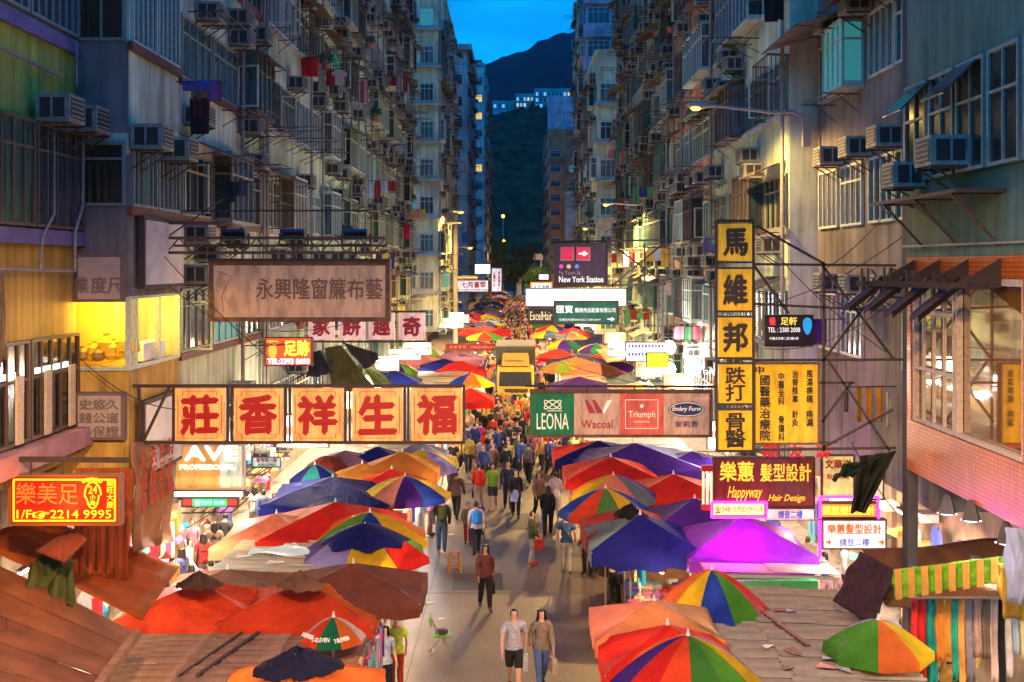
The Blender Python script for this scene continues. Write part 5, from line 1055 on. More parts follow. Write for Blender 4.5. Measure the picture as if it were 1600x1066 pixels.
for s, xx in ((-1, -9.7), (1, 9.4)):
    rr = random.Random(13 + s)
    for k in range(80 if s < 0 else 45):
        ci = rr.randrange(12); zz = rr.choice([.7, 1.1, 1.5, 1.9, 2.3, 2.7, 3.0]); o = inst('goods_item', rr.choice(GOOD + GA[:1]), None, (xx - s * .1, 23 + k * .34, zz), rr.uniform(0, 3) if k % 2 else R(90), pal[ci], (1.6, 1.6, 1.6)); tag(o, '%s item %s the %s arcade shops' % (PN[ci], 'low on the counter of' if zz < 1.5 else 'high on the wall of', 'west' if s < 0 else 'east'), 'goods', 'goods in the arcade shops')
# scarves on rails, lower right
rail = thing('scarf_rail', 'long white rail carrying the scarves at the lower right', 'rail', (7.3, 19.3, 3.42)); MB().bar((-.9, 0, 0), (2.1, 0, 0), .035).bar((-.85, 0, 0), (-.85, 0, -3.4), .03).build('bar', polew, rail)
spal = [(.75, .04, .04), (.6, .03, .03), (.02, .35, .28), (.8, .3, .05), (.8, .35, .05), (.03, .4, .3), (.8, .4, .1), (.3, .28, .3), (.55, .35, .3), (.2, .15, .12), (.6, .45, .4), (.02, .02, .02), (.75, .7, .65), (.4, .5, .6), (.7, .6, .3), (.45, .5, .7)]
for k in range(16):
    w = .15; L_ = 1.25 + .35 * math.sin(k * 1.3)
    o = MB().grid(lambda u, v: ((u - .5) * w + .01 * math.sin(8 * v), .03 * math.sin(u * 9 + k) + .02 * v, -L_ * (1 - v)), 6, 8).build('scarf', fabric('patterned_scarf', .25, .8, .45, .3, 14), None, (6.45 + k * .13, 19.25 + .01 * k, 3.40), R(12), smooth=True, color=spal[k], thick=.01)
    tag(o, '%s scarf hanging on the rail, number %d from the lane' % (['scarlet', 'deep red', 'teal', 'orange patterned', 'orange', 'green checked', 'amber patterned', 'mauve grey', 'dusty rose', 'dark brown', 'pinkish grey', 'black', 'off white', 'pale blue', 'straw yellow', 'lavender blue'][k], k + 1), 'scarf', 'scarves hanging on the rail')
hang(7.3, 18.9, 19.0, 2.1, 30, 21, 'small bright scarf on the lower rail at the right edge', 'small scarves on the lower rail', 10, 8.9)
# ---------------------------------------------------------------- big awnings and cloths near the camera
def surf(name, label, cat, pts, col, mm_=None, nu=16, nv=10, wav=.03, thick=.03, rows=None, seed=0, parent=None):
    """bilinear cloth between four corner points with ripples"""
    A, B, Cc, Dd = [Vector(p) for p in pts]; nrm = (B - A).cross(Dd - A).normalized(); rr = random.Random(seed)
    def f(u, v):
        p = A.lerp(B, u).lerp(Dd.lerp(Cc, u), v); k = noise.noise((u * 4 + seed, v * 2.5, seed)) * wav * 2 + math.sin(u * 22 + seed) * wav * .25
        return p + nrm * k
    o = MB().grid(f, nu, nv).build(name, mm_ or FAB, parent, smooth=True, color=col, thick=thick)
    if cat: tag(o, label, cat)
    return o
planked = mat('rusty_sheet_roof', (.19, .065, .018), .65, metal=.1, var=.45, scale=1.8)
t = thing('sheet_awning', 'large rust brown sheet awning filling the lower left corner', 'awning', (0, 0, 0))
A, B, Cc, Dd = P(-160, 860, 19.6), P(205, 985, 17.4), P(55, 1130, 14.6), P(-300, 1000, 15.2)
A = Vector((-9.6, 19.8, 4.3)); B = Vector((-6.0, 18.8, 3.0)); Cc = Vector((-5.6, 15.4, 3.1)); Dd = Vector((-9.6, 15.0, 4.4))
ns = 9
for k in range(ns):
    u0, u1 = k / ns, (k + 1) / ns + .006; a_, b_, c_, d_ = A.lerp(Dd, u0), B.lerp(Cc, u0), B.lerp(Cc, u1), A.lerp(Dd, u1); z_ = .02 * (k % 2)
    MB().grid(lambda u, v: (a_.lerp(b_, u).lerp(d_.lerp(c_, u), v) + Vector((0, 0, z_ + .02 * noise.noise((u * 5, k, v))))), 12, 2).build('roof_sheet', planked, t, thick=.02)
MB().bar(B, Cc, .12).build('edge_beam', wood, t); MB().bar(A.lerp(B, .3), Dd.lerp(Cc, .45) , .05).build('roof_batten', fr_dark, t)
surf('cloth_awning', 'orange brown cloth awning sloping down behind the large rust awning', 'awning', [(-9.4, 23.2, 3.95), (-9.0, 19.9, 4.2), (-6.35, 20.2, 2.8), (-6.6, 23.3, 2.9)], (.50, .13, .03), wav=.05)
surf('striped_curtain', 'orange striped curtain hanging under the salon signs, left edge', 'curtain', [P(112, 905, 20.6), P(198, 905, 21.6), P(211, 731, 21.6), P(118, 731, 20.6)], (.62, .20, .04), wav=.05, nu=24)
for k in range(6): 
    px = 128 + 14 * k; MB().bar(P(px, 895, 20.55 + .16 * k), P(px + 1, 735, 20.55 + .16 * k), .03).build('curtain_stripe', mat('dark_red_stripe', (.4, .03, .01), .8), bpy.data.objects['striped_curtain'])
bn = surf('cloth_banner', 'tan cloth banner with faded red characters beside the orange striped curtain', 'banner', [P(207, 862, 22.0), P(270, 846, 24.6), P(268, 694, 24.6), P(205, 690, 22.0)], (.56, .30, .15), wav=.07, nu=22)
for k, (s_, px) in enumerate((('大減價', 216), ('衣服裝', 232), ('床品市', 246), ('特平街', 259))):
    p = P(px, 765, 22.0 + 2.6 * (px - 207) / 63); p.z = 4.75; text(s_, .36, 1.15, mat('faded_red_paint', (.45, .06, .03), .8), None, p + Vector((.10, 0, 0)), .012, vertical=True, rz=R(88)).parent = bn
surf('green_striped_tarp', 'green striped tarpaulin drooping over the rust awning', 'tarpaulin', [P(35, 930, 19.0), P(118, 955, 18.9), P(112, 868, 19.6), P(60, 870, 19.6)], (.14, .17, .05), wav=.16)
o = surf('wood_flap', 'tilted reddish board under the neon foot sign', 'board', [P(55, 862, 19.2), P(100, 880, 18.8), P(136, 842, 19.0), P(112, 826, 19.6)], (.38, .12, .07), wav=.0, thick=.05)
surf('hanging_cloth', 'grey rag hanging over the edge of the ochre wall, left edge', 'cloth', [P(-4, 575, 18.6), P(8, 560, 18.7), P(6, 425, 18.7), P(-6, 425, 18.6)], (.3, .22, .16), wav=.06)
# right: brown roof with green yellow valance
surf('canvas_roof', 'brown canvas roof stained yellow along its front edge, right side', 'awning', [(6.6, 22.8, 3.35), (6.35, 20.6, 2.95), (9.9, 18.6, 3.05), (10.0, 21.5, 3.9)], (.26, .12, .06), wav=.06, nu=20)
val = surf('striped_valance', 'lime green and yellow striped valance below the brown canvas roof', 'valance', [P(1398, 935, 18.9), P(1592, 905, 17.6), P(1592, 866, 17.6), P(1396, 890, 18.9)], (.28, .60, .05), wav=.05, nu=30)
for k in range(9):
    u0 = (k + .0) / 9; u1 = u0 + .055; a_ = P(1398, 936, 18.85).lerp(P(1592, 906, 17.55), u0); b_ = P(1398, 936, 18.85).lerp(P(1592, 906, 17.55), u1); c_ = P(1396, 889, 18.85).lerp(P(1592, 865, 17.55), u1); d_ = P(1396, 889, 18.85).lerp(P(1592, 865, 17.55), u0)
    MB().add([p + Vector((0, -.06, 0)) for p in (a_, b_, c_, d_)], [(0, 1, 2, 3)]).build('valance_stripe', FAB, val, color=(.85, .48, .1), thick=.008)
surf('black_tarp', 'black tarpaulin sheet hanging off the left end of the brown canvas roof', 'tarpaulin', [P(1302, 940, 22.0), P(1362, 975, 20.3), P(1400, 892, 20.3), P(1345, 862, 22.2)], (.05, .03, .028), mm_=dyed('black_polythene', .9, .03), wav=.05, nu=40, nv=20)
surf('yellow_sheet', 'yellow cloth hanging at the right edge beside the scarves', 'cloth', [P(1572, 965, 17.3), P(1606, 970, 17.0), P(1606, 880, 17.0), P(1560, 880, 17.4)], (.75, .5, .08), wav=.08)
surf('pale_cloth', 'pale blue white cloth hanging at the right edge below the stage lights', 'cloth', [P(1578, 940, 16.7), P(1598, 945, 16.5), P(1606, 826, 16.5), P(1572, 824, 16.8)], (.5, .58, .75), wav=.06)
surf('dark_rag', 'torn dark netting bundled on the scaffold above the white light board', 'netting', [P(1330, 800, 22.4), P(1352, 800, 22.3), P(1400, 705, 21.9), P(1345, 712, 22.3)], (.05, .05, .035), wav=.13, nu=34, nv=22)
surf('dark_rag', 'dark green torn net hanging beside the bundled netting', 'netting', [P(1300, 750, 22.6), P(1335, 742, 22.5), P(1380, 712, 22.0), P(1320, 724, 22.5)], (.03, .07, .04), wav=.12, nu=30, nv=18)
surf('leaning_awning', 'folded olive awning leaning out from the left tenement', 'awning', [P(520, 610, 37), P(590, 612, 36), P(533, 540, 38), P(508, 545, 39)], (.30, .26, .10), wav=.04)
surf('leaning_awning', 'dark grey folded awning left of the olive one', 'awning', [P(480, 590, 37), P(520, 583, 36.6), P(500, 548, 38), P(487, 553, 38.5)], (.12, .10, .10), wav=.04)
surf('leaning_awning', 'charcoal folded awning behind the pale character panels', 'awning', [P(570, 578, 40), P(592, 562, 39.6), P(590, 552, 39.6), P(536, 535, 41)], (.11, .09, .10), wav=.05)
surf('leaning_awning', 'green striped folded awning under the charcoal one', 'awning', [P(585, 602, 40), P(615, 600, 39.6), P(580, 568, 40), P(566, 572, 41)], (.35, .40, .15), wav=.04)
surf('pale_awning', 'long cream roof sheet over the shops right of the striped umbrellas', 'awning', [(5.0, 66, 3.4), (6.7, 66, 3.7), (6.8, 76, 3.7), (5.0, 76, 3.4)], (.5, .42, .22), wav=.03)
# ---------------------------------------------------------------- people: one skinned body per pose, clothes cut from it
skinm = mat('skin', (.55, .30, .19), .55); hairm = mat('black_hair', (.012, .009, .008), .45); shoem = dyed('shoe_leather', .5); topm = dyed('top_cloth'); legm = dyed('trouser_cloth'); eyem = mat('eye_dark', (.01, .01, .01), .3)
def person_mesh(stride=.0, armf=.1, elbow=.2, fem=False, reach=0, look=0):
    """returns body mesh and cut clothes for a 1.7 m figure facing -Y, feet at z=0"""
    sh = .185 if not fem else .162; hp = .095 if not fem else .10
    V = {}; E_ = []; Rd = {}
    def v(n, p, r): V[n] = Vector(p); Rd[n] = r
    def e(a, b): E_.append((a, b))
    v('pel', (0, 0, .93), (.135, .105)); v('waist', (0, .0, 1.06), (.115 if fem else .13, .09)); v('chest', (0, 0, 1.26), (.14, .105)); v('ucl', (0, .01, 1.38), (.115, .075)); v('neck', (0, .0, 1.465), (.05, .05)); v('jaw', (0, -.018, 1.54), (.058, .066)); v('head', (0, -.006, 1.61), (.074, .088)); v('crown', (0, .0, 1.695), (.032, .04))
    for a, b in (('pel', 'waist'), ('waist', 'chest'), ('chest', 'ucl'), ('ucl', 'neck'), ('neck', 'jaw'), ('jaw', 'head'), ('head', 'crown')): e(a, b)
    for s, nm in ((-1, 'l'), (1, 'r')):
        st = stride * s; knee_b = max(0, -st) * .35 + .02
        hipx = hp * s
        v(nm + 'hip', (hipx, 0, .86), (.088, .088)); kx = (hipx * .95, -st * .5 - knee_b * .6, .48); v(nm + 'knee', kx, (.058, .06))
        v(nm + 'calf', (hipx * .93, -st * .72 + knee_b * .2, .30), (.05, .056)); v(nm + 'ank', (hipx * .9, -st + knee_b * .7, .085 + knee_b * .25), (.034, .036)); v(nm + 'toe', (hipx * 1.1, -st + knee_b * .7 - .17, .035 + knee_b * .08), (.038, .026))
        e('pel', nm + 'hip'); e(nm + 'hip', nm + 'knee'); e(nm + 'knee', nm + 'calf'); e(nm + 'calf', nm + 'ank'); e(nm + 'ank', nm + 'toe')
        ar = -st * armf * 2.0; el = elbow
        v(nm + 'sho', (sh * s, .005, 1.385), (.055, .055)); v(nm + 'elb', (s * (sh + .055), ar * -.5 + .03, 1.12), (.038, .038))
        if reach and s == 1: hx = (s * (sh - .01), -.28, 1.22)
        else: hx = (s * (sh + .05), -ar * 1.0 - .24 * math.sin(el), .89 + .05 * el)
        v(nm + 'wri', hx, (.024, .026)); d = (Vector(hx) - V[nm + 'elb']).normalized()
        palm = Vector(hx) + d * .065; v(nm + 'palm', palm, (.018, .036)); e('ucl', nm + 'sho'); e(nm + 'sho', nm + 'elb'); e(nm + 'elb', nm + 'wri'); e(nm + 'wri', nm + 'palm')
        side = d.cross(Vector((1, 0, 0))).normalized()
        for k in range(4):
            fb = palm + d * .03 + side * (.027 - .018 * k); v('%sf%d' % (nm, k), fb + d * .015, (.009, .009)); v('%sg%d' % (nm, k), fb + d * (.05 + .008 * (k in (1, 2))) + Vector((-s * .012, 0, 0)), (.007, .007)); e(nm + 'palm', '%sf%d' % (nm, k)); e('%sf%d' % (nm, k), '%sg%d' % (nm, k))
        v(nm + 'th', Vector(hx) + d * .06 + side * .045, (.009, .009)); e(nm + 'wri', nm + 'th')
    names = list(V); me = bpy.data.meshes.new('b'); me.from_pydata([V[n] for n in names], [(names.index(a), names.index(b)) for a, b in E_], [])
    o = bpy.data.objects.new('b', me); COL.objects.link(o); md = o.modifiers.new('s', 'SKIN'); md.use_smooth_shade = True
    for i, n_ in enumerate(names): me.skin_vertices[0].data[i].radius = Rd[n_]
    me.skin_vertices[0].data[0].use_root = True
    o.modifiers.new('d', 'SUBSURF').levels = 1
    dg = bpy.context.evaluated_depsgraph_get(); dg.update(); ev = bpy.data.meshes.new_from_object(o.evaluated_get(dg)); bpy.data.objects.remove(o)
    vs = [w.co.copy() for w in ev.vertices]; fs = [tuple(p.vertices) for p in ev.polygons]; nr = [w.normal.copy() for w in ev.vertices]
    # face: pull the front of the head into a nose, brow and chin
    for i, q in enumerate(vs):
        if q.z > 1.5 and q.y < -.06 and abs(q.x) < .03 and 1.55 < q.z < 1.61: q.y -= .016
    segs = [(a, b) for a, b in E_]
    def cls(c):
        best, bn = 9, None
        for a, b in segs:
            A_, B_ = V[a], V[b]; d = B_ - A_; t_ = max(0, min(1, (c - A_).dot(d) / d.length_squared)); q = (A_ + d * t_ - c).length
            if q < best: best, bn, bt = q, (a, b), t_
        return bn, bt
    cl = [cls(sum((vs[i] for i in f), Vector()) / len(f)) for f in fs]
    def cut(name, test, off, m_, hem=0):
        use = [f for f, (sg, t_) in zip(fs, cl) if test(sg, t_, sum((vs[i] for i in f), Vector()) / len(f))]
        idx = {}; nv = []
        for f in use:
            for i in f:
                if i not in idx:
                    idx[i] = len(nv); q = vs[i] + nr[i] * off
                    if hem and abs(q.x) < .21 and q.z < hem + .05: q.z = hem
                    nv.append(q)
        return MB().add(nv, [tuple(idx[i] for i in f) for f in use]).mesh(name, m_, True)
    arm = lambda sg: sg[0][1:] in ('sho', 'elb') and sg[1][1:] in ('elb', 'wri')
    tors = lambda sg: sg[0] in ('waist', 'chest') or sg[1] in ('waist',) or sg in (('ucl', 'lsho'), ('ucl', 'rsho'))
    out = {'body': MB().add(vs, fs).mesh('body', skinm, True)}
    out['short'] = cut('shirt', lambda sg, t_, c: ((tors(sg) or sg[0] == 'pel') and c.z > .87) or (sg[0][1:] == 'sho' and t_ < .62), .026, topm, .885)
    out['long'] = cut('jacket', lambda sg, t_, c: ((tors(sg) or sg[0] == 'pel') and c.z > .84) or arm(sg), .026, topm, .85)
    out['trousers'] = cut('trousers', lambda sg, t_, c: (sg[0] == 'pel' and c.z < .99) or sg[0][1:] in ('hip', 'knee', 'calf') and c.z > .10, .019, legm)
    out['shorts'] = cut('shorts', lambda sg, t_, c: (sg[0] == 'pel' and c.z < .99) or (sg[0][1:] == 'hip' and t_ < .85), .024, legm)
    out['shoe'] = cut('shoes', lambda sg, t_, c: sg[0][1:] == 'ank' or c.z < .075, .012, shoem)
    hz = 1.585
    out['hair'] = cut('hair', lambda sg, t_, c: (c.z > 1.645 or (c.z > 1.54 and c.y > -.005) or (c.z > 1.60 and abs(c.x) > .055 and c.y > -.045)), .017, hairm)
    mb = MB(); mb.grid(lambda u, w_: ((.092 + .055 * w_) * math.cos(math.pi * (u * 1.3 - .15)), .0 + (.10 + .02 * w_) * math.sin(math.pi * (u * 1.3 - .15)), 1.67 - .46 * w_), 12, 6)
    out['longhair'] = mb.mesh('long_hair', hairm, True)
    mb = MB(); mb.grid(lambda u, w_: ((.15 + .06 * w_) * math.cos(2 * math.pi * u), (.115 + .06 * w_) * math.sin(2 * math.pi * u), 1.0 - .42 * w_), 18, 4); out['skirt'] = mb.mesh('skirt', legm, True)
    mb = MB()
    for s in (-.028, .028): mb.ball((s, -.088, 1.592), .009, 6, 4)
    mb.box(-.02, .02, -.09, -.08, 1.542, 1.548); out['face'] = mb.mesh('eyes_and_mouth', eyem)
    hd = out['hand'] = (V['rwri'], V['lwri'])
    return out
POSES = [person_mesh(.26, .45, .2), person_mesh(-.22, .4, .5), person_mesh(.05, .1, .15), person_mesh(.04, .1, 1.2, fem=True), person_mesh(.24, .35, .25, fem=True), person_mesh(.03, .1, .3, reach=1), person_mesh(-.20, .3, .2, fem=True)]
BAG = MB().box(-.13, .13, -.05, .05, -.3, 0).tube([(-.08, 0, 0), (-.06, 0, .16), (.06, 0, .16), (.08, 0, 0)], .008, 4).mesh('bag', topm)
PACK = MB().lathe([(.1, 0), (.16, .06), (.17, .25), (.14, .38), (.06, .42)], 8).mesh('backpack', topm)
def person(label, x, y, rz, pose, top, bottom, shirt='short', legs='trousers', hair='hair', h=1.68, shoes=(.04, .03, .03), bag=None, pack=None, group='people walking in the market lane', face=False, cap=None, skirt=None, strap=None, z=0):
    k = POSES[pose]; t = thing('person', label, 'person', (x, y, z), R(rz), group); s = h / 1.73; t.scale = (s, s, s)
    inst('body', k['body'], t); inst(k[shirt].name.split('.')[0], k[shirt], t, color=top); 
    if skirt: inst('skirt', k['skirt'], t, color=skirt); inst('leggings', k['trousers'], t, color=bottom)
    else: inst(legs, k[legs], t, color=bottom)
    inst('shoes', k['shoe'], t, color=shoes)
    if cap: MB().lathe([(.1, 0), (.105, .03), (.09, .08), (.04, .105)], 10).box(-.07, .07, -.17, -.06, 0, .012).build('cap', topm, t, (0, 0, 1.63), color=cap)
    else:
        inst('hair', k['hair'], t)
        if hair == 'long': inst('long_hair', k['longhair'], t)
    if face: inst('eyes_and_mouth', k['face'], t)
    if strap: MB().tube([(.13, .02, 1.5), (.02, .16, 1.25), (-.16, .12, 1.0)], .016, 4).build('bag_strap', fr_dark, t)
    if bag: b_ = inst('hand_bag', BAG, None, Matrix.Translation(t.location) @ Matrix.Rotation(t.rotation_euler[2], 4, 'Z') @ (s * (k['hand'][0] + Vector((0, 0, -.2)))), R(rz + 90), bag); tag(b_, 'bag of the ' + ' '.join(label.split(',')[0].split()[:10]), 'bag', 'bags carried by shoppers')
    if pack: b_ = inst('backpack', PACK, None, Matrix.Translation(t.location) @ Matrix.Rotation(t.rotation_euler[2], 4, 'Z') @ Vector((0, .17 * s, 1.02 * s)), R(rz), pack, (1, .6, 1)); tag(b_, 'backpack of the ' + ' '.join(label.split(',')[0].split()[:11]), 'backpack', 'backpacks of shoppers')
    return t
def pp(label, px, py, rz, *a, **k):
    p = G(px, py, 0); return person(label, p.x, p.y, rz, *a, **k)
B_ = (.02, .018, .02); J = (.06, .09, .18)
pp('woman in a striped top and dark trousers walking alone in the lane', 758, 952, 10, 4, (.16, .05, .05), B_, 'long', hair='long', bag=(.03, .02, .02), face=True)
pp('man in a grey printed shirt and black shorts, lowest in the lane', 803, 1082, 0, 0, (.40, .40, .42), B_, 'short', 'shorts', face=True, bag=(.5, .55, .6), h=1.76)
pp('long haired woman in blue jeans beside the man in black shorts', 846, 1076, 15, 6, (.22, .17, .12), (.08, .13, .28), 'long', hair='long', face=True, bag=(.4, .3, .2), h=1.68)
pp('man in a blue shirt and pale jeans with a bag strap, back to us', 885, 897, 170, 2, (.04, .10, .25), (.42, .40, .36), 'short', strap=True, h=1.78)
pp('woman in a patterned red jacket beside the dark blue canopy', 918, 900, 200, 3, (.35, .08, .05), B_, 'long', hair='long', h=1.6)
pp('shopper in blue jeans behind the woman in the patterned jacket', 936, 897, 180, 2, (.6, .2, .1), (.04, .06, .2), 'short')
pp('woman in a peach top and dark skirt leaning towards the goods', 961, 944, 215, 5, (.8, .45, .28), B_, 'short', hair='long', skirt=(.02, .02, .025), bag=(.06, .03, .02))
pp('person in a green coat and red shoes holding a red bag', 831, 883, 90, 3, (.10, .12, .05), (.45, .42, .4), 'long', shoes=(.6, .03, .02), bag=(.7, .04, .03), h=1.62)
pp('woman in a black coat walking away with a white bag', 856, 838, 175, 6, (.02, .02, .02), B_, 'long', hair='long', bag=(.8, .75, .7))
pp('woman in black with a lime scarf beside the black coat', 842, 812, 20, 4, (.25, .15, .1), B_, 'long', hair='long', bag=(.5, .75, .05))
pp('woman in a black top over a pale blue skirt, walking towards us', 806, 808, 0, 4, (.03, .025, .04), B_, 'long', hair='hair', skirt=(.45, .5, .8), face=True)
pp('tall man in dark blue beside the woman in the pale skirt', 794, 797, 5, 0, (.03, .04, .08), (.03, .04, .08), 'long', face=True, h=1.78, bag=(.6, .6, .75))
pp('man in a lime shirt and shorts under an open dark jacket', 770, 797, -5, 1, (.25, .6, .03), (.05, .06, .09), 'short', 'shorts', shoes=(.6, .2, .05), face=True)
pp('woman in a bright red coat in the middle of the lane', 748, 795, 175, 6, (.65, .05, .03), (.4, .35, .35), 'long', bag=(.08, .03, .02))
pp('person in a brown coat left of the red coat', 713, 812, 170, 0, (.12, .06, .05), B_, 'long', h=1.7)
pp('man with a black and olive backpack near the striped umbrella', 690, 864, 185, 2, (.05, .05, .05), (.04, .07, .12), 'long', pack=(.06, .06, .02), h=1.76)
pp('woman with a bright blue backpack and white sleeves', 744, 868, 190, 6, (.7, .65, .7), (.03, .03, .05), 'long', pack=(.05, .3, .8))
pp('child in a green checked top and dark red trousers', 731, 850, 5, 2, (.25, .25, .12), (.35, .02, .04), 'long', h=1.35, face=True)
pp('small child walking beside the woman with the blue backpack', 750, 838, 20, 4, (.12, .05, .12), (.05, .03, .08), 'short', h=1.15)
pp('person in pale lavender near the red canopy edge', 868, 812, 190, 3, (.55, .5, .65), (.5, .4, .35), 'long', bag=(.1, .05, .04))
pp('man with a grey backpack left of the large green brand panel', 826, 756, 170, 0, (.12, .10, .10), B_, 'short', pack=(.12, .1, .09))
pp('tall man in dark clothes in the upper lane', 782, 728, 180, 1, (.04, .05, .05), B_, 'long', h=1.8, shoes=(.8, .8, .8))
pp('man in a grey shirt and bright blue jeans in the upper lane', 767, 722, 175, 0, (.22, .24, .25), (.03, .12, .4), 'short', bag=(.7, .7, .7))
pp('woman in magenta in the upper lane', 750, 716, 170, 4, (.75, .04, .25), (.12, .08, .08), 'long')
pp('girl with a grey and pink backpack in the upper lane', 749, 742, 185, 6, (.6, .15, .2), (.15, .12, .1), 'short', pack=(.25, .2, .2), h=1.55)
pp('dark clothed man with a blue bag beside the last character panel', 724, 728, 180, 1, (.05, .03, .05), (.03, .04, .08), 'long', pack=(.03, .15, .5))
pp('man in black with brown trousers left of the brand board', 809, 700, 180, 1, (.03, .03, .03), (.25, .12, .06), 'short', h=1.78)
pp('woman in dark clothes walking towards us, upper lane', 802, 735, 5, 4, (.12, .05, .04), B_, 'long', face=True)
pp('worker in a white cap and lime shirt at the lower left stall', 619, 1082, 200, 2, (.55, .75, .05), (.4, .05, .02), 'short', cap=(.8, .78, .7), h=1.6)
pp('dark haired woman below the lime shirted worker', 601, 1100, 20, 3, (.5, .5, .5), B_, 'short', hair='long', face=True, h=1.6)
pp('person with a pink cap by the faded striped umbrella', 672, 838, 100, 3, (.75, .2, .35), (.2, .1, .1), 'short', cap=(.8, .3, .5))
tt = [((.3, .2, .15), 'brown'), ((.05, .05, .06), 'black'), ((.5, .3, .08), 'mustard'), ((.1, .12, .3), 'dark blue'), ((.6, .6, .6), 'white'), ((.35, .04, .04), 'dark red'), ((.4, .25, .35), 'mauve')]
for k, (px, py, rz) in enumerate(((236, 925, 90), (255, 938, 60), (268, 930, 250), (284, 918, 240), (296, 900, 90), (318, 890, 200), (300, 862, 30), (335, 868, 190), (352, 850, 170), (430, 812, 10), (412, 806, 200), (398, 800, 180), (330, 940, 200), (300, 950, 120))):
    c_, nm = tt[k % 7]; p = G(px, py + 40, 0); person('shopper in %s at the shops under the left arcade' % nm, p.x, p.y, rz, [3, 2, 5, 4, 0, 6][k % 6], c_, [B_, J, (.2, .15, .12)][k % 3], ['long', 'short'][k % 2], hair=['hair', 'long'][k % 2], group='shoppers under the left arcade', face=True)
for k, (px, py, rz) in enumerate(((1222, 925, 180), (1243, 930, 160), (1262, 925, 200), (1290, 955, 90), (1300, 985, 180), (1480, 1120, 190), (1500, 1110, 160), (1455, 1100, 100), (1320, 935, 80), (1160, 900, 190), (1410, 1080, 40), (1208, 890, 170))):
    c_, nm = tt[(k * 3 + 1) % 7]; p = G(px, py + 10, 0); person('shopper in %s behind the right hand stalls' % nm, p.x, p.y, rz, [2, 3, 0, 5][k % 4], c_, B_, 'long', hair=['hair', 'long'][k % 2], group='shoppers behind the right hand stalls')
# the crowd between the ranks, each person an object; colours decide the label
rnd = random.Random(77); cols = [((.6, .05, .03), 'red'), ((.03, .03, .035), 'black'), ((.02, .025, .03), 'black'), ((.04, .04, .06), 'black'), ((.65, .6, .55), 'white'), ((.05, .08, .3), 'blue'), ((.3, .28, .26), 'grey'), ((.6, .3, .08), 'orange'), ((.1, .2, .08), 'green'), ((.55, .2, .3), 'pink'), ((.25, .13, .07), 'brown'), ((.65, .5, .1), 'yellow')]
def crowd_mesh(k, name='clothed_figure'):
    q = POSES[k]; mb = MB(); ms = [skinm, topm, legm2, hairm]
    for i, key in enumerate(('body', ['long', 'short'][k % 2], 'trousers', 'hair')):
        me = q[key]; mb.mi = i; mb.add([v.co.copy() for v in me.vertices], [tuple(p.vertices) for p in me.polygons])
    return mb.mesh(name, ms, True)
legm2 = mat('crowd_dark_trousers', (.035, .03, .04), .8)
CM = [crowd_mesh(k) for k in (0, 1, 3, 4, 6)]
placed = []
def free(x, y, r):
    return all((x - a) ** 2 + (y - b) ** 2 > r * r for a, b in placed[-300:])
n = 0
while n < 245:
    y = 46 + 72 * rnd.random() ** .75 if n > 90 else rnd.uniform(48, 70); x = rnd.uniform(-2.75, 2.35)
    if 69.5 < y < 80.5 and -1.6 < x < 1.5: continue
    if not free(x, y, .5): continue
    placed.append((x, y)); c_, nm = rnd.choice(cols); away = rnd.random() < .5
    where = 'this side of the truck' if y < 70 else ('beside the truck' if y < 81 else 'beyond the truck')
    o = inst('person', rnd.choice(CM), None, (x, y, 0), R((180 if away else 0) + rnd.uniform(-35, 35)), c_, [rnd.uniform(.92, 1.03)] * 3)
    tag(o, '%s topped person walking %s, %s' % (nm, 'away' if away else 'towards us', ('left part' if x < -1 else ('right part' if x > .8 else 'middle')) + ' of the crowd ' + where), 'person', 'people in the dense crowd'); n += 1
# past the limit: the rest of the crowd, far down the lane
src = [[v.co.copy() for v in CM[0].vertices], [tuple(p.vertices) for p in CM[0].polygons]]
def lowfig(mb, x, y, a, h, ci):
    c, s = math.cos(a), math.sin(a)
    def q(px, py, pz): return (x + (px * c - py * s), y + (px * s + py * c), pz * h / 1.7)
    def ring(z, rx, ry, ox=0, oy=0, n=6): return [q(ox + rx * math.cos(k * 2 * math.pi / n), oy + ry * math.sin(k * 2 * math.pi / n), z) for k in range(n)]
    def loft(rings):
        vs = sum(rings, []); n = 6; fs = [(j * n + k, j * n + (k + 1) % n, (j + 1) * n + (k + 1) % n, (j + 1) * n + k) for j in range(len(rings) - 1) for k in range(n)] + [tuple((len(rings) - 1) * n + k for k in range(n))]
        mb.add(vs, fs)
    mb.mi = 1
    for sx, sy in ((-.09, .1), (.09, -.1)): loft([ring(0, .05, .09, sx, sy), ring(.45, .06, .06, sx, sy * .6), ring(.88, .09, .1, sx * .9, 0)])
    mb.mi = 3 + ci; loft([ring(.82, .17, .12), ring(1.1, .15, .11), ring(1.35, .21, .12), ring(1.44, .08, .07)])
    for sx in (-1, 1): loft([ring(.85, .04, .04, sx * .27, sx * .1), ring(1.12, .045, .045, sx * .26, sx * .03), ring(1.4, .06, .06, sx * .2)])
    mb.mi = 0; loft([ring(1.42, .05, .05), ring(1.5, .07, .08), ring(1.6, .08, .09), ring(1.62, .07, .08)])
    mb.mi = 2; loft([ring(1.56, .082, .09, 0, .02), ring(1.66, .085, .095, 0, .01), ring(1.72, .04, .05)])
mb = MB(); rnd = random.Random(5); 
for k in range(620):
    y = 117 + 175 * rnd.random() ** .9; x = rnd.uniform(-2.6, 2.3); lowfig(mb, x, y, rnd.uniform(0, 6.28), rnd.uniform(1.55, 1.8), rnd.randint(0, 11))
o = mb.build('crowd', [skinm, legm2, hairm] + [mat('crowd_shirt_%s' % nm, c_, .8) for c_, nm in cols]); tag(o, 'dense far off crowd filling the lane down to the trees', 'crowd', None, 'stuff')
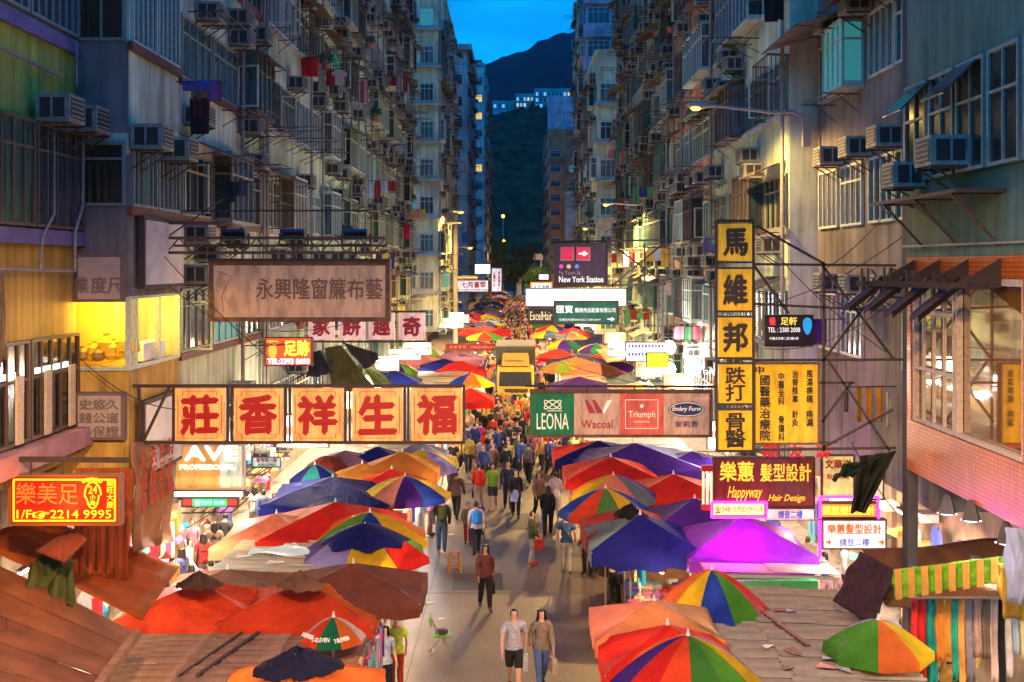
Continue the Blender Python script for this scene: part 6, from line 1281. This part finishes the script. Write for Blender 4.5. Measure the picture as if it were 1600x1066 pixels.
# ---------------------------------------------------------------- truck
ypaint = mat('yellow_truck_paint', (.72, .42, .03), .35, var=.15, scale=2); dgrey = mat('dark_box_body', (.05, .05, .045), .5, var=.3, scale=2)
t = thing('box_truck', 'yellow box truck with a dark cargo body standing in the crowd', 'truck', (-.1, 72, 0))
mb = MB(); W2 = 1.12
prof = [(0, .55), (-.02, 1.45), (.18, 2.45), (.35, 2.65), (1.75, 2.7), (1.75, .55)]     # side profile of the cab (depth, height)
vs = [(-W2, y, z) for y, z in prof] + [(W2, y, z) for y, z in prof]; n_ = len(prof)
mb.add(vs, [tuple(range(n_ - 1, -1, -1)), tuple(range(n_, 2 * n_))] + [(k, (k + 1) % n_, n_ + (k + 1) % n_, n_ + k) for k in range(n_)]); cb = mb.build('cab', ypaint, t); bv = cb.modifiers.new('rounding', 'BEVEL'); bv.width = .14; bv.segments = 3
MB().add([(-1.0, -.03, 1.5), (1.0, -.03, 1.5), (.95, .15, 2.36), (-.95, .15, 2.36)], [(0, 1, 2, 3)]).build('windscreen', mat('windscreen_dark', (.03, .03, .03), .25, spec=.3), t, (0, -.01, 0), thick=.015)
mb = MB(); vs = [(-.85, .3, 2.7), (.85, .3, 2.7), (.8, 1.5, 3.45), (-.8, 1.5, 3.45), (-.85, 1.6, 2.7), (.85, 1.6, 2.7), (-.5, .6, 3.0), (.5, .6, 3.0)]; mb.add(vs, [(0, 1, 2, 3), (0, 3, 4), (1, 5, 2), (3, 2, 5, 4)]); wdf = mb.build('wind_deflector', ypaint, t); bv = wdf.modifiers.new('rounding', 'BEVEL'); bv.width = .08; bv.segments = 2
MB().box(-.62, -.58, .55, .62, 2.9, 3.0).box(-.5, .5, .62, .66, 2.92, 2.95).build('deflector_seam', dgrey, t, (0, -.02, .06))
cb = MB().box(-1.22, 1.22, 1.85, 7.6, .8, 3.75).build('cargo_box', dgrey, t); bv = cb.modifiers.new('rounding', 'BEVEL'); bv.width = .1; bv.segments = 2; MB().box(-1.24, 1.24, 1.82, 7.63, 3.751, 3.83).build('box_rim', mat('box_rim_grey', (.2, .2, .17), .5), t)
MB().box(-1.14, 1.14, -.12, .02, .38, .8).build('bumper', mat('bumper_grey', (.3, .28, .22), .5), t)
for s in (-1, 1):
    MB().box(-.16, .16, -.03, .05, -.09, .09).build('headlight', glow('headlight_glass', (1, .85, .6), .8), t, (s * .88, -.02, 1.0))
    MB().tube([(s * 1.12, .1, 2.3), (s * 1.35, -.12, 2.2), (s * 1.35, -.12, 1.6)], .015).box(s * 1.35 - .09, s * 1.35 + .09, -.16, -.1, 1.7, 2.1).build('mirror', dgrey, t)
    for y in (.9, 6.2): MB().lathe([(.2, -.12), (.46, -.12), (.48, 0), (.46, .12), (.2, .12)], 16, (s * .98, y, .48), 'X').build('wheel', mat('tyre_rubber', (.02, .02, .02), .9), t)
    MB().box(s * .3, s * .32, -.06, -.03, 1.5, 1.9).build('wiper', dgrey, t)
MB().box(-.75, .75, -.02, .0, 1.12, 1.36).build('grille', dgrey, t); MB().box(-.6, .6, -.012, .0, 1.0, 1.02).build('seam', dgrey, t)
MB().box(-.26, .26, -.14, -.12, .52, .66).build('number_plate', mat('plate_yellow', (.8, .65, .1), .5), t)
# ---------------------------------------------------------------- chair and stool in the lane
p = G(690, 1022); t = thing('folding_chair', 'green folding chair with a black bag on its seat', 'chair', (p.x, p.y, 0), R(100)); gp_ = mat('green_plastic', (.12, .55, .04), .4)
MB().box(-.2, .2, -.2, .18, .43, .46).build('seat', gp_, t); MB().box(-.19, .19, .2, .23, .68, .86).build('backrest', gp_, t, (0, .04, 0))
for s in (-.2, .2):
    MB().tube([(s, -.28, 0), (s, .1, .5), (s, .25, .88)], .013).build('leg', polem, t); MB().tube([(s * .94, .28, 0), (s * .94, -.15, .46)], .013).build('leg', polem, t)
MB().bar((-.2, .2, .1), (.2, .2, .1), .02).build('stretcher', polem, t)
bg_ = MB().lathe([(.1, 0), (.16, .03), (.13, .09), (.04, .11)], 8).build('shoulder_bag', fr_dark, None, (p.x, p.y, .46)); tag(bg_, 'black bag lying on the green folding chair', 'bag')
p = G(710, 895); t = thing('wooden_stool', 'tall bare wooden stool in the lane left of the walking woman', 'stool', (p.x, p.y, 0), R(15)); wd = mat('honey_wood', (.42, .22, .07), .6, var=.3, scale=8)
MB().box(-.15, .15, -.13, .13, .6, .63).build('seat', wd, t)
for sx in (-1, 1):
    for sy in (-1, 1): MB().bar((sx * .17, sy * .15, 0), (sx * .12, sy * .1, .6), .035).build('leg', wd, t)
for z in (.18, .38): MB().bar((-.15, -.14, z), (.15, -.14, z), .025).bar((-.15, .14, z), (.15, .14, z), .025).bar((-.16, -.12, z + .05), (-.16, .12, z + .05), .02).bar((.16, -.12, z + .05), (.16, .12, z + .05), .02).build('rung', wd, t)
for (px, py, c_, lb) in ((690, 960, (.8, .8, .75), 'white paper scrap'), (705, 828, (.8, .75, .7), 'small white scrap'), (672, 935, (.6, .8, .1), 'lime plastic scrap'), (668, 830, (.6, .6, .1), 'yellowish scrap')):
    p = G(px, py + 8); tag(MB().add([(-.1, -.05, 0), (.1, -.04, .01), (.08, .05, .005), (-.07, .05, .02)], [(0, 1, 2, 3)]).build('paper_scrap', clothm, None, (p.x, p.y, .012), .4, color=c_, thick=.004), lb + ' lying on the road near the left stalls', 'litter')
# ---------------------------------------------------------------- street lamps
lampm = mat('lamp_housing_grey', (.35, .34, .33), .45, metal=.3); sod = glow('sodium_lens', (1, .42, .03), 14)
def street_lamp(label, head, base, post=False, e=900, sc_=1.0, col=SODIUM):
    h, b = Vector(head), Vector(base); t = thing('street_lamp', label, 'street lamp', b, 0, 'street lamps on the house walls' if not post else None); d = h - b
    MB().tube([(0, 0, 0), d * .12 + Vector((0, 0, .15)), d * .35 + Vector((0, 0, .05)), d], .035 * sc_, 6).build('arm', lampm, t)
    MB().box(-.1, .1, -.12, .05, -.7, .1).build('control_box', lampm, t, (0, -.1, 0))
    sg = 1 if d.x > 0 else -1
    mb = MB(); mb.grid(lambda u, v: (sg * .62 * u * sc_, .16 * sc_ * math.cos(2 * math.pi * v) * math.sin(math.pi * (.12 + .8 * u)), .09 * sc_ * math.sin(2 * math.pi * v) * math.sin(math.pi * (.12 + .8 * u))), 8, 10); mb.build('lamp_head', lampm, t, d, smooth=True)
    MB().ball((0, 0, 0), .13 * sc_, 10, 6, .45).build('lens', sod, t, d + Vector((sg * .40 * sc_, 0, -.07 * sc_)))
    if post: MB().bar((0, 0, 0), (0, 0, -b.z), .16).build('post', lampm, t)
    lamp('sodium_light', d + Vector((sg * .40 * sc_, -.05, -.3)), e * 2.6, col, t, .12, 'SPOT', 172)
    return t
h = P(1112, 165, 30); street_lamp('large sodium lamp on an arm from the white tenement end wall, right side', h, (7.25, 30.0, h.z - .35), e=1000)
h = P(960, 318, 62); street_lamp('second lit sodium lamp on the right, over the green racks', h, (6.9, 62, h.z - .2), e=6000, sc_=1.1)
h = P(925, 356, 85); street_lamp('third lit sodium lamp on the right, above the plum sign', h, (6.9, 85, h.z - .2), e=6500, sc_=1.2)
h = P(708, 330, 100); street_lamp('lit sodium lamp on the left, beside the tall white pole', h, (-6.2, 100, h.z - .1), e=3600, sc_=1.6)
h = P(724, 386, 128); street_lamp('low lit sodium lamp on the left near the trees', h, (-6.5, 128, h.z - .1), e=6500, sc_=1.8)
h = P(864, 393, 225); street_lamp('small lit lamp at the far right end by the footbridge', h, (6.2, 225, h.z - .1), e=9000, sc_=2.4); lamp('sodium_light', (-3.5, 226, 9.5), 2600, SODIUM, None, .3)  # the bare second lamp has no fitting, added to light the trees
for (px, py, lb) in ((786, 338, 'high'), (787, 377, 'low')):
    p = P(px, py, 310); t = thing('street_lamp', 'tall slim lamp post with its %s lamp beyond the trees' % lb, 'street lamp', (p.x, 310, 0)); MB().bar((0, 0, 0), (0, 0, p.z), .22).build('post', lampm, t); MB().ball((0, 0, p.z), .42, 8, 5).build('lens', sod, t)
t = thing('utility_pole', 'tall white pole rising from the left rank of stalls', 'pole', (-5.6, 108, 0)); MB().bar((0, 0, 0), (0, 0, 13.5), .42, None, 8).build('pole', mat('cream_white_pole', (.34, .31, .24), .6), t)
# two added lamps out of view, giving the foreground its warm light
street_lamp('unseen added lamp warming the near end of the lane, left side', (-3.6, 7.5, 11.9), (-8.2, 7.5, 11.6), e=3600, col=WARMW)
street_lamp('unseen added lamp warming the near end of the lane, right side', (3.6, 7.0, 11.9), (6.95, 7.0, 11.6), e=2800, col=WARMW)
# floodlights: four black stage lights on the tiled house
blk = mat('black_lamp_metal', (.02, .012, .012), .6)
t = thing('light_bar', 'black steel bar and triangular brackets bolted to the orange tiled house', 'bracket', (7.0, 17.9, 8.62))
MB().bar((-1.25, 2.2, -.12), (-.35, -1.0, -.12), .09).build('bar', blk, t)
for k in range(4):
    y = 3.1 - 1.25 * k
    MB().add([(0, y - .02, .28), (0, y - .02, -.14), (-.75, y - .02, -.14), (0, y + .02, .28), (0, y + .02, -.14), (-.75, y + .02, -.14)], [(0, 2, 1), (3, 4, 5), (0, 3, 5, 2), (1, 2, 5, 4), (0, 1, 4, 3)]).build('bracket', blk, t)
for k, (px, py, nm) in enumerate(((1350, 452, 'first from the scaffold'), (1385, 452, 'second from the scaffold'), (1420, 458, 'third from the scaffold'), (1463, 462, 'nearest to the shop window'))):
    D = 19.8 - .45 * k; p = P(px, py + 14, D); t = thing('stage_light', 'black wall washer lamp hanging from the bar, %s' % nm, 'floodlight', p, 0, 'black wall washer lamps on the tiled house')
    c, s = math.cos(R(38)), math.sin(R(38)); s_ = 1.45 + .08 * k
    mb = MB(); mb.grid(lambda u, v: ((-.26 + .52 * u) * c * s_ - .10 * math.cos(math.pi * v) * s * s_, -.12 + .24 * v, (-.26 + .52 * u) * s * s_ + .09 * math.sin(math.pi * v) * s_ ), 4, 8); mb.build('casing', blk, t, thick=.02)
    MB().box(-.05, -.02, -.03, .03, .1, .5).box(.05, .08, -.03, .03, .1, .5).build('yoke', blk, t); MB().tube([(.12, 0, .48), (.2, 0, .38), (.12, 0, .25), (.06, 0, .12)], .012).build('cable', blk, t)
for k, (px, py, z) in enumerate(((1480, 790, 19.2), (1517, 800, 18.3), (1572, 835, 17.2))):
    p = P(px, py, z); t = thing('floodlight', ['small', 'middle', 'large'][k] + ' shop floodlight under the orange tiled wall', 'floodlight', p, R(20), 'shop floodlights under the tiled wall')
    MB().lathe([(.05, .18), (.10, .1), (.17, -.1), (.18, -.12)], 4).build('casing', blk, t); MB().box(-.11, .11, -.11, .11, -.135, -.125).build('lens', glow('cool_lens', (.8, .9, 1), 6), t); lamp('flood_light', (0, 0, -.25), 45, (.95, .95, 1), t, .08)
# ---------------------------------------------------------------- bulbs under the canopies light the goods and the lane
bulb = glow('bulb_glass', (1, .72, .38), 14); bulbc = glow('cool_bulb_glass', (.9, .95, 1), 14); BM = [MB().ball((0, 0, 0), .055, 8, 6).mesh('bulb', bulb), MB().ball((0, 0, 0), .055, 8, 6).mesh('bulb', bulbc)]
BS = MB().lathe([(.02, .14), (.03, .1), (.13, .02), (.14, .01)], 10).mesh('lamp_shade', mat('enamel_shade', (.5, .12, .05), .4)); SH_ = {}
def hanging_bulb(x, y, z, e, cool=False, g='bulbs hanging under the stall canopies', where='a stall canopy'):
    t = thing('hanging_lamp', '%s bulb with a small red shade hanging under %s' % ('cool white' if cool else 'warm', where), 'hanging lamp', (x, y, z), 0, g)
    inst('bulb', BM[1 if cool else 0], t); inst('lamp_shade', BS, t)
    k = (e, cool)
    if k not in SH_:
        l_ = bpy.data.lights.new('stall_light', 'POINT'); l_.energy = e * 3.0 * K; l_.color = (1, .64, .32) if not cool else (.9, .93, 1); l_.shadow_soft_size = .07; SH_[k] = l_
    o = bpy.data.objects.new('stall_light', SH_[k]); COL.objects.link(o); o.parent = t; o.location = (0, 0, -.14)
rnd = random.Random(3); y = 18.6; k = 0
while y < 118:
    e_ = 60 if y < 30 else (82 if y < 48 else 110); hanging_bulb(-3.3 + rnd.uniform(-.2, .2), y, 2.05, e_, rnd.random() < .15); hanging_bulb(2.9 + rnd.uniform(-.2, .3), y + 1.1, 2.05, e_, rnd.random() < .15)
    if k % 2 == 0: hanging_bulb(-5.6, y + .5, 2.05, 42); hanging_bulb(5.2, y + .8, 2.05, 42)
    y += 3.3 if y < 62 else 5.5; k += 1
while y < 290: hanging_bulb(-3.0, y, 2.3, 200); hanging_bulb(2.7, y + 5, 2.3, 200); y += 13
for k in range(13):
    for s in (-1, 1): hanging_bulb(s * (6.95 if s < 0 else 6.5) , 23.6 + 3.1 * k + (1 if s > 0 else 0), 3.0, 46, k % 2 == 0, 'bare bulbs along the arcade edges', 'the %s arcade edge' % ('west' if s < 0 else 'east'))
# shop interiors in the arcades: fluorescent tubes on the ceilings
tubem = glow('fluorescent_tube', (1, .93, .78), 7); y = 17
TB = MB().box(-.04, .04, -.6, .6, 0, .05).mesh('tube', tubem)
while y < 118:
    for s, xx in ((-1, -8.6), (1, 8.3)):
        if 82 < y < 94: continue
        t = thing('ceiling_tube', 'white fluorescent tube on the arcade ceiling above the %s shops' % ('west' if s < 0 else 'east'), 'lamp', (xx, y, 3.45), 0, 'tubes on the arcade ceilings'); inst('tube', TB, t); MB().box(-.06, .06, -.62, .62, .052, .09).build('fitting', polem, t)
        k = ('tube', s)
        if k not in SH_:
            l_ = bpy.data.lights.new('tube_light', 'AREA'); l_.shape = 'RECTANGLE'; l_.size = .3; l_.size_y = 1.2; l_.energy = (400 if s < 0 else 260) * K; l_.color = (1, .80, .52) if s < 0 else (1, .74, .50); SH_[k] = l_
        o = bpy.data.objects.new('tube_light', SH_[k]); COL.objects.link(o); o.parent = t; o.location = (0, 0, -.06)
    y += 4.2 if y < 60 else 8
rl = lamp('red_shop_light', (7.9, 27.5, 2.6), 90, (1, .22, .1), None, .2)
for (px, py) in ((1045, 543), (1045, 577)):
    p = P(px, py, 45); t = thing('floodlight', 'dazzling white floodlight %s on the salmon tenement' % ('upper' if py < 560 else 'lower'), 'floodlight', p); MB().lathe([(.22, .1), (.15, .3), (.06, .34)], 10, (0, 0, 0), 'Y').build('casing', blk, t); MB().ball((0, .02, 0), .27, 10, 6).build('lens', glow('dazzling_lens', (1, .98, .92), 25), t); lamp('flood_light', (0, -.4, 0), 600, (1, .97, .9), t, .15)
p = P(10, 1032, 17.0); t = thing('hanging_lamp', 'bright warm bulb burning below the rust awning in the lower left corner', 'hanging lamp', p); MB().ball((0, 0, 0), .07, 8, 6).build('bulb', glow('hot_bulb', (1, .8, .4), 80), t); MB().bar((0, 0, .06), (0, 0, .6), .01).build('cord', fr_dark, t); lamp('bulb_light', (0, -.1, -.1), 90, WARM, t, .06)
# ---------------------------------------------------------------- laundry on poles
def laundry(label, px, py, D, pieces):
    p = P(px, py, D); t = thing('laundry', label, 'laundry', p)
    MB().bar((-.5, 0, 0), (.6, 0, .02), .025).build('pole', stm, t)
    for (dx, w, h_, c_, dz) in pieces: MB().grid(lambda u, v: ((u - .5) * w * (1 + .1 * v), .03 * math.sin(7 * u + dx * 9), -h_ * (1 - v)), 8, 6).build('garment', MATS['garment_fabric'], t, (dx, -.01, dz), color=c_, smooth=True, thick=.01)
laundry('blue and red checked sheet, brown top and black red shirt drying high on the left', 312, 128, 25, [(0, .7, .22, (.1, .12, .5), .03), (.32, .3, .42, (.35, .1, .3), 0), (-.02, .3, .3, (.28, .18, .12), -.1), (0, .38, .75, (.03, .02, .03), -.35), (0, .22, .45, (.3, .02, .02), -.3)])
laundry('dark grey clothes bundled on a pole, left tenement', 366, 285, 27, [(-.1, .3, .45, (.06, .06, .08), 0), (.15, .28, .3, (.1, .1, .13), 0)])
laundry('red cloth drying high on the white tenement', 484, 90, 40, [(0, .55, .65, (.6, .02, .03), 0)]); laundry('blue sheet and pink towel drying on the white tenement', 562, 118, 55, [(-.2, .35, .8, (.15, .15, .5), 0), (.2, .35, 1.2, (.55, .15, .2), -.1)])
laundry('magenta cloth drying low on the white tenement', 634, 350, 72, [(0, .5, .9, (.7, .02, .2), 0)]); laundry('white towel drying on the upper left rack', 625, 115, 70, [(0, .3, 1.1, (.7, .7, .75), 0)])
laundry('grey shirt hanging by the lit bay window, upper right', 1352, 78, 26.5, [(0, .5, .8, (.22, .25, .32), 0), (.35, .4, .7, (.12, .3, .25), 0)]); laundry('dark trousers hanging at the top of the right side', 1205, 0, 27, [(0, .3, .5, (.02, .02, .02), 0), (.2, .15, .45, (.02, .02, .02), 0)])
laundry('purple shirt hanging behind the small black massage sign', 1280, 500, 26.5, [(0, .3, .55, (.12, .05, .3), 0)]); laundry('pale sheet drying on the salmon tenement', 1050, 428, 50, [(0, .55, .9, (.75, .6, .6), 0)])
laundry('blue cloth drying far down the left side', 728, 365, 120, [(0, .8, .9, (.05, .1, .5), 0)])
laundry('row of yellow and orange toys and cloths hung on the dim house, right side', 1365, 605, 24, [(-.3, .1, .7, (.5, .3, .02), 0), (-.1, .1, .75, (.6, .3, .02), 0), (.12, .12, .7, (.65, .35, .05), 0), (.3, .08, .7, (.5, .5, .45), -.1), (-.55, .09, .4, (.15, .12, .1), -.1)])
rnd = random.Random(41); LC = [('dark red', (.25, .03, .03)), ('pale blue', (.4, .5, .7)), ('cream', (.4, .4, .34)), ('pink', (.65, .2, .3)), ('navy', (.04, .05, .2)), ('grey', (.25, .25, .25)), ('green', (.08, .25, .12)), ('yellow', (.6, .45, .08))]
for k in range(22):
    s = -1 if k % 2 else 1; y = 36 + 42 * (k / 22) + rnd.random() * 2; x = s * (7.3 if s < 0 else 6.9) - s * rnd.uniform(.5, 1.0); z = 6.4 + 3 * rnd.randint(0, 5) + rnd.random() * .3; (na, ca), (nb, cb) = rnd.sample(LC, 2)
    t = thing('laundry', '%s and %s washing on the %s facade, floor %d, %s stretch' % (na, nb, 'left' if s < 0 else 'right', int((z - 3.9) / 3) + 1, 'nearer' if y < 56 else 'farther'), 'laundry', (x, y, z)); MB().bar((s * .9, 0, 0), (-s * .5, 0, .03), .025).build('pole', stm, t)
    for q in range(rnd.randint(2, 4)): inst('garment', GA[rnd.randrange(4)], t, (-.35 + .32 * q, 0, 0), R(rnd.uniform(-25, 25)), ca if q % 2 else cb, (.8, 1, .8))
# ---------------------------------------------------------------- trees and footbridge at the far end
def tree(label, x, y, h, r, seed, n=2600):
    t = thing('broadleaf_tree', label, 'tree', (x, y, 0)); rr = random.Random(seed); mb = MB(); mb.lathe([(.3, 0), (.22, h * .35), (.14, h * .55)], 8); br = []
    for k in range(9):
        a = rr.uniform(0, 6.28); q = Vector((math.cos(a) * r * rr.uniform(.3, .75), math.sin(a) * r * .6, h * rr.uniform(.5, .95))); mb.bar((0, 0, h * rr.uniform(.3, .5)), q, .09); br.append(q)
    mb.build('trunk', mat('bark', (.07, .05, .035), .9), t)
    mb = MB()
    for q in br + [Vector((rr.uniform(-r, r) * .7, rr.uniform(-r, r) * .5, h * rr.uniform(.45, .92))) for _ in range(12)]:
        cr_ = r * rr.uniform(.22, .42)
        for _ in range(n // 21):
            d = Vector((rr.gauss(0, 1), rr.gauss(0, 1), rr.gauss(0, .75))).normalized() * cr_ * rr.random() ** .45; c_ = q + d; a = Vector((rr.gauss(0, 1), rr.gauss(0, 1), rr.gauss(0, 1))).normalized(); b_ = a.orthogonal().normalized(); s_ = rr.uniform(.18, .4)
            mb.quad(c_ - a * s_, c_ + b_ * s_ * .5, c_ + a * s_, c_ - b_ * s_ * .5)
    mb.build('crown', mat('tree_leaves', (.07, .15, .03), .65, var=.5, scale=.8), t)
tree('tall broad leaved tree in the middle of the street end', -0.8, 262, 13.2, 6.6, 1, 7000); tree('tree at the left of the street end behind the far signs', -6.2, 252, 15.0, 4.6, 2, 4600); tree('smaller tree right of the middle tree at the street end', 3.6, 238, 8.8, 3.6, 3, 3000)
t = thing('footbridge', 'pale concrete footbridge crossing beyond the trees', 'footbridge', (0, 298, 0)); conc = mat('pale_concrete', (.45, .40, .32), .8, var=.3, scale=.6)
MB().box(-40, 40, 0, 4, 5.0, 6.6).build('deck', conc, t); MB().box(-40, 40, 0, .15, 10.2, 11.6).build('roof_fascia', conc, t); MB().box(-40, 40, 0, 4, 11.61, 11.75).build('roof', conc, t)
for x in range(-38, 39, 4): MB().box(x - .15, x + .15, .2, .5, 6.6, 10.2).build('post', conc, t)
for x in (-12, 0.5, 12): MB().box(x - .6, x + .6, 1.2, 2.6, 0, 5).build('pier', conc, t)
MB().bar((-40, .1, 7.6), (40, .1, 7.6), .12).build('handrail', lampm, t)
lamp('bridge_light', (7, -4, 9), 800, SODIUM, t, .3)

# ---------------------------------------------------------------- blank lit shop boxes hung out over the stalls on both sides
rnd = random.Random(19); faces = [('white', (1, .95, .88)), ('yellow', (1, .72, .18)), ('white', (.85, .95, 1)), ('orange', (1, .42, .08)), ('red', (.9, .08, .04)), ('green', (.2, .75, .3))]
for s, side in ((-1, 'left'), (1, 'right')):
    y = 34.0 if s < 0 else 36.5; k = 0
    while y < 118:
        if not 82 < y < 93:
            nm, c_ = faces[rnd.randrange(6)] if k % 3 else faces[0]; w = rnd.uniform(.9, 1.7); h = rnd.uniform(.45, 1.0); x = s * (7.0 - w / 2 - .15 - (.7 if y > 93 else 0)); z = rnd.uniform(3.6, 4.5)
            t = thing('light_box_sign', '%s glowing blank %s shop box on the %s houses, %s from the viewer' % ('wide' if w > 1.3 else ('tall' if h > .75 else 'small'), nm, side, ['nearest', 'second', 'third', 'fourth', 'fifth', 'sixth', 'seventh', 'eighth', 'ninth', 'tenth', 'eleventh', 'twelfth', 'thirteenth', 'last'][k]), 'sign', (x, y, z), 0, 'glowing shop boxes along the %s hand houses' % side)
            MB().box(-w/2 - .04, w/2 + .04, 0, .2, -h/2 - .04, -h/2).box(-w/2 - .04, w/2 + .04, 0, .2, h/2, h/2 + .04).box(-w/2 - .04, -w/2, 0, .2, -h/2, h/2).box(w/2, w/2 + .04, 0, .2, -h/2, h/2).build('frame', fr_dark, t)
            MB().box(-w/2 + .002, w/2 - .002, .02, .18, -h/2 + .002, h/2 - .002).build('sign_panel', lightface('shop_box_%s_%d' % (nm, int(c_[2] * 100)), c_, 1.0), t)
            MB().box(-w/2 + .05, w/2 - .05, .0, .019, -h * .12, h * .14).build('colour_band', mat('band_' + nm, [(.5, .03, .03), (.6, .05, .03), (.7, .3, .05)][k % 3], .5), t)
            MB().bar((s * w/2, .1, h/2 + .1), (s * (w/2 + .9), .1, h/2 + .1), .05).build('arm', fr_dark, t)
            lamp('box_light', (0, -.5, -.2), 520, (1, .84, .62) if nm != 'yellow' else (1, .7, .35), t, .35)
        y += rnd.uniform(6.5, 9.5); k += 1
# ---------------------------------------------------------------- evening air: far slopes fade to blue
m = bpy.data.materials.new('evening_haze'); m.use_nodes = True; n = m.node_tree.nodes; l = m.node_tree.links; n.remove(n['Principled BSDF'])
pv = n.new('ShaderNodeVolumePrincipled'); pv.inputs['Color'].default_value = (.45, .75, 1, 1); pv.inputs['Density'].default_value = .00006; pv.inputs['Anisotropy'].default_value = 0
l.new(pv.outputs[0], n['Material Output'].inputs['Volume']); m.cycles.homogeneous_volume = True if hasattr(m.cycles, 'homogeneous_volume') else True
tag(MB().box(-2700, 2700, -120, 5100, -1.7, 420).build('haze', m), 'thin blue evening air filling the street and the hills', None, None, 'stuff')
